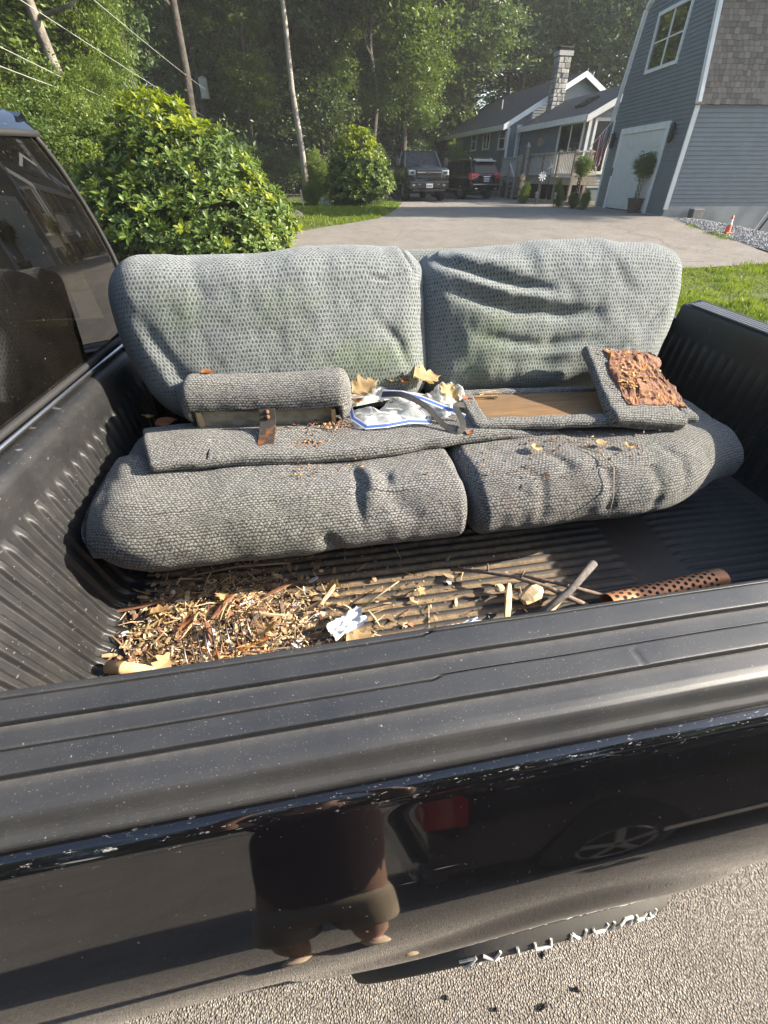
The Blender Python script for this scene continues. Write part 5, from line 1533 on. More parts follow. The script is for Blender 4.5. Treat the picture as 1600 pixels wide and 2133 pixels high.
# ================================================================== vegetation
M['leaf_a'] = leafmat('oak_leaf_mid', (0.055, 0.100, 0.024), (0.150, 0.205, 0.050), .35, scale=.5)
M['leaf_b'] = leafmat('maple_leaf_bright', (0.080, 0.135, 0.022), (0.195, 0.250, 0.050), .40, scale=.5)
M['leaf_c'] = leafmat('deep_wood_leaf', (0.055, 0.098, 0.040), (0.135, 0.185, 0.068), .30, scale=.5)
M['trunk_dark'] = plain('grey_brown_bark', (0.060, 0.052, 0.044), .95, var=.5, scale=4, bump=.9, bscale=9, bdist=.05)
M['trunk_pale'] = plain('pale_grey_bark', (0.27, 0.245, 0.215), .9, var=.35, scale=3, bump=.6, bscale=10, bdist=.03)

def leaf_cloud(name, seed, nclump, per, leaf, flat=0.55, hollow=0.35, spread=0.30):
    """unit crown (radius 1): many leaf-sized faces in uneven clumps with gaps"""
    r_ = np.random.default_rng(seed)
    d = r_.normal(size=(nclump, 3)); d /= np.linalg.norm(d, axis=1, keepdims=True)
    rad = hollow + (1 - hollow) * r_.random(nclump) ** 0.6
    c = d * rad[:, None]
    c *= 1 + 0.25 * r_.normal(size=(nclump, 1)) * 0.5
    cs = spread * r_.uniform(.5, 1.3, nclump)
    idx = np.repeat(np.arange(nclump), per)
    p = r_.normal(size=(nclump * per, 3)) * np.array([1, 1, flat]) * .55
    P = c[idx] + p * cs[idx][:, None]
    # droop outward ends
    P[:, 2] -= 0.10 * (np.linalg.norm(p[:, :2], axis=1) ** 2) * cs[idx]
    n = len(P)
    nr = r_.normal(size=(n, 3)) * .75 + np.array([0, 0, .75]); nr /= np.linalg.norm(nr, axis=1, keepdims=True)
    t = r_.normal(size=(n, 3)); t -= nr * (t * nr).sum(1, keepdims=True); t /= np.linalg.norm(t, axis=1, keepdims=True)
    w = np.cross(nr, t)
    L = leaf * r_.uniform(.6, 1.35, n)[:, None]; Wd = L * r_.uniform(.4, .62, n)[:, None]
    V = np.stack([P - t * L, P + w * Wd - t * L * .1 + nr * Wd * .18, P + t * L, P - w * Wd - t * L * .1 + nr * Wd * .18], 1).reshape(-1, 3)
    F = np.arange(n * 4).reshape(-1, 4)
    me = bpy.data.meshes.new(name)
    me.from_pydata(V, [], F)
    me.update()
    return me
CROWN = {}
def crown_mesh(kind, matname):
    key = (kind, matname)
    if key not in CROWN:
        if kind < 4: me = leaf_cloud('crown', 20 + kind, 120, 62, 0.046, .45, .25, .30)
        elif kind < 6: me = leaf_cloud('crown', 30 + kind, 190, 60, 0.038, .5, .35, .28)
        else: me = leaf_cloud('crown', 40 + kind, 100, 70, 0.052, .5, .15, .34)
        me.materials.append(M[matname]); CROWN[key] = me
    return CROWN[key]
def add_crown(root, kind, mat, c, s, rz=0.0):
    o = bpy.data.objects.new('crown', crown_mesh(kind, mat)); COL.objects.link(o); o.parent = root
    o.location = Vector(c) - ORG[root.name]; o.scale = s; o.rotation_euler = (0, 0, rz)
    return o
def trunk_path(x, y, h, lean, rr, bends=5, amp=.12):
    z0 = Gz(x, y) - .15; pts = []
    for i in range(bends + 1):
        t = i / bends
        pts.append(Vector((x + lean[0] * t * h + rr.gauss(0, amp) * (0 < i), y + lean[1] * t * h + rr.gauss(0, amp) * (0 < i), z0 + h * t)))
    return pts
def tree(name, x, y, h, r, label, crowns, lean=(0, 0), bark='trunk_dark', seed=0, group=None, limbs=5, limb_z=(.35, .9), amp=.12):
    rr = random.Random(seed)
    z0 = Gz(x, y)
    root = thing(name, (x, y, z0), label, 'tree', group)
    pts = trunk_path(x, y, h, lean, rr, 7, amp)
    b = B(); rad = [r * (1.35 if i == 0 else 1 - .72 * i / 7) for i in range(8)]
    b.tube(pts, rad, 10)
    for k in range(limbs):
        t = rr.uniform(*limb_z); i = min(6, int(t * 7)); p = pts[i].lerp(pts[i + 1], t * 7 - i)
        a = rr.uniform(0, 6.3); L = rr.uniform(1.5, 3.6) * (1.2 - t * .5)
        d = Vector((math.cos(a), math.sin(a), rr.uniform(.25, .9))).normalized()
        q = [p, p + d * L * .35 + Vector((0, 0, rr.uniform(-.1, .2))), p + d * L * .7 + Vector((rr.gauss(0, .2), rr.gauss(0, .2), .25)), p + d * L + Vector((rr.gauss(0, .3), rr.gauss(0, .3), .5))]
        r0 = rad[i] * .45
        b.tube(q, [r0, r0 * .7, r0 * .45, r0 * .15], 6)
    b.build('trunk', M[bark], root, smooth=True)
    for (kind, mat, cx, cy, cz, sx, sy, sz) in crowns:
        add_crown(root, kind, mat, (x + cx, y + cy, z0 + cz), (sx, sy, sz), rr.uniform(0, 6.3))
    return root
def az(u, d):
    """ground spot seen at azimuth of photo column u at distance d"""
    a = math.atan2((u - 800) / 1166.0, 1) + R(10.2)
    return d * math.sin(a), d * math.cos(a)
rt_ = random.Random(77)
# --- the named trunks
M['trunk_mottled'] = plain('mottled_pale_bark', (0.17, 0.150, 0.125), .95, var=.65, scale=2.2, bump=.9, bscale=7, bdist=.06)
def named(u, d, h, r, label, crowns, **k):
    x, y = az(u, d); return tree('deciduous_tree', x, y, h, r, label, crowns, **k)
named(215, 19, 13, .17, 'pale forked trunk leaning among vines at the upper left', [(0, 'leaf_b', -1, 0, 9.5, 3, 3, 2.2), (1, 'leaf_a', 1.0, .8, 8.6, 2.5, 2.2, 2.0), (4, 'leaf_a', -.2, -.5, 1.6, 1.3, 1.0, 1.3), (4, 'leaf_b', .5, -.3, 3.0, .8, .6, .6)], lean=(-.08, 0), bark='trunk_mottled', seed=1, limbs=7, limb_z=(.2, .8))
x_, y_ = az(268, 21)
# ivy tower
iv = tree('vine_clad_tree', x_, y_, 12, .25, 'tree trunk wrapped in a thick column of bright vine leaves', [(4, 'leaf_b', 0.05 * i, 0, 1.2 + i * 1.25, .95, .95, 1.2) for i in range(9)], seed=2, lean=(-.05, 0), limbs=2)
named(345, 24, 14, .14, 'dark slanting trunk behind the big rhododendron', [(1, 'leaf_c', 0, 1, 9, 3.2, 3, 2.5), (2, 'leaf_c', -1.5, 1, 5.5, 2.2, 2, 2.2)], lean=(-.10, .02), seed=3)
named(425, 25, 15, .21, 'straight dark trunk with a broken pale branch', [(2, 'leaf_a', 0, 1.5, 10.5, 3, 3, 2.5)], lean=(-.015, 0), seed=4, limbs=7)
named(636, 31, 16, .17, 'tall pale slightly bowed trunk between the two rhododendrons', [(3, 'leaf_a', .5, 2.5, 12, 3.2, 3, 2.5)], lean=(-.065, 0), bark='trunk_pale', seed=5, limbs=5, limb_z=(.45, .9), amp=.10)
named(778, 36, 16, .22, 'slim dark trunk showing high above the round rhododendron', [(0, 'leaf_c', 0, 2, 11, 3, 3, 3), (1, 'leaf_a', 1.2, 0, 9.5, 2, 2, 1.6)], lean=(.01, 0), seed=6)
named(1075, 47, 16, .30, 'dark branching trunk above the ranch roof', [(2, 'leaf_c', -1, 1, 10.0, 4, 3, 3), (0, 'leaf_b', 3, 1, 8.0, 2.0, 2, 1.6)], lean=(-.10, 0), seed=7, limbs=8)
named(1190, 48, 16, .26, 'dark trunk behind the stone chimney', [(1, 'leaf_c', 0, 1, 10, 4, 3.4, 3), (3, 'leaf_c', 2, 1, 13.5, 3, 3, 3)], lean=(.05, 0), seed=8, limbs=8)
# leafy oak hanging low to the right of the round rhododendron
named(835, 33, 13, .22, 'leafy oak with low sunlit sprays behind the parked pickup', [(0, 'leaf_a', 0, 0, 8.6, 2.6, 2.2, 2.0), (1, 'leaf_b', .6, -.8, 6.0, 2.1, 1.8, 1.6), (2, 'leaf_a', -1.0, -.4, 4.6, 1.5, 1.4, 1.3), (3, 'leaf_a', 1.2, .5, 4.2, 1.3, 1.2, 1.2), (1, 'leaf_a', .2, 0, 11, 2.6, 2.4, 2)], seed=9)
named(930, 44, 15, .25, 'leafy oak standing left of the ranch house', [(1, 'leaf_a', 0, 0, 8, 3.2, 2.8, 2.8), (2, 'leaf_c', -2, 0, 4.8, 2.6, 2.2, 2.4), (3, 'leaf_a', 1.5, .5, 11.5, 3, 3, 2.6)], seed=10)
# left side wall of leaves
LT = [(40, 21, 'leaf_a'), (-60, 22, 'leaf_b'), (110, 25, 'leaf_a'), (-140, 20, 'leaf_b'), (20, 29, 'leaf_a'), (175, 30, 'leaf_a'), (-230, 24, 'leaf_a')]
for i, (u, d, lm) in enumerate(LT):
    x, y = az(u, d)
    names_ = ['bright leafy tree filling the upper left corner', 'leafy tree half hidden behind the pickup cab', 'mid-green tree under the overhead wires', 'leafy tree seen through the cab window', 'taller tree rising behind the upper left corner tree', 'shaded tree behind the pale forked trunk', 'outermost tree left of the cab']
    tree('maple_tree', x, y, 12, .17, names_[i], [(4 + rt_.randrange(2), lm, rt_.gauss(0, .6), rt_.gauss(0, .5), z, 2.6, 2.5, 1.9) for z in (1.6, 3.8, 6.2, 8.8, 11.4)], seed=30 + i, group='trees along the left side')
for i, (u, d, r_s, h_s, lb) in enumerate(((150, 15.5, 1.3, 2.7, 'leafy green shrub between the cab and the big rhododendron'), (60, 15.0, 1.4, 2.6, 'leafy green shrub right behind the cab window edge'))):
    xx, yy = az(u, d); z0 = Gz(xx, yy); rtq = thing('shrub', (xx, yy, z0), lb, 'shrub')
    b = B(); b.tube([(xx, yy, z0 - .05), (xx, yy, z0 + 1.4)], [.05, .02], 6); b.build('stems', M['trunk_dark'], rtq)
    for kk in range(4): add_crown(rtq, 4 + kk % 2, 'leaf_b' if kk % 2 else 'leaf_a', (xx + rt_.gauss(0, .4), yy + rt_.gauss(0, .3), z0 + h_s * (.3 + .17 * kk)), (r_s * (1 - .12 * kk), r_s * (1 - .12 * kk), h_s * .34), rt_.uniform(0, 6))
named(535, 33, 14, .16, 'sunlit leafy tree filling the gap right of the broken-branch trunk', [(0, 'leaf_b', 0, 0, 5.0, 1.7, 1.5, 1.4), (1, 'leaf_a', -.8, .4, 7.4, 2.0, 1.8, 1.5), (2, 'leaf_b', .7, 0, 9.6, 2.2, 1.8, 1.5), (3, 'leaf_a', -.2, .5, 12, 2.4, 2, 1.7)], seed=15)
named(700, 37, 14, .15, 'sunlit leafy tree above the round rhododendron', [(2, 'leaf_a', 0, 0, 6.0, 1.7, 1.5, 1.3), (0, 'leaf_b', .5, .4, 8.6, 1.9, 1.7, 1.4), (1, 'leaf_a', -.7, 0, 11, 2.2, 1.8, 1.6)], seed=16)
# understorey and forest wall: rows of trees at growing distance
k = 0
FWL = []
for row, (d0, u0, u1, n_) in enumerate(((38, 330, 760, 3), (44, 180, 1020, 9), (53, 60, 1480, 11), (66, 0, 1560, 9))):
    for i in range(n_):
        u = u0 + (u1 - u0) * (i + .5) / n_ + rt_.uniform(-25, 25); d = d0 + rt_.uniform(-2.5, 2.5)
        FWL.append((row, u, d))
posw = {0: 'front edge of the wood', 1: 'second rank of the wood', 2: 'middle of the wood', 3: 'deep in the wood', 4: 'far back of the wood'}
for (row, u, d) in FWL:
    x, y = az(u, d)
    h = rt_.uniform(15, 21)
    mat = rt_.choice(['leaf_c', 'leaf_a', 'leaf_c'] if row < 2 else ['leaf_c', 'leaf_a'])
    zs = (2.2, 5.0, 8.0, 11.0, 14.5) if row > 0 else (4.5, 8.5, 12)
    if row == 1 and (520 < u < 700 or 300 < u < 420): zs = (7.5, 11.0, 14)
    if 950 < u < 1240 and row >= 1: zs = (6.0, 9.0, 12.0, 15.0) if row > 2 else (8.0, 11.5, 15.0)
    cr = [(rt_.randrange(4) if row < 3 else 6 + rt_.randrange(2), mat, rt_.gauss(0, .8), rt_.gauss(0, .6), z, rt_.uniform(2.4, 3.6) * (1 + .1 * row), rt_.uniform(2.2, 3.2), rt_.uniform(1.8, 2.6)) for z in zs]
    tree('forest_tree', x, y, h, rt_.uniform(.12, .24), 'leafy forest tree in the shaded wood behind the driveway', cr, lean=(rt_.gauss(0, .02), 0), seed=100 + k, group='trees of the wood', limbs=3, amp=.15)
    k += 1
# trees behind the photographer (seen in the paint and glass) and one that shades the garage wall
for i, (x, y) in enumerate(((-9, -13), (-3, -15), (3.5, -14), (10, -15), (-16, -8), (17, -17), (-15, -1), (-17, 6), (0, -21), (8, -22), (-8, -22))):
    tree('yard_tree', x, y, 11, .2, 'leafy yard tree standing behind the photographer', [(rt_.randrange(4), 'leaf_c', 0, 0, z, 2.8, 2.6, 2.0) for z in (1.8, 4.4, 7.0, 9.6)], seed=300 + i, group='trees behind the photographer')
tree('shade_tree', 31, 12.9, 12.5, .22, 'tall tree right of the garage casting dappled shade on its side wall', [(0, 'leaf_a', 0, 0, 11.4, 1.9, 1.5, .9), (1, 'leaf_a', .5, .4, 12.6, 1.7, 1.4, .8)], seed=400)

# ---------------------------------------------------------------- rhododendrons: whorls of long leaves
def whorl_geo(r_, nleaf, L, W, droop):
    V = []; F = []
    for k in range(nleaf):
        a = 2 * PI * k / nleaf + r_.uniform(-.25, .25); el = r_.uniform(.25, 1.15)
        l = L * r_.uniform(.75, 1.15); w = W * r_.uniform(.8, 1.15)
        d = Vector((math.cos(a) * math.cos(el), math.sin(a) * math.cos(el), math.sin(el)))
        s = Vector((-math.sin(a), math.cos(a), 0)); u_ = s.cross(d) * -1
        if u_.z < 0: u_ = -u_
        base = len(V)
        for t, wd, dz in ((.08, .12, 0), (.35, .85, .02), (.62, 1.0, -.02), (.86, .6, -.10), (1.0, .05, -.17)):
            c = d * l * t + Vector((0, 0, dz * droop * l))
            V += [c - s * w * wd + u_ * w * .25 * wd, c, c + s * w * wd + u_ * w * .25 * wd]
        for i in range(4):
            o_ = base + i * 3
            F += [(o_, o_ + 1, o_ + 4, o_ + 3), (o_ + 1, o_ + 2, o_ + 5, o_ + 4)]
    return V, F
n = NT('rhododendron_leaf'); info = n.new('ShaderNodeObjectInfo')
def m_rhodo(name, lo, hi, tip, trans=.22):
    n = NT(name); at = n.new('ShaderNodeAttribute', attribute_name='young')  # young: yellow-green of the sunlit bush top, painted into the leaf colour
    c = n.ramp(n.noise(3.5, 3), [(.3, lo), (.7, hi)])
    c = n.mix(at.outputs['Fac'], c, tip)
    n.color(c); n.rough(.42); n.set(Specular_IOR_Level=.4)
    tr = n.new('ShaderNodeBsdfTranslucent'); n.link(n.mix(1.0, c, (1.3, 1.35, .5), 'MULTIPLY'), tr.inputs[0])
    mx = n.new('ShaderNodeMixShader'); n.link(n.math('MULTIPLY_ADD', at.outputs['Fac'], .25, trans), mx.inputs[0]); n.link(n.b.outputs[0], mx.inputs[1]); n.link(tr.outputs[0], mx.inputs[2]); n.link(mx.outputs[0], n.out.inputs[0])
    return n.mat
M['rhodo'] = m_rhodo('rhododendron_leaf', (.060, .112, .018), (.145, .200, .034), (.30, .34, .030))
def rhodo(name, cx, cy, rx, ry, h, lobes, nwhorl, L, W, label, seed, indiv, sun_top_th=.72):
    rr = random.Random(seed); r_ = rr
    z0 = Gz(cx, cy)
    root = thing(name, (cx, cy, z0), label, 'shrub')
    protos = [whorl_geo(random.Random(seed + i), 8, L, W, 1.0) for i in range(5)]
    spots = []
    tries = 0
    while len(spots) < nwhorl and tries < nwhorl * 20:
        tries += 1
        lx, ly, lz, lr, lh = rr.choice(lobes)
        a = rr.uniform(0, 2 * PI); t = rr.random() ** .5
        # points on the lobe's dome
        el = math.asin(rr.random())
        sh = rr.uniform(.82, 1.04)
        d = Vector((math.cos(a) * math.cos(el), math.sin(a) * math.cos(el), math.sin(el)))
        p = Vector((lx + d.x * lr * sh, ly + d.y * lr * sh, lz + d.z * lh * sh))
        if p.z < .05: continue
        # skip if well inside another lobe
        if any(((p.x - q[0]) / q[3]) ** 2 + ((p.y - q[1]) / q[3]) ** 2 + ((p.z - q[2]) / q[4]) ** 2 < .58 and p.z > q[2] for q in lobes): continue
        nrm = (Vector((d.x, d.y, d.z * 1.0)) + Vector((0, 0, .55))).normalized()
        spots.append((p, nrm))
    # stems and dark inner mass of older leaves
    b = B()
    for k in range(26):
        lx, ly, lz, lr, lh = rr.choice(lobes); a = rr.uniform(0, 6.3)
        q = Vector((cx + lx + math.cos(a) * lr * .75, cy + ly + math.sin(a) * lr * .75, z0 + lz + lh * rr.uniform(.2, .8)))
        p = Vector((cx + rr.gauss(0, .25), cy + rr.gauss(0, .2), z0 - .05)); m_ = p.lerp(q, .5) + Vector((rr.gauss(0, .15), rr.gauss(0, .15), .1))
        b.tube([p, m_, q], [.035, .022, .008], 6)
    b.build('stems', M['trunk_dark'], root, smooth=True)
    for (lx, ly, lz, lr, lh) in lobes:
        o = bpy.data.objects.new('inner_foliage', crown_mesh(5, 'leaf_c')); COL.objects.link(o); o.parent = root
        o.location = (lx, ly, lz + lh * .05); o.scale = (lr * .86, lr * .86, lh * .86); o.rotation_euler = (0, 0, rr.uniform(0, 6))
    # order: the ones that show largest (nearest, facing the camera) become separate rosettes
    camv = Vector((0, 0, 2.0))
    def score(s): 
        p = s[0] + Vector((cx, cy, z0)); return (p - camv).length - 2.0 * s[1].dot((camv - p).normalized())
    spots.sort(key=score)
    meshes = []
    VV, FF, YY = [], [], []
    pm = []
    for (V, F) in protos:
        for sunny in (0, 1):
            me = bpy.data.meshes.new('leaf_rosette'); me.from_pydata([tuple(v) for v in V], [], F); me.materials.append(M['rhodo'])
            at = me.attributes.new('young', 'FLOAT', 'POINT'); at.data.foreach_set('value', np.full(len(V), float(sunny)) * .85)
            me.polygons.foreach_set('use_smooth', np.ones(len(F), bool)); me.update(); pm.append(me)
    for i, (p, nrm) in enumerate(spots):
        pi = rr.randrange(5); sunny = 1 if (rr.random() < .10 + 1.2 * max(0, (p.z / h - sun_top_th)) * 3.0) else 0  # yellower rosettes toward the top, standing in for sun on the bush
        q = nrm.to_track_quat('Z', 'Y'); rz = Matrix.Rotation(rr.uniform(0, 6.3), 4, 'Z'); s = rr.uniform(.75, 1.2)
        mt = Matrix.Translation(p) @ q.to_matrix().to_4x4() @ rz @ Matrix.Scale(s, 4)
        if i < indiv:
            o = bpy.data.objects.new('leaf_rosette', pm[pi * 2 + sunny]); COL.objects.link(o); o.parent = root; o.matrix_local = mt
        else:
            V, F = protos[pi]; b0 = len(VV)
            VV += [tuple(mt @ v) for v in V]; FF += [tuple(j + b0 for j in f) for f in F]; YY += [sunny * .85 if rr.random() < .8 else .3] * len(V)
    if VV:
        VV = np.array(VV) + np.array([cx, cy, z0])
        o = mk('foliage', VV, FF, M['rhodo'], root, smooth=True, attr={'young': YY}); o['kind'] = 'stuff'
    return root
rhodo('rhododendron', -1.75, 11.35, 2.2, 1.6, 2.30,
      [(0.05, .1, .65, 1.45, 1.42), (-.45, 0, 1.15, .95, 1.27), (.95, -.15, .30, .95, .92), (-1.5, .1, .5, 1.1, .95), (.3, -.5, .1, 1.5, 1.05), (-.9, -.4, .2, 1.4, 1.1)],
      1650, .170, .025, 'large rhododendron with long glossy leaves beside the pickup cab', 5, 300)
rhodo('rhododendron', 2.95, 22.3, 1.3, 1.3, 2.5, [(0, 0, .95, 1.15, 1.5), (.35, -.1, .5, 1.1, 1.15), (-.3, 0, .3, 1.1, 1.2)],
      1000, .15, .032, 'dense round rhododendron on the grass left of the parked pickup', 6, 0, .55)
# young shrub, hedge bits, garden plants
def shrub(x, y, r, h, label, mat, kind=4, n_=3, seed=0, cat='shrub', group=None):
    rr = random.Random(seed); z0 = Gz(x, y); root = thing('shrub', (x, y, z0), label, cat, group)
    b = B()
    for k in range(5):
        a = rr.uniform(0, 6.3); b.tube([(x, y, z0 - .02), (x + math.cos(a) * r * .3, y + math.sin(a) * r * .3, z0 + h * .6)], [.015, .006], 5)
    b.build('stems', M['trunk_dark'], root)
    for k in range(n_):
        add_crown(root, kind, mat, (x + rr.gauss(0, r * .3), y + rr.gauss(0, r * .3), z0 + h * (.35 + .4 * k / max(1, n_ - 1))), (r * (1 - .35 * k / n_), r * (1 - .35 * k / n_), h * .4), rr.uniform(0, 6))
    return root
x, y = az(668, 24); shrub(x, y, .5, 1.7, 'slim young shrub just left of the round rhododendron', 'leaf_b', seed=1)
x, y = az(645, 23); shrub(x, y, .35, .7, 'low bright weeds at the foot of the young shrub', 'leaf_b', seed=2)
shrub(10.9, 33.2, .9, 2.35, 'pale shrub showing above the roof of the parked dark SUV', 'leaf_b', seed=3)
shrub(4.75, 27.5, .5, 1.9, 'reddish shrub between the rhododendron and the parked pickup', 'leaf_a', seed=4)
for i, (u, v_, r, h, lb) in enumerate(((1100, 25.2, .22, .7, 'bright plant at the left end of the flower bed'), (1172, 22.6, .18, .8, 'leafy plant in front of the deck'), (1206, 21.8, .20, .45, 'low yellow-green plant right of the deck post'), (1232, 21.2, .20, .55, 'yellow-green plant beside the garage corner'))):
    x, y = az(u, v_); shrub(x, y, r, h, lb, 'leaf_b', seed=20 + i, cat='plant')
for i, (u, d, r, h) in enumerate(((470, 29, 1.4, 2.2), (540, 33, 1.6, 2.4), (390, 27, 1.4, 2.0), (600, 38, 1.5, 2.2), (700, 38, 1.4, 2.0), (760, 40, 1.6, 2.6), (860, 40, 1.6, 2.6), (905, 42, 1.5, 2.5))):
    x, y = az(u, d); shrub(x, y, r, h, 'dark understorey bush at the edge of the wood', 'leaf_c', 1, 3, 50 + i, group='understorey bushes')
# ================================================================== parked vehicles
def m_carpaint(name, c):
    n = NT(name); n.color(c); n.rough(.22); n.set(Coat_Weight=1.0, Coat_Roughness=.03, Specular_IOR_Level=.5)
    return n.mat
M['car_black'] = m_carpaint('black_car_paint', (.006, .006, .007))
M['car_green'] = m_carpaint('black_green_car_paint', (.005, .008, .008))
M['car_glass'] = plain('car_glass', (.010, .012, .014), .06, var=.05, spec=.25)
M['car_trim'] = plain('car_black_trim', (.02, .02, .02), .5)
M['car_chrome'] = plain('car_chrome', (.75, .75, .76), .12, metal=1.0, var=.05)
M['alloy'] = plain('alloy_wheel', (.35, .35, .36), .3, metal=.9, var=.1)
M['lamp_clear'] = plain('headlamp_lens', (.30, .31, .32), .12, var=.15, coat=1.0)
M['lamp_red'] = plain('tail_lamp_red', (.62, .02, .025), .2, var=.2, coat=.5)
M['plate'] = plain('number_plate_white', (.72, .72, .72), .4, var=.04)
M['plate_ink'] = plain('number_plate_ink', (.12, .03, .05), .5)
M['badge_red'] = plain('badge_red', (.5, .03, .03), .3)
M['amber'] = plain('amber_lens', (.75, .33, .02), .2)

class Car:
    def __init__(s, name, loc, heading, label, cat):
        # local x forward, y left, z up; heading = angle of forward direction
        s.root = thing(name, loc, label, cat, rotz=heading)
    def part(s, b, name, mat, parent=None, **k):
        return b.build(name, mat, parent or s.root, **k)
    def loft(s, name, st, mat, smooth=True, parent=None, bevel=0):
        """stations: list of (x, [(y,z)...half profile from bottom centre to top centre])"""
        n = len(st[0][1]); V = []
        for x, pr in st:
            V += [(x, y, z) for y, z in pr] + [(x, -y, z) for y, z in pr[::-1]]
        m2 = 2 * n; F = []
        for i in range(len(st) - 1):
            for k in range(m2):
                a, c = i * m2 + k, i * m2 + (k + 1) % m2
                F.append((a, a + m2, c + m2, c))
        F.append(tuple(range(m2))); e = (len(st) - 1) * m2; F.append(tuple(e + k for k in range(m2))[::-1])
        o = mk(name, V, F, mat, parent or s.root, smooth=False)
        bv = o.modifiers.new('bevel', 'BEVEL'); bv.width = .035; bv.segments = 3; bv.limit_method = 'ANGLE'; bv.angle_limit = R(22)
        for p in o.data.polygons: p.use_smooth = True
        return o
    def wheel(s, x, y, r, w):
        b = B(); sg = 1 if y > 0 else -1
        b.lathe((x, y, r), [(r * .62, -w / 2), (r * .95, -w / 2), (r, -w * .38), (r, w * .38), (r * .95, w / 2), (r * .62, w / 2)], 28, 'Y')
        wh = s.part(b, 'wheel', M['tyre'], smooth=True)
        b = B(); b.lathe((x, y + sg * w * .40, r), [(r * .63, 0), (r * .60, sg * .02), (r * .1, sg * .03), (0, sg * .03)], 24, 'Y')
        rm = s.part(b, 'rim', M['car_trim'], wh)
        for k in range(5):
            a = 2 * PI * k / 5 + .3; rt = Matrix.Rotation(-a, 3, 'Y'); b = B()
            b.box(Vector((x, y + sg * (w * .40 + .025), r)) + rt @ Vector((r * .34, 0, 0)), (r * .58, .03, r * .17), rt); 
            o = b.build('spoke', M['alloy'], wh, bevel=.01)
        b = B(); b.lathe((x, y + sg * (w * .40 + .02), r), [(r * .64, 0), (r * .66, sg * .012), (r * .60, sg * .012), (r * .58, 0)], 28, 'Y'); b.build('rim_lip', M['alloy'], wh, smooth=True)
        return wh

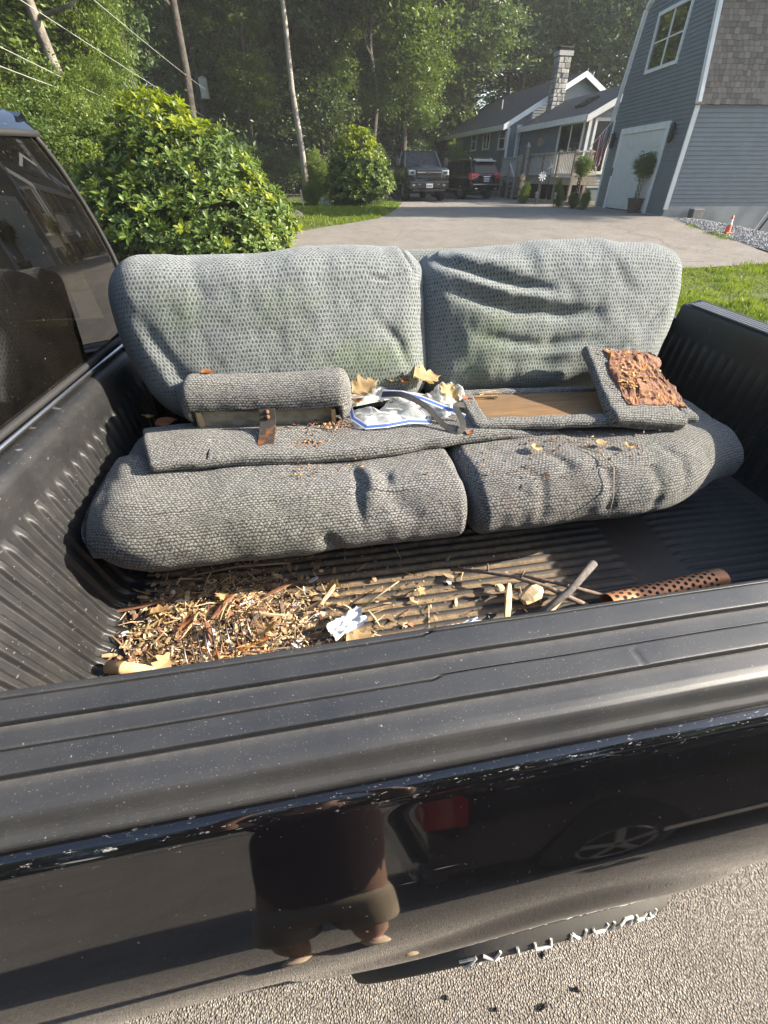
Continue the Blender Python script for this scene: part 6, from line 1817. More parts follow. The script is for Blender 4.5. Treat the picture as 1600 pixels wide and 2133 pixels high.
def ram():
    c = Car('parked_pickup', (6.62, 25.1, .97), R(-91), 'dark full-size pickup parked facing the camera beside the round rhododendron', 'pickup truck')
    W = 1.02
    def sec(w, zb, zt, cr=.03): return [(0, zb), (w * .86, zb), (w * .97, zb + .18), (w, zb + .42), (w * .985, zt - .16), (w * .93, zt - .03), (w * .80, zt), (0, zt + cr)]
    c.loft('body', [(0.0, sec(.93, .52, 1.18)), (-.10, sec(.99, .48, 1.27)), (-.6, sec(1.0, .48, 1.33)), (-1.35, sec(1.0, .48, 1.38)), (-1.6, sec(1.0, .48, 1.34)), (-3.7, sec(1.0, .48, 1.32)), (-3.72, sec(.98, .5, 1.36, -.05)), (-5.85, sec(.98, .52, 1.38, -.05))], M['car_green'])
    # raised hood scoop
    b = B(); b.hexa([(-.22, -.34, 1.28), (-.22, .34, 1.28), (-1.3, .42, 1.34), (-1.3, -.42, 1.34), (-.32, -.28, 1.345), (-.32, .28, 1.345), (-1.3, .36, 1.44), (-1.3, -.36, 1.44)][:4][::-1] + [(-.32, -.28, 1.345), (-.32, .28, 1.345), (-1.3, .36, 1.44), (-1.3, -.36, 1.44)][::-1]); c.part(b, 'hood_scoop', M['car_green'], bevel=.03)
    # greenhouse: glass block, roof, pillars
    g = [(-1.32, .90, 1.34), (-3.65, .90, 1.34)]; rf = [(-1.98, .76, 1.93), (-3.45, .76, 1.93)]
    b = B(); b.hexa([(-3.65, -.90, 1.30), (-1.30, -.90, 1.30), (-1.30, .90, 1.30), (-3.65, .90, 1.30), (-3.45, -.75, 1.90), (-1.98, -.75, 1.90), (-1.98, .75, 1.90), (-3.45, .75, 1.90)]); gl = c.part(b, 'cab_glass', M['car_glass'], bevel=.02)
    b = B(); b.hexa([(-3.52, -.79, 1.885), (-1.93, -.77, 1.875), (-1.93, .77, 1.875), (-3.52, .79, 1.885), (-3.4, -.68, 1.975), (-2.12, -.66, 1.965), (-2.12, .66, 1.965), (-3.4, .68, 1.975)]); rfo = c.part(b, 'roof', M['car_green'], bevel=.03, seg=3)
    for y in (-.5, -.25, 0, .25, .5):
        b = B(); b.box((-2.02, y, 1.965), (.10, .07, .035)); c.part(b, 'roof_light', M['amber'] if 0 else M['lamp_clear'], rfo, bevel=.01)
    for sy in (-1, 1):
        for p, q in (((-1.32, .895, 1.33), (-1.97, .755, 1.90)), ((-2.55, .905, 1.33), (-2.6, .765, 1.90)), ((-3.60, .905, 1.33), (-3.46, .765, 1.90))):
            b = B(); b.tube([(p[0], sy * p[1], p[2]), (q[0], sy * q[1], q[2])], .045, 6); c.part(b, 'pillar', M['car_green'])
        b = B(); b.box((-1.55, sy * 1.18, 1.50), (.10, .20, .30)); b.tube([(-1.55, sy * .95, 1.42), (-1.55, sy * 1.12, 1.44)], .03, 6); c.part(b, 'mirror', M['car_trim'], bevel=.03)
        b = B(); b.hexa([(-.02, sy * .98, .98), (-.02, sy * .62, .98), (.055, sy * .62, 1.0), (.02, sy * .93, 1.0), (-.08, sy * .98, 1.20), (-.08, sy * .62, 1.20), (.03, sy * .62, 1.18), (-.0, sy * .93, 1.18)]); hl = c.part(b, 'headlight', M['lamp_clear'], bevel=.02)
        b = B(); b.box((.045, sy * .78, 1.09), (.03, .17, .09)); c.part(b, 'lamp_unit', M['car_trim'], hl, bevel=.01)
        b = B(); b.lathe((.13, sy * .72, .66), [(0, .02), (.07, .02), (.075, 0)], 14, 'X'); c.part(b, 'fog_lamp', M['lamp_clear'])
        b = B(); b.box((.145, sy * .45, .66), (.03, .10, .03)); c.part(b, 'tow_hook', M['car_chrome'], bevel=.01)
        b = B(); b.lathe((0, 0, 0), [(0, 0)], 4) if 0 else None
        for x in (-1.0, -4.75):
            c.wheel(x, sy * .87, .41, .28)
            bb = B(); arc = [(x + .50 * math.cos(a), .41 + .50 * math.sin(a)) for a in np.linspace(0, PI, 16)] + [(x - .42, .42), (x + .42, .42)][::-1][:0]
            bb.prism(arc, lambda a_, z_, d: (a_, d, z_), sy * .90, sy * 1.012); c.part(bb, 'wheel_arch', M['car_trim'])
    b = B(); b.box((.0, 0, 1.05), (.12, 1.22, .34)); gr = c.part(b, 'grille', M['car_trim'], bevel=.03)
    b = B(); b.box((.070, -.36, 1.10), (.02, .40, .045)); b.build('grille_bar', M['car_chrome'], gr, bevel=.008)
    b = B(); b.box((.070, .36, 1.10), (.02, .40, .045)); b.build('grille_bar', M['car_chrome'], gr, bevel=.008)
    # lettering RAM across the grille (seen from the front, so it runs from +y to -y)
    y0 = .135
    for ch in 'RAM':
        b = B(); segs = GL['R'] if ch == 'R' else GL['A'] if ch == 'A' else [((0, 0), (0, 1)), ((0, 1), (.35, .4)), ((.35, .4), (.7, 1)), ((.7, 1), (.7, 0))]
        for (p, q) in segs: b.tube([(.075, y0 - p[0] * .10, 1.055 + p[1] * .09), (.075, y0 - q[0] * .10, 1.055 + q[1] * .09)], .011, 5)
        b.build('grille_letter', M['car_chrome'], gr); y0 -= .10
    b = B(); b.hexa([(-.05, -1.0, .48), (.12, -.92, .48), (.12, .92, .48), (-.05, 1.0, .48), (-.05, -1.0, .80), (.17, -.92, .78), (.17, .92, .78), (-.05, 1.0, .80)]); bp = c.part(b, 'bumper', M['car_green'], bevel=.05, seg=3)
    b = B(); b.box((.10, 0, .44), (.08, 1.5, .10)); b.build('air_dam', M['car_trim'], bp)
    b = B(); b.box((.185, .02, .61), (.015, .31, .155)); pl = b.build('number_plate', M['plate'], bp)
    for i in range(6):
        b = B(); b.box((.195, .12 - i * .042, .60), (.004, .022, .06)); b.build('plate_mark', M['plate_ink'], pl)
    return c
ram()
def suv(loc, heading, label, W=.90):
    c = Car('parked_suv', loc, heading, label, 'suv')
    # local x forward; x=0 is the rear bumper
    def sec(w, zb, zt, cr=.03): return [(0, zb), (w * .85, zb), (w * .97, zb + .15), (w, zb + .40), (w * .985, zt - .14), (w * .93, zt - .02), (w * .82, zt), (0, zt + cr)]
    c.loft('body', [(0.02, sec(.84, .38, .98)), (.12, sec(.89, .34, 1.05)), (1.0, sec(.91, .30, 1.04)), (3.0, sec(.91, .30, 1.02)), (3.3, sec(.91, .30, 1.03)), (4.3, sec(.88, .34, .93)), (4.58, sec(.76, .40, .76))], M['car_black'])
    b = B(); b.hexa([(.10, -.84, 1.0), (3.35, -.84, 1.0), (3.35, .84, 1.0), (.10, .84, 1.0), (.50, -.66, 1.58), (2.55, -.66, 1.58), (2.55, .66, 1.58), (.50, .66, 1.58)]); gl = c.part(b, 'cabin_glass', M['car_glass'], bevel=.03)
    b = B(); b.hexa([(.30, -.70, 1.555), (2.62, -.70, 1.545), (2.62, .70, 1.545), (.30, .70, 1.555), (.50, -.60, 1.645), (2.4, -.60, 1.645), (2.4, .60, 1.645), (.50, .60, 1.645)]); rf = c.part(b, 'roof', M['car_black'], bevel=.04, seg=3)
    b = B(); b.hexa([(.20, -.62, 1.53), (.55, -.66, 1.55), (.55, .66, 1.55), (.20, .62, 1.53), (.22, -.60, 1.585), (.55, -.62, 1.62), (.55, .62, 1.62), (.22, .60, 1.585)]); c.part(b, 'spoiler', M['car_black'], rf, bevel=.015)
    for sy in (-1, 1):
        b = B(); b.tube([(.60, sy * .62, 1.63), (.75, sy * .63, 1.70), (2.15, sy * .63, 1.70), (2.35, sy * .62, 1.63)], .022, 6); c.part(b, 'roof_rail', M['car_chrome'], rf)
        for p, q in (((.12, .835, 1.0), (.50, .66, 1.57)), ((1.05, .845, 1.0), (1.05, .67, 1.57)), ((2.05, .845, 1.0), (2.0, .67, 1.57)), ((3.32, .835, 1.0), (2.56, .66, 1.57))):
            b = B(); b.tube([(p[0], sy * p[1], p[2]), (q[0], sy * q[1], q[2])], .04, 6); c.part(b, 'pillar', M['car_black'])
        # tail lamp, a C shape wrapping the corner
        b = B(); b.hexa([(.20, sy * .925, .80), (.00, sy * .86, .80), (-.02, sy * .55, .92), (.06, sy * .55, .92), (.26, sy * .92, 1.08), (.06, sy * .86, 1.08), (.03, sy * .42, 1.04), (.12, sy * .42, 1.04)]); tl = c.part(b, 'tail_lamp', M['lamp_red'], bevel=.012)
        b = B(); b.box((.055, sy * .62, .965), (.03, .10, .05)); b.build('reverse_lamp', M['lamp_clear'], tl)
        b = B(); b.box((-.005, sy * .58, .44), (.08, .16, .07)); c.part(b, 'exhaust_tip', M['car_chrome'], bevel=.015)
        b = B(); b.box((3.05, sy * 1.0, 1.10), (.12, .18, .13)); c.part(b, 'mirror', M['car_black'], bevel=.03)
        for x in (.95, 3.68):
            c.wheel(x, sy * .79, .35, .24)
            bb = B(); arc = [(x + .42 * math.cos(a), .36 + .42 * math.sin(a)) for a in np.linspace(0, PI, 16)]
            bb.prism(arc, lambda a_, z_, d: (a_, d, z_), sy * .80, sy * .918); c.part(bb, 'wheel_arch', M['car_trim'])
        b = B(); b.box((2.3, sy * .915, .42), (2.2, .02, .06)); c.part(b, 'sill_trim', M['car_chrome'])
    b = B(); b.hexa([(.075, -.70, 1.06), (.11, -.70, 1.05), (.11, .70, 1.05), (.075, .70, 1.06), (.36, -.60, 1.52), (.40, -.60, 1.51), (.40, .60, 1.51), (.36, .60, 1.52)]); rw = c.part(b, 'rear_window', M['car_glass'])
    b = B(); b.tube([(.10, .05, 1.10), (.13, -.28, 1.14)], .012, 5); b.build('wiper', M['car_trim'], rw)
    b = B(); b.hexa([(-.03, -.80, .36), (.10, -.88, .36), (.10, .88, .36), (-.03, .80, .36), (-.04, -.80, .62), (.10, -.89, .64), (.10, .89, .64), (-.04, .80, .62)]); bp = c.part(b, 'bumper', M['car_black'], bevel=.04, seg=3)
    b = B(); b.box((-.042, 0, .63), (.03, 1.60, .022)); b.build('bumper_trim', M['car_chrome'], bp, bevel=.006)
    b = B(); b.box((-.02, 0, .93), (.03, .44, .05)); c.part(b, 'tailgate_bar', M['car_chrome'], bevel=.01)
    b = B(); b.box((-.012, 0, .81), (.012, .31, .155)); pl = c.part(b, 'number_plate', M['plate'])
    for i in range(6):
        b = B(); b.box((-.020, -.105 + i * .042, .80), (.004, .022, .06)); b.build('plate_mark', M['plate_ink'], pl)
    # GMC badge, read from behind (runs from +y to -y as seen from the rear: left is +y)
    y0 = .13
    for ch in 'GMC':
        b = B()
        segs = {'G': [((.6, .85), (.4, 1)), ((.4, 1), (.1, .9)), ((.1, .9), (0, .5)), ((0, .5), (.1, .1)), ((.1, .1), (.45, 0)), ((.45, 0), (.62, .2)), ((.62, .2), (.62, .45)), ((.62, .45), (.35, .45))],
                'M': [((0, 0), (0, 1)), ((0, 1), (.35, .4)), ((.35, .4), (.7, 1)), ((.7, 1), (.7, 0))],
                'C': [((.6, .85), (.4, 1)), ((.4, 1), (.1, .9)), ((.1, .9), (0, .5)), ((0, .5), (.1, .1)), ((.1, .1), (.45, 0)), ((.45, 0), (.62, .18))]}[ch]
        for (p, q) in segs: b.tube([(.03, y0 - p[0] * .10, .975 + p[1] * .065), (.03, y0 - q[0] * .10, .975 + q[1] * .065)], .009, 5)
        c.part(b, 'badge_letter', M['badge_red']); y0 -= .09
    return c
suv((10.05, 26.7, .97), R(90 + 15), 'black SUV with red tail lamps parked with its back to the camera')
# the dark car standing behind the photographer, mirrored in the truck's paint
suv((.28, -2.28, -.072), R(0 - 2), 'black SUV standing behind the photographer, mirrored in the truck paint')

# traffic of small things by the garage ------------------------------------
M['cone'] = plain('orange_cone_plastic', (.75, .12, .03), .5, var=.15)
M['cone_white'] = plain('cone_reflective_band', (.75, .73, .70), .4, var=.08)
cx_, cy_ = 11.20, 11.86; cz_ = Gz(cx_, cy_) + .012
cn = thing('traffic_cone', (cx_, cy_, cz_), 'orange traffic cone with a white collar on the edge of the gravel', 'traffic cone')
def cone_part(z0, z1, name, mat):
    f = lambda z: (.135 - .10 * z / .70) * .55
    b = B(); b.lathe((cx_, cy_, cz_), [(f(z0), z0 * .55), (f(z1), z1 * .55)] + ([(0.01, z1 * .55 + .004)] if z1 > .65 else []), 20); b.build(name, mat, cn, smooth=True)
b = B(); b.box((cx_, cy_, cz_ + .012), (.21, .21, .024)); b.build('base', M['cone'], cn, bevel=.02)
cone_part(.04, .34, 'cone_body', M['cone']); cone_part(.34, .56, 'collar', M['cone_white']); cone_part(.56, .70, 'cone_tip', M['cone'])
# braided topiaries in pots
M['pot'] = plain('dark_plastic_pot', (.045, .042, .040), .6)
M['pot_brown'] = plain('brown_pot', (.10, .06, .045), .6)
def topiary(x, y, hs, pot, label, seed):
    z0 = Gz(x, y) + .006; root = thing('potted_topiary', (x, y, z0), label, 'potted plant')
    b = B(); b.lathe((x, y, z0), [(.17, 0), (.24, .36), (.26, .36), (.26, .40), (.23, .40), (.22, .36), (0, .35)], 18); b.build('pot', pot, root, smooth=False)
    b = B()
    for k in range(3):
        pth = [Vector((x + .06 * math.cos(t * 9 + k * 2.1), y + .06 * math.sin(t * 9 + k * 2.1), z0 + .34 + t * (hs - .36))) for t in np.linspace(0, 1, 22)]
        b.tube(pth, .026, 6)
    b.build('braided_stem', M['trunk_pale'] if seed == 1 else M['trunk_dark'], root, smooth=True)
    add_crown(root, 4, 'leaf_a', (x, y, z0 + hs + .18), (.36, .36, .34), seed)
    add_crown(root, 5, 'leaf_a', (x + .05, y, z0 + hs + .15), (.33, .33, .30), seed + 2)
topiary(11.60, 16.55, 1.12, M['pot_brown'], 'small braided-trunk tree in a brown pot at the garage door', 1)
topiary(11.78, 20.75, 1.15, M['pot'], 'small braided-trunk tree in a dark pot at the garage corner', 2)
b = B(); x, y = 12.45, 14.72; z = Gz(x, y)
b.prism([(-.16, 0), (.16, 0), (.19, .26), (-.19, .26)], lambda a, c, d: (x + a, y + d, z + c), -.18, .05); o = b.build('block', plain('grey_bucket', (.10, .10, .10), .7), org=(x, y, z), bevel=.02); setprops(o, 'small grey tub against the garage foundation', 'tub')
# folding trailer/hand cart leaning at the right edge
M['steel_black'] = plain('black_steel_tube', (.025, .025, .025), .5)
tr_x, tr_y = 14.2, 13.1; zt = Gz(tr_x, tr_y)
tr = thing('utility_trailer', (tr_x, tr_y, zt), 'small black utility trailer with an upright frame on the gravel', 'trailer')
b = B()
for p, q in (((13.45, 13.3, .40), (14.05, 13.2, 1.75)), ((14.05, 13.2, 1.75), (15.4, 13.0, 1.80)), ((13.85, 13.25, 1.05), (15.4, 13.0, 1.10)), ((13.6, 13.25, .62), (15.4, 12.95, .62)), ((13.7, 13.2, .55), (13.75, 12.8, .22))):
    b.tube([p, q], .03, 6)
b.build('frame', M['steel_black'], tr)
b = B(); b.box((14.6, 12.95, .52), (1.6, .7, .10)); b.build('platform', plain('worn_plywood', (.20, .17, .14), .8), tr)
for (x, y) in ((13.55, 13.15), (14.9, 12.7)):
    b = B(); b.lathe((x, y, .40), [(.12, -.06), (.20, -.06), (.21, 0), (.20, .06), (.12, .06)], 20, 'Y'); b.build('wheel', M['rubber'], tr, smooth=True)
b = B(); b.tube([(13.35, 13.35, .36), (13.75, 13.3, 1.35)], .010, 6); o = b.build('marker_rod', M['trim'], org=(13.35, 13.35, .36)); setprops(o, 'thin white marker rod stuck in the gravel beside the cone', 'rod')
# flower bed in front of the deck: mulch, edging timbers, ornaments
strip('mulch_bed', [(21.05, 11.8, 13.1), (22.0, 11.72, 12.9), (24, 11.68, 12.9), (26.0, 11.62, 12.9), (27.0, 11.6, 12.2)], plain('dark_mulch', (.045, .032, .024), .95, var=.5, scale=20, bump=.9, bscale=25, bdist=.04), .03, 14)
for (p, q) in (((11.75, 21.0), (11.62, 23.2)), ((11.62, 23.25), (11.56, 25.2)), ((11.8, 20.95), (13.0, 21.0))):
    b = B(); p, q = Vector((*p, 1.02)), Vector((*q, 1.02)); d = q - p
    b.box((p + q) / 2, (d.length, .13, .13), Matrix.Rotation(math.atan2(d.y, d.x), 3, 'Z')); o = b.build('edging_timber', M['deckwood'], org=p, bevel=.01); setprops(o, 'pale landscape timber edging the mulch bed by the deck', 'timber', 'timbers edging the mulch bed')
M['white_orn'] = plain('white_ornament', (.7, .7, .72), .5)
for i, (u, d, h, lb) in enumerate(((1088, 25.6, 1.0, 'narrow stacked bird-house ornament at the left of the flower bed'), (1130, 24.0, .95, 'white pinwheel flower on a stake in the mulch bed'), (1146, 24.6, 1.25, 'small white hummingbird on a stake by the deck'), (1125, 23.4, .45, 'short solar lantern on the edging timber'), (1165, 22.3, .45, 'second short solar lantern nearer the garage'))):
    x, y = az(u, d); z = Gz(x, y) + .03; th = thing('garden_ornament', (x, y, z), lb, 'ornament')
    b = B(); b.tube([(x, y, z - .03), (x, y, z + h)], .012 if i != 0 else .05, 6); b.build('stake', M['rubber'] if i else M['deckwood'], th)
    b = B()
    if i == 0:
        for k in range(3): b.prism([(-.1, 0), (.1, 0), (.1, .16), (0, .26), (-.1, .16)], lambda a, c_, d_: (x + a, y + d_, z + .25 + .28 * k + c_), -.13, -.05)
        b.build('bird_house', M['raw_wood'], th)
    elif i == 1:
        for k in range(9):
            a = 2 * PI * k / 9; b.tube([(x, y - .03, z + h), (x + .16 * math.cos(a), y - .03, z + h + .16 * math.sin(a))], [.01, .03], 5)
        b.build('petals', M['white_orn'], th)
    elif i == 2:
        b.tube([(x - .14, y, z + h - .05), (x, y, z + h), (x + .1, y, z + h + .08)], [.01, .035, .01], 6); b.tube([(x, y, z + h), (x - .05, y, z + h + .16)], [.03, .01], 5); b.build('bird', M['white_orn'], th)
    else:
        b.lathe((x, y, z + h * .55), [(.05, 0), (.05, .14), (.08, .15), (.0, .22)], 8); b.build('lamp_head', M['lantern_o'] if 'lantern_o' in M else M['deckwood'], th)
# pink-white stake and a small box on the left verge, utility pole and wires
x, y = az(627, 22.5); z = Gz(x, y); b = B(); b.tube([(x, y, z - .05), (x - .08, y, z + .55)], .035, 6); o = b.build('marker_stake', plain('pale_stake', (.55, .45, .40)), org=(x, y, z)); setprops(o, 'short pale stake in the grass left of the young shrub', 'stake')
x, y = az(675, 22.6); z = Gz(x, y); b = B(); b.box((x, y, z + .12), (.42, .36, .24)); b.lathe((x, y, z + .24), [(.24, 0), (.2, .05), (0, .07)], 10); o = b.build('planter', plain('pale_green_tub', (.40, .48, .40), .7), org=(x, y, z), bevel=.02); setprops(o, 'pale green tub on the grass at the foot of the rhododendron', 'tub')
x, y = az(603, 16.3); z = Gz(x, y); b = B(); b.lathe((x, y, z), [(.30, -.02), (.27, .12), (.12, .20), (0, .21)], 9); o = b.build('rock', plain('dark_rock', (.06, .055, .05), .95), org=(x, y, z)); setprops(o, 'dark rock in the grass beside the big rhododendron', 'rock')
up = az(447, 34)
po = thing('utility_pole', (*up, .96), 'wooden utility pole with a grey transformer among the trees', 'utility pole')
b = B(); b.tube([(*up, .8), (up[0], up[1], 11.5)], [.16, .12], 10); b.build('pole', M['trunk_dark'], po)
b = B(); b.lathe((up[0] + .3, up[1] - .3, 5.2), [(0, 0), (.22, 0), (.22, .8), (.1, .88), (0, .9)], 12); b.build('transformer', plain('transformer_grey', (.45, .46, .46), .5), po)
n = NT('wire_grey'); n.color((.42, .42, .40)); n.rough(.5); M['wire'] = n.mat
def wire(p, q, sag, label, r=.0055):
    p, q = Vector(p), Vector(q); pts = []
    for t in np.linspace(0, 1, 24): c = p.lerp(q, t); c.z -= sag * 4 * t * (1 - t); pts.append(c)
    b = B(); b.tube(pts, r, 5); o = b.build('overhead_wire', M['wire'], org=p); setprops(o, label, 'wire', 'overhead wires')
wire((-4.31, 8.26, 3.72), (-5.26, 30.24, 3.83), .05, 'thicker lower overhead wire crossing the upper left')
wire((-4.40, 9.30, 3.43), (-5.42, 24.35, 3.88), .05, 'lowest thin overhead wire at the left edge')
wire((-4.01, 8.06, 4.31), (-3.79, 32.41, 4.44), .05, 'highest overhead wire at the top left')
wire((-3.20, 12.83, 4.64), (-3.29, 31.08, 5.31), .05, 'overhead wire passing right of the vine-clad tree')
# ================================================================== small things in the bed and on the sofa (truck frame)
M['dry_leaf'] = leafmat('dry_leaf', (.36, .22, .10), (.58, .40, .20), .25, rough=.7, scale=25)
M['dry_leaf_pale'] = leafmat('pale_dry_leaf', (.38, .25, .12), (.52, .38, .21), .25, rough=.7, scale=25)
M['rust_leaf'] = leafmat('rust_brown_leaf', (.18, .07, .035), (.32, .14, .06), .2, rough=.7, scale=25)
M['twig'] = plain('twig_bark', (.20, .15, .115), .9, var=.4, scale=60, bump=.5, bscale=150, bdist=.002)
M['wood_pale'] = plain('split_pale_wood', (.64, .48, .28), .85, var=.3, scale=40, bump=.5, bscale=120, bdist=.002)
M['bark_red'] = plain('red_brown_bark', (.24, .115, .065), .9, var=.4, scale=40, bump=.6, bscale=90, bdist=.003)
M['paper'] = plain('white_paper', (.82, .83, .84), .7, var=.05, scale=40)
def leaf_obj(name, c, L, rz, mat, label, group=None, seed=0, lobes=True, tilt=(0, 0), curl=.25, cat='leaf'):
    rr = random.Random(seed); nu, nv = 13, 7; V = []
    for i in range(nu):
        t = i / (nu - 1)
        w = math.sin(PI * min(1, t * 1.04) ** .8) * .33 * (1 + (.38 * math.cos(t * 21 + seed) if lobes else 0)) + .012
        for j in range(nv):
            s = (j / (nv - 1)) * 2 - 1
            x = (t - .5) * L; y = s * w * L
            z = curl * L * (.55 * s * s * w * 2 + .45 * (t - .5) ** 2) + .04 * L * math.sin(7 * t + 3 * s + seed) 
            V.append(Vector((x, y, z)))
    rt = Matrix.Rotation(rz, 3, 'Z') @ Matrix.Rotation(tilt[0], 3, 'X') @ Matrix.Rotation(tilt[1], 3, 'Y')
    V = [tuple(rt @ v + Vector(c)) for v in V]
    o = mk(name, V, grid_faces(nu, nv), mat, org=c, near=True, smooth=True)
    return setprops(o, label, cat, group)
# ---- litter that nobody could count: chips, needles, crumbs
def litter():
    r_ = random.Random(12); b = B()
    def chip(c, L, W, rz, el, m):
        d = Vector((math.cos(rz) * math.cos(el), math.sin(rz) * math.cos(el), math.sin(el))) * L / 2
        s = Vector((-math.sin(rz), math.cos(rz), r_.uniform(-.3, .3))) * W / 2; nn = d.cross(s).normalized() * min(.0015, W * .3)
        if nn.z < 0: nn = -nn
        c = Vector(c); mid = Vector((0, 0, r_.uniform(-.12, .12) * L))
        P = [c - d - s * .6, c - s + mid, c + d - s * .3, c + d + s * .3, c + s + mid, c - d + s * .6]
        b.add([p - nn for p in P] + [p + nn for p in P], [(0, 1, 4, 5), (1, 2, 3, 4), (6, 11, 10, 7), (7, 10, 9, 8), (0, 6, 7, 1), (1, 7, 8, 2), (3, 9, 10, 4), (4, 10, 11, 5)], m)
    n_ = 0
    while n_ < 4600:
        if r_.random() < .91: x, y = r_.gauss(-.34, .155), r_.gauss(.89, .12)
        elif r_.random() < .6: x, y = r_.uniform(-.6, .35), r_.uniform(.75, 1.2)
        else: x, y = r_.uniform(-.6, .7), r_.uniform(.74, 1.10)
        if not (-.645 < x < 1.0 and .56 < y < 1.42): continue
        dens = math.exp(-((x + .28) / .26) ** 2 - ((y - .92) / .17) ** 2)
        k = r_.random()
        L, W = (r_.uniform(.003, .013), r_.uniform(.001, .005)) if k < .78 else ((r_.uniform(.014, .04), r_.uniform(.007, .018)) if k < .87 else (r_.uniform(.03, .085), r_.uniform(.0015, .005)))
        z = .858 + abs(r_.gauss(0, .5)) * .020 * dens + .004
        chip((x, y, z), L, W, r_.uniform(0, 6.3), r_.gauss(0, .28), r_.choices((0, 1, 2, 3, 4, 5), (32, 26, 14, 10, 8, 3))[0]); n_ += 1
    o = b.build('mulch_litter', [M['wood_pale'], M['dry_leaf_pale'], M['bark_red'], M['dry_leaf'], M['twig'], M['white_orn']], org=(-.25, .95, .86), near=True)
    setprops(o, 'loose litter of wood chips, straw and crumbs on the bed floor', 'litter', kind='stuff')
    # brown crumbs on the seat panel
    b2 = b; 
litter()
def crumbs(name, pts, label, seed):
    r_ = random.Random(seed); b = B()
    for (cx, cy, cz, sx, sy, n_) in pts:
        for k in range(n_):
            x, y = r_.gauss(cx, sx), r_.gauss(cy, sy); s = r_.uniform(.0015, .0055); a = r_.uniform(0, 6.3); d = Vector((math.cos(a), math.sin(a), r_.uniform(-.2, .2))) * s * r_.uniform(1, 2.4); e = Vector((-math.sin(a), math.cos(a), 0)) * s
            c = Vector((x, y, cz + .003 - .03 * max(0, (y - 1.42)))); t = Vector((0, 0, s * .7))
            b.add([c - d, c + e, c + d, c - e, c + t], [(0, 1, 4), (1, 2, 4), (2, 3, 4), (3, 0, 4), (3, 2, 1, 0)], r_.choice((0, 0, 1, 2)))
    o = b.build(name, [M['rust_leaf'], M['bark_red'], M['dry_leaf']], org=pts[0][:3], near=True); setprops(o, label, 'crumbs', kind='stuff')
crumbs('leaf_crumbs', [(.02, 1.445, 1.2455, .05, .02, 60), (.07, 1.40, 1.2465, .035, .02, 60), (.12, 1.43, 1.246, .03, .018, 30), (-.02, 1.30, 1.2455, .04, .02, 50)], 'brown leaf crumbs scattered on the flat panel beside the bracket', 3)
crumbs('seat_crumbs', [(.88, 1.17, 1.222, .12, .05, 90), (.70, 1.10, 1.222, .15, .05, 30), (.02, 1.20, 1.222, .08, .04, 40)], 'fine brown crumbs scattered on the sofa seat', 4)

# ---- larger pieces in the bed
LV = [(-.47, .80, .075, 1.2, 'dry_leaf_pale', 'curled pale oak leaf beside the bamboo stub'), (-.52, .99, .07, .4, 'dry_leaf', 'brown leaf near the front corner of the bed floor'), (-.34, 1.02, .06, 2.2, 'dry_leaf', 'tan leaf lying at the back of the litter'),
      (-.43, .93, .065, 1.4, 'rust_leaf', 'dark red-brown leaf standing in the litter'), (-.20, .86, .08, .2, 'dry_leaf_pale', 'large tan leaf in the middle of the litter'), (.02, 1.0, .06, -.5, 'dry_leaf_pale', 'pale leaf at the right end of the litter'), (.30, .93, .045, .8, 'dry_leaf', 'small leaf alone on the bare ribs'),
      (-.55, 1.18, .09, .1, 'dry_leaf', 'shaded leaf under the sofa edge'), (.08, .78, .10, .25, 'dry_leaf_pale', 'broad tan leaf under the white paper scrap')]
for i, (x, y, L, rz, mt, lb) in enumerate(LV):
    leaf_obj('dry_leaf', (x, y, .885), L, rz, M[mt], lb, None, i + 1, tilt=(random.Random(i).uniform(-.5, .5), random.Random(i + 9).uniform(-.4, .4)))
def chunk(c, L, W, H, rz, mat, label, seed, el=.1):
    rr = random.Random(seed); b = B(); n = 6; V = []
    d = Vector((math.cos(rz) * math.cos(el), math.sin(rz) * math.cos(el), math.sin(el))); s = Vector((-math.sin(rz), math.cos(rz), 0)); u = d.cross(s)
    rings = []
    for t in (-.5, -.2, .15, .5):
        k = (.55 if abs(t) == .5 else 1)
        rings.append([Vector(c) + d * L * (t + rr.uniform(-.04, .04)) + s * W * .5 * k * math.cos(a) * rr.uniform(.7, 1.1) + u * H * .5 * k * math.sin(a) * rr.uniform(.7, 1.1) for a in [2 * PI * j / n for j in range(n)]])
    V = [p for r_ in rings for p in r_]
    F = [(i * n + j, i * n + (j + 1) % n, (i + 1) * n + (j + 1) % n, (i + 1) * n + j) for i in range(3) for j in range(n)] + [tuple(range(n))[::-1], tuple(3 * n + j for j in range(n))]
    b.add(V, F); o = b.build('wood_chunk', mat, org=c, near=True); setprops(o, label, 'wood piece')
chunk((.555, .83, .885), .17, .024, .016, 1.15, M['wood_pale'], 'split stick of pale wood leaning left of the twigs', 1, .15)
chunk((.640, .845, .895), .085, .06, .045, .5, M['wood_pale'], 'round lump of pale broken wood beside the twigs', 2)
chunk((.66, .775, .880), .24, .025, .022, .55, M['wood_pale'], 'long split piece of pale wood along the rail', 3, .08)
chunk((.545, .885, .90), .03, .03, .03, .2, M['wood_pale'], 'small knob of wood on top of the split stick', 4)
chunk((-.60, 1.03, .872), .20, .018, .010, .05, M['bark_red'], 'strip of red-brown bark near the front wall', 5)
chunk((-.33, .975, .885), .10, .022, .012, .9, M['bark_red'], 'red-brown bark chip at the back of the litter', 6)
chunk((-.16, 1.02, .880), .09, .018, .010, .35, M['bark_red'], 'red-brown bark chip on the bed ribs', 7)
chunk((-.36, .88, .892), .075, .022, .012, 1.9, M['bark_red'], 'dark bark chip standing in the litter', 8)
chunk((-.20, .92, .886), .12, .016, .010, -.35, M['wood_pale'], 'pale splinter across the litter', 9)
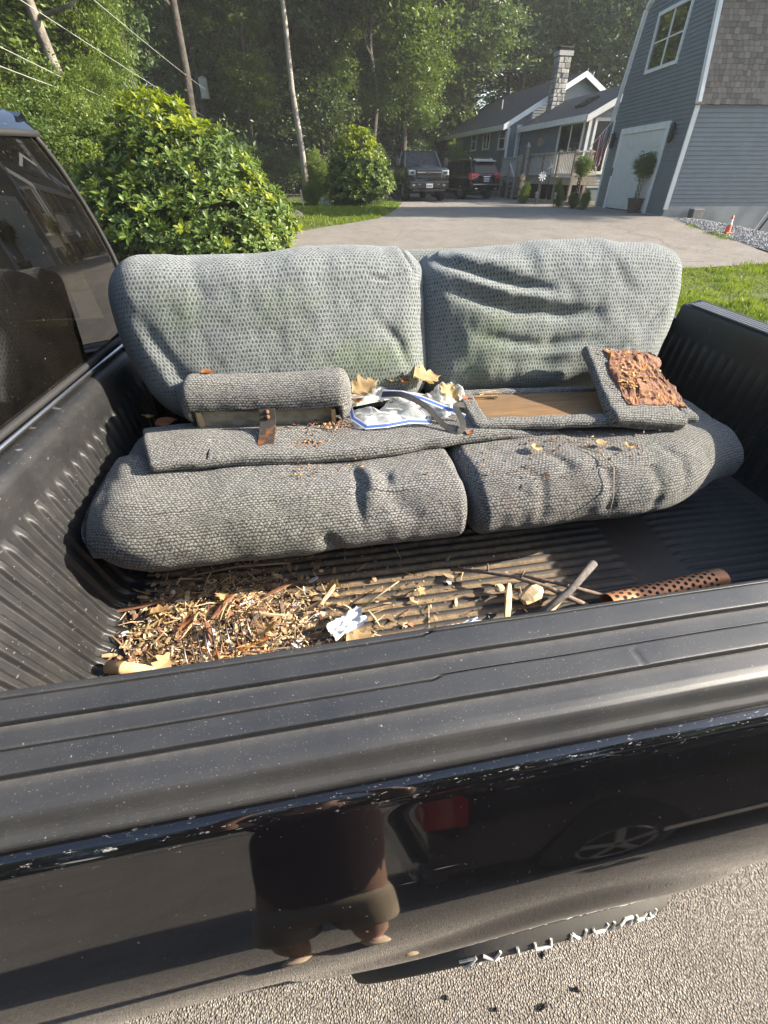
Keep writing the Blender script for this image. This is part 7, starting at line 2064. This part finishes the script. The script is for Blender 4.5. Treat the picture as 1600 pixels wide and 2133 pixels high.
chunk((.0, .97, .884), .09, .020, .010, .9, M['wood_pale'], 'pale split chip at the right end of the litter', 10)
# twigs
def stick(pts, r0, r1, mat, label, kids=()):
    b = B(); n = len(pts); b.tube(pts, [r0 + (r1 - r0) * i / (n - 1) for i in range(n)], 7)
    for (p, q, r) in kids: b.tube([p, q], [r, r * .6], 6)
    o = b.build('stick', mat, org=pts[0], near=True, smooth=True); setprops(o, label, 'stick')
stick([(.42, 1.005, .885), (.50, .965, .905), (.60, .915, .915), (.70, .855, .905), (.80, .78, .885)], .0065, .0085, M['twig'], 'long brown twig with short stubs lying across the ribs', [((.53, .95, .91), (.53, .965, .935), .004), ((.62, .90, .915), (.635, .91, .94), .004)])
stick([(.62, .935, .895), (.74, .885, .890), (.90, .80, .880)], .007, .006, M['twig'], 'dark thin twig behind the long brown one')
stick([(.60, .755, .885), (.75, .82, .915), (.88, .905, .935)], .011, .013, plain('grey_stick_bark', (.13, .115, .105), .9, var=.4, scale=60), 'thick grey stick slanting over the twigs')
stick([(-.46, 1.13, .880), (-.30, 1.145, .884), (-.12, 1.135, .880)], .004, .003, M['raw_wood'], 'straight pale straw in the shade under the seat')
stick([(.10, .90, .880), (.17, .93, .90), (.23, .965, .905)], .003, .002, M['raw_wood'], 'thin straw sticking out by the white paper scrap')
# bamboo stub in the corner
b = B(); p, q = Vector((-.625, .815, .882)), Vector((-.49, .775, .880)); d = (q - p)
b.tube([p, p + d * .30, p + d * .32, p + d * .34, q], [.0185, .0175, .0195, .0175, .016], 14)
bm_ = b.build('bamboo_stub', plain('bamboo', (.52, .33, .17), .5, var=.3, scale=30), org=p, near=True, smooth=True); setprops(bm_, 'short stub of bamboo cane in the near corner of the bed', 'bamboo')
# wire tines of a small rake head lying in the litter
rk = thing('rake_head', (-.29, .83, .86), 'dark metal tines of a small rake head buried in the litter', 'rake', near=True)
for i in range(12):
    b = B(); x = -.40 + .0185 * i; y0 = .755 + .008 * i
    b.tube([(x, y0, .870), (x - .012, y0 + .045, .900), (x - .022, y0 + .085, .918), (x - .020, y0 + .095, .905)], .0019, 5); b.build('tine', M['bracket'] if i % 3 else M['chrome'], rk, smooth=True)
b = B(); b.tube([(-.41, .752, .868), (-.19, .845, .868)], .005, 6); b.build('cross_bar', M['bracket'], rk)
# white paper scraps
def paper(c, a, bq, rz, label, seed, jag=.25):
    X, Y = np.meshgrid(np.linspace(-1, 1, 22), np.linspace(-1, 1, 18), indexing='ij'); ang = np.arctan2(Y, X)
    rad = np.maximum(np.abs(X), np.abs(Y)); k = 1 + jag * fbm(np.cos(ang) * 2.2 + seed, np.sin(ang) * 2.2, 1.0, 3)
    x, y = X * a * k, Y * bq * k; z = .007 * fbm(X * 2.5 + seed, Y * 2.5, 2.0, 4) + .004 + .012 * np.clip(X, 0, 1) ** 2
    cs, sn = math.cos(rz), math.sin(rz); V = np.stack([c[0] + cs * x - sn * y, c[1] + sn * x + cs * y, c[2] + z], -1).reshape(-1, 3)
    o = mk('paper_scrap', V, grid_faces(22, 18), M['paper'], org=c, near=True, smooth=True); setprops(o, label, 'paper')
    return o
paper((.045, .835, .893), .052, .030, .45, 'crumpled white paper scrap at the right of the litter', 1.0)
paper((-.385, .742, .885), .045, .018, .35, 'small white paper sliver against the near rail', 4.0)
paper((.385, .775, .878), .055, .014, .1, 'thin white paper strip on the ribs by the rail', 7.0)
# perforated orange tube
pt = thing('perforated_tube', (1.07, .80, .86), 'orange-brown perforated metal tube lying by the near rail', 'tube', near=True)
n = NT('perforated_copper'); uvc = n.coord('UV'); spx = n.new('ShaderNodeSeparateXYZ'); n.link(uvc, spx.inputs[0])
n.color(n.ramp(n.noise(30, 5, .6), [(.3, (.46, .19, .085)), (.7, (.66, .32, .15))])); n.rough(.45); n.set(Metallic=.35); M['copper'] = n.mat
A, Bq = Vector((.86, .765, .893)), Vector((1.285, .795, .900)); ax = (Bq - A).normalized(); s1 = ax.cross(Vector((0, 0, 1))).normalized(); s2 = s1.cross(ax); LT_ = (Bq - A).length; RT_ = .036
b = B(); b.tube([A, Bq], RT_, 40, cap=False); b.tube([A, Bq], RT_ - .003, 40, cap=False); b.build('tube_wall', M['copper'], pt, smooth=True)
b = B()
for (q0, q1) in ((RT_ - .003, RT_),):
    for end in (A, Bq):
        n0 = len(b.v)
        for k in range(40):
            a = 2 * PI * k / 40; dv = s1 * math.cos(a) + s2 * math.sin(a); b.v += [tuple(end + dv * q0), tuple(end + dv * q1)]
        for k in range(40): i = n0 + 2 * k; j = n0 + 2 * ((k + 1) % 40); b.f.append((i, i + 1, j + 1, j)); b.m.append(0)
b.build('rim', M['chrome'], pt)
hole_m = plain('tube_hole_dark', (.012, .008, .006), .9)
me_h = None; hb = B(); cnt = 0
for i in range(18):
    t = .02 + i * .0222
    if t > LT_ - .05: break
    for k in range(12):
        a = 2 * PI * (k + .5 * (i % 2)) / 12; dv = s1 * math.cos(a) + s2 * math.sin(a); tv = ax.cross(dv); c = A + ax * t + dv * (RT_ + .0006)
        if me_h is None:
            me_h = bpy.data.meshes.new('hole'); me_h.from_pydata([(0.0062 * math.cos(2 * PI * j / 10), .0062 * math.sin(2 * PI * j / 10), 0) for j in range(10)], [], [tuple(range(10))]); me_h.materials.append(hole_m)
        o = bpy.data.objects.new('hole', me_h); COL.objects.link(o); o.parent = pt; lc = c - ORG[pt.name]
        o.matrix_local = Matrix(((ax.x, tv.x, dv.x, lc.x), (ax.y, tv.y, dv.y, lc.y), (ax.z, tv.z, dv.z, lc.z), (0, 0, 0, 1)))

# ---- plastic bags, strap and leaves between armrest and board
def m_bag():
    n = NT('clear_plastic_bag'); tr = n.new('ShaderNodeBsdfTransparent'); tr.inputs[0].default_value = (.93, .94, .92, 1)
    gl = n.new('ShaderNodeBsdfGlossy'); gl.inputs['Roughness'].default_value = .22
    df = n.new('ShaderNodeBsdfDiffuse'); df.inputs[0].default_value = (.88, .89, .87, 1)
    m1 = n.new('ShaderNodeMixShader'); m1.inputs[0].default_value = .12; n.link(df.outputs[0], m1.inputs[1]); n.link(gl.outputs[0], m1.inputs[2])
    m2 = n.new('ShaderNodeMixShader'); n.link(n.ramp(n.noise(28, 5, .7), [(.3, .22), (.7, .60)]), m2.inputs[0]); n.link(tr.outputs[0], m2.inputs[1]); n.link(m1.outputs[0], m2.inputs[2])
    n.link(m2.outputs[0], n.out.inputs[0])
    nb = n.new('ShaderNodeBump'); nb.inputs['Strength'].default_value = .5; nb.inputs['Distance'].default_value = .004; n.link(n.noise(40, 4, .6), nb.inputs['Height']); n.link(nb.outputs[0], gl.inputs['Normal']); n.link(nb.outputs[0], df.inputs['Normal'])
    return n.mat
M['bag'] = m_bag()
M['zip_blue'] = plain('blue_zip_strip', (.10, .17, .50), .35, var=.15)
M['zip_clear'] = plain('white_zip_edge', (.66, .69, .80), .35, var=.1)
M['ink'] = plain('marker_ink', (.01, .01, .015), .6)
M['strap'] = plain('black_webbing', (.035, .034, .032), .85, var=.3, scale=80, bump=.6, bscale=300, bdist=.001)
def bag(c, a, bq, rz, hgt, zip_pts, label, seed, tilt=0.0, writing=False):
    X, Y = np.meshgrid(np.linspace(-1, 1, 60), np.linspace(-1, 1, 44), indexing='ij')
    crump = np.abs(fbm(X * 1.5 + seed, Y * 1.5, seed, 2)) * 1.0 + .10 * fbm(X * 4, Y * 4, seed + 2, 2)
    Zt = hgt * (1 - np.maximum(np.abs(X), np.abs(Y)) ** 3) * (.45 + .8 * crump) + .004
    kx = 1 + .10 * fbm(X * 1.2, Y * 1.2 + seed, 3.0); ky = 1 + .10 * fbm(X * 1.2 + 5, Y * 1.2 + seed, 3.0)
    cs, sn = math.cos(rz), math.sin(rz); x, y = X * a * kx, Y * bq * ky
    V = np.stack([c[0] + cs * x - sn * y, c[1] + sn * x + cs * y, c[2] + Zt + tilt * y], -1).reshape(-1, 3)
    root = thing('plastic_bag', c, label, 'plastic bag', near=True)
    o = mk('film', V, grid_faces(60, 44), M['bag'], root, smooth=True)
    V2 = np.stack([c[0] + cs * x - sn * y, c[1] + sn * x + cs * y, c[2] + .002 + .3 * Zt + tilt * y], -1).reshape(-1, 3)
    mk('film', V2, grid_faces(60, 44, flip=True), M['bag'], root, smooth=True)
    if zip_pts:
        for (off, w, mt) in ((0.0, .0042, 'zip_blue'), (-.0075, .0022, 'zip_clear'), (.0075, .0022, 'zip_clear')):
            b = B(); P = [Vector(p) for p in zip_pts]
            L = []
            for i in range(len(P) - 1):
                for t in np.linspace(0, 1, 6, endpoint=False): L.append(P[i].lerp(P[i + 1], t))
            L.append(P[-1])
            prev = None
            for i, p in enumerate(L):
                d = (L[min(i + 1, len(L) - 1)] - L[max(0, i - 1)]).normalized(); s = Vector((-d.y, d.x, .55)).normalized()
                q0, q1 = p + s * (off - w), p + s * (off + w); up_ = Vector((0, -.4, .9)) * .0016
                if prev: b.hexa([prev[0], q0, q1, prev[1], prev[0] + up_, q0 + up_, q1 + up_, prev[1] + up_])
                prev = (q0, q1)
            b.build('zip_strip', M[mt], root)
    return root
Zp = 1.243
bg1 = bag((.285, 1.455, Zp - .012), .145, .075, -.05, .040, [(.145, 1.50, 1.285), (.150, 1.43, 1.262), (.19, 1.375, 1.252), (.26, 1.365, 1.258), (.34, 1.372, 1.263), (.415, 1.365, 1.258)], 'clear zip bag with a blue seal lying against the armrest', 1.0)
# scribble in marker pen on the bag
b = B(); pts = []
for t in np.linspace(0, 1, 40): pts.append((.245 + .075 * t, 1.462 + .012 * math.sin(t * 26) + .006 * t, 1.300 + .004 * math.sin(t * 9)))
b.tube(pts, .0013, 4); b.build('handwriting', M['ink'], bg1)
bg2 = bag((.42, 1.535, Zp - .005), .135, .085, -.45, .050, [(.275, 1.535, 1.305), (.34, 1.50, 1.312), (.41, 1.465, 1.300), (.48, 1.425, 1.280), (.545, 1.375, 1.262)], 'second clear zip bag with a blue seal lying behind the strap', 5.0)
bg3 = bag((.27, 1.615, Zp + .005), .13, .045, .25, .035, [(.17, 1.60, 1.285), (.22, 1.615, 1.300), (.28, 1.64, 1.305), (.34, 1.66, 1.300)], 'third zip bag tucked against the left back cushion', 9.0)
bg4 = bag((.535, 1.56, Zp + .01), .050, .055, .3, .055, None, 'small crumpled clear bag beside the board', 13.0)
# strap
def strap(pts, w, label):
    P = [Vector(p) for p in pts]; L = []
    for i in range(len(P) - 1):
        p0, p1, p2, p3 = P[max(0, i - 1)], P[i], P[i + 1], P[min(len(P) - 1, i + 2)]
        for t in np.linspace(0, 1, 7, endpoint=False):
            L.append(.5 * ((2 * p1) + (-p0 + p2) * t + (2 * p0 - 5 * p1 + 4 * p2 - p3) * t * t + (-p0 + 3 * p1 - 3 * p2 + p3) * t ** 3))
    L.append(P[-1]); b = B(); prev = None
    for i, p in enumerate(L):
        d = (L[min(i + 1, len(L) - 1)] - L[max(0, i - 1)]).normalized(); s = d.cross(Vector((0, -.55, .83))).normalized(); n_ = s.cross(d) * .001
        q = (p - s * w, p + s * w)
        if prev: b.hexa([prev[0] - n_, q[0] - n_, q[1] - n_, prev[1] - n_, prev[0] + n_, q[0] + n_, q[1] + n_, prev[1] + n_])
        prev = q
    o = b.build('webbing_strap', M['strap'], org=pts[0], near=True, smooth=False); setprops(o, label, 'strap')
strap([(.27, 1.52, 1.302), (.34, 1.475, 1.315), (.41, 1.41, 1.295), (.45, 1.345, 1.262), (.490, 1.285, 1.252), (.525, 1.335, 1.262), (.515, 1.40, 1.292), (.555, 1.42, 1.285)], .011, 'black webbing strap looped over the plastic bags')
LS = [(.215, 1.565, 1.315, .115, .5, 'dry_leaf_pale', 'large tan oak leaf standing between armrest and bags', (.5, -.3)), (.46, 1.605, 1.320, .13, .3, 'dry_leaf_pale', 'pointed tan oak leaf on top of the bags', (.4, .2)), (.335, 1.625, 1.315, .075, -.2, 'dry_leaf_pale', 'pale leaf at the back of the bags', (.2, 0)),
      (.375, 1.60, 1.312, .06, .9, 'rust_leaf', 'rust-brown leaf behind the second bag', (.2, .2)), (.52, 1.49, 1.300, .10, -.9, 'dry_leaf_pale', 'slender tan leaf next to the small crumpled bag', (.1, .5)), (.575, 1.46, 1.29, .06, 1.1, 'rust_leaf', 'dark leaf against the board edge', (.3, .2)),
      (.17, 1.545, 1.275, .07, 2.0, 'rust_leaf', 'small brown leaf beside the armrest end', (.3, .1)), (-.33, 1.60, 1.392, .055, .2, 'rust_leaf', 'brown leaf resting on top of the armrest', (0, 0)), (-.60, 1.66, 1.215, .07, 1.9, 'dry_leaf', 'tan leaf in the gap left of the armrest', (.3, .3)), (-.53, 1.63, 1.20, .08, .4, 'rust_leaf', 'brown leaves heaped left of the armrest', (.2, 0)),
      (.735, 1.185, 1.228, .055, 1.2, 'dry_leaf', 'orange-brown leaf on the right seat near the seam', (.2, .1)), (.97, 1.175, 1.228, .05, .3, 'dry_leaf', 'curled leaf in the middle of the right seat', (.1, .1)), (1.05, 1.15, 1.228, .055, 1.3, 'dry_leaf', 'tan leaf right of the dangling stem', (.2, .1)), (.68, 1.315, 1.255, .04, .1, 'dry_leaf_pale', 'small curled leaf on the end of the flat panel', (.1, 0)), (.83, 1.305, 1.252, .035, .5, 'rust_leaf', 'little brown leaf below the board', (.2, 0)), (.535, 1.285, 1.25, .04, .8, 'rust_leaf', 'brown flake on the flat panel under the strap', (0, 0))]
for i, (x, y, z, L, rz, mt, lb, tl) in enumerate(LS):
    leaf_obj('dry_leaf', (x, y, z), L, rz, M[mt], lb, None, 40 + i, lobes=(i < 6), tilt=tl, curl=.35)
# straw heap on the plywood corner
crumbs('board_crumbs', [(.665, 1.52, 1.248, .02, .015, 40), (.70, 1.50, 1.248, .04, .02, 40)], 'brown crumbs on the left corner of the plywood', 8)
r_ = random.Random(31)
for i in range(7):
    p = Vector((.655 + r_.gauss(0, .015), 1.535 + r_.gauss(0, .012), 1.252 + .003 * i)); a = r_.uniform(-.6, .2); L = r_.uniform(.04, .085)
    b = B(); b.tube([p, p + Vector((math.cos(a) * L, math.sin(a) * L, .008))], .0028, 5); o = b.build('straw', M['wood_pale'], org=p, near=True); setprops(o, 'pale broken straw heaped on the left corner of the plywood', 'straw', 'straws on the plywood corner')
# dangling stem over the seat front
stick([(.885, 1.17, 1.226), (.92, 1.10, 1.238), (.925, 1.03, 1.225), (.905, .965, 1.165), (.893, .938, 1.105)], .0022, .0013, M['raw_wood'], 'thin pale stem hanging over the front of the right seat')
# ================================================================== the photographer, seen only mirrored in the paint and glass
M['skin'] = plain('skin', (.42, .25, .18), .55, var=.1)
M['shirt'] = plain('dark_maroon_shirt', (.030, .010, .011), .9, var=.2)
M['shorts'] = plain('khaki_shorts', (.38, .31, .22), .9, var=.15)
M['shoe'] = plain('tan_shoe', (.42, .32, .22), .8, var=.2)
M['hair'] = plain('dark_hair', (.03, .022, .016), .7)
PO = (-.10, -.47, Gz(-.10, -.47) + .012)
per = thing('person', PO, 'person in maroon shirt and khaki shorts holding up a phone, mirrored in the paint', 'person')
def skin(name, verts, edges, mat, sub=2, root=0):
    me = bpy.data.meshes.new(name); me.from_pydata([v[:3] for v in verts], edges, []); me.materials.append(mat)
    o = bpy.data.objects.new(name, me); COL.objects.link(o); o.parent = per
    md = o.modifiers.new('skin', 'SKIN')
    for i, v in enumerate(verts):
        sv = me.skin_vertices[0].data[i]; sv.radius = v[3] if isinstance(v[3], tuple) else (v[3], v[3]); sv.use_root = (i == root)
    md.use_smooth_shade = True
    s = o.modifiers.new('sub', 'SUBSURF'); s.levels = sub; s.render_levels = sub
    return o
# one continuous body (coordinates from the feet; faces +Y)
BV = [(0, 0, .93, (.165, .125)), (0, .01, 1.12, (.175, .130)), (0, .01, 1.30, (.178, .120)), (0, 0, 1.43, (.14, .095)), (0, .01, 1.50, .058), (0, .03, 1.58, .065), (0, .035, 1.66, (.082, .098)), (0, .03, 1.745, (.072, .085))]
BE = [(i, i + 1) for i in range(7)]
for sx in (-1, 1):
    n0 = len(BV)
    BV += [(sx * .17, -.01, 1.415, .062), (sx * .215, .10, 1.40, .050), (sx * .225, .20, 1.44, .046), (sx * .17, .31, 1.66, .040), (sx * .100, .395, 1.87, .030), (sx * .075, .425, 1.945, (.018, .038)),
           (sx * .10, 0, .86, .092), (sx * .11, .01, .68, .078), (sx * .115, .02, .50, .058), (sx * .12, 0, .34, .058), (sx * .12, -.01, .12, .040), (sx * .125, .0, .06, .042), (sx * .14, .13, .035, (.042, .028))]
    BE += [(3, n0), (n0, n0 + 1), (n0 + 1, n0 + 2), (n0 + 2, n0 + 3), (n0 + 3, n0 + 4), (n0 + 4, n0 + 5), (0, n0 + 6), (n0 + 6, n0 + 7), (n0 + 7, n0 + 8), (n0 + 8, n0 + 9), (n0 + 9, n0 + 10), (n0 + 10, n0 + 11), (n0 + 11, n0 + 12)]
    # fingers close round the phone
    for k, (dy, dz, L) in enumerate(((.012, .015, .05), (.010, .035, .055), (.008, .052, .052), (.006, .066, .042))):
        m0 = len(BV); BV += [(sx * .062, .43 + dy, 1.935 + dz, .0095), (sx * .045, .452 + dy, 1.938 + dz, .0085), (sx * .045 - sx * L * .55, .455 + dy, 1.940 + dz, .0075)]
        BE += [(n0 + 5, m0), (m0, m0 + 1), (m0 + 1, m0 + 2)]
    m0 = len(BV); BV += [(sx * .055, .405, 1.945, .011), (sx * .035, .400, 1.975, .009)]; BE += [(n0 + 5, m0), (m0, m0 + 1)]
body = skin('body', BV, BE, M['skin'])
skin('shirt', [(0, .01, .84, (.185, .140)), (0, .02, 1.08, (.200, .152)), (0, .01, 1.28, (.205, .145)), (0, 0, 1.42, (.175, .115)), (0, .0, 1.475, .075)] + [(sx * .18, -.01, 1.415, .082) for sx in (-1, 1)] + [(sx * .22, .10, 1.40, .073) for sx in (-1, 1)] + [(sx * .225, .17, 1.425, .070) for sx in (-1, 1)], [(0, 1), (1, 2), (2, 3), (3, 4), (3, 5), (3, 6), (5, 7), (6, 8), (7, 9), (8, 10)], M['shirt'])
skin('shorts', [(0, 0, .96, (.178, .135)), (0, 0, .88, (.175, .13))] + [(sx * .105, 0, .80, .108) for sx in (-1, 1)] + [(sx * .115, .01, .50, .096) for sx in (-1, 1)], [(0, 1), (1, 2), (1, 3), (2, 4), (3, 5)], M['shorts'])
for sx in (-1, 1): skin('shoe', [(sx * .12, -.05, .045, (.048, .042)), (sx * .125, .04, .045, (.05, .042)), (sx * .14, .14, .038, (.05, .034)), (sx * .145, .20, .034, (.04, .026))], [(0, 1), (1, 2), (2, 3)], M['shoe'], root=1)
skin('hair', [(0, -.01, 1.70, (.085, .09)), (0, .015, 1.765, (.085, .10)), (0, -.04, 1.62, (.07, .05))], [(0, 1), (0, 2)], M['hair'])
# face: eyes, nose, mouth, ears
for sx in (-1, 1):
    b = B(); b.lathe((PO[0] + sx * .032, PO[1] + .125, PO[2] + 1.665), [(0, .012), (.012, .004), (.012, -.01)], 10, 'Y'); b.build('eye', M['hair'], per)
    b = B(); b.lathe((PO[0] + sx * .086, PO[1] + .03, PO[2] + 1.655), [(0, -.01), (.028, -.008), (.028, .008), (0, .01)], 10, 'X'); b.build('ear', M['skin'], per)
b = B(); b.tube([(PO[0], PO[1] + .120, PO[2] + 1.67), (PO[0], PO[1] + .148, PO[2] + 1.635), (PO[0], PO[1] + .125, PO[2] + 1.628)], [.009, .016, .012], 8); b.build('nose', M['skin'], per)
b = B(); b.box((PO[0], PO[1] + .125, PO[2] + 1.600), (.05, .012, .012)); b.build('mouth', M['shirt'], per, bevel=.004)
# the phone in the hands
cr = cam.rotation_euler.to_matrix()
c_ph = CP + cr @ Vector((0.0, -.055, .016))
b = B(); b.box(c_ph, (.074, .150, .0085), cr); ph = b.build('phone', M['car_trim'], org=tuple(c_ph), bevel=.003); setprops(ph, 'dark phone held up in the photographer\'s hands', 'phone')
# ---- thin summer air
if HAZE > 0:
    b = B(); b.box((10, 30, 12.0), (260, 240, 36)); hz = b.build('haze', M['paper'])
    hz['kind'] = 'stuff'; hz.data.materials.clear(); n = NT('haze_air'); n.n.remove(n.b); pv = n.new('ShaderNodeVolumePrincipled'); pv.inputs['Density'].default_value = HAZE; pv.inputs['Color'].default_value = (.93, .96, 1.0, 1); pv.inputs['Anisotropy'].default_value = 0.2
    n.link(pv.outputs[0], n.out.inputs['Volume']); hz.data.materials.append(n.mat)
bpy.context.view_layer.update()
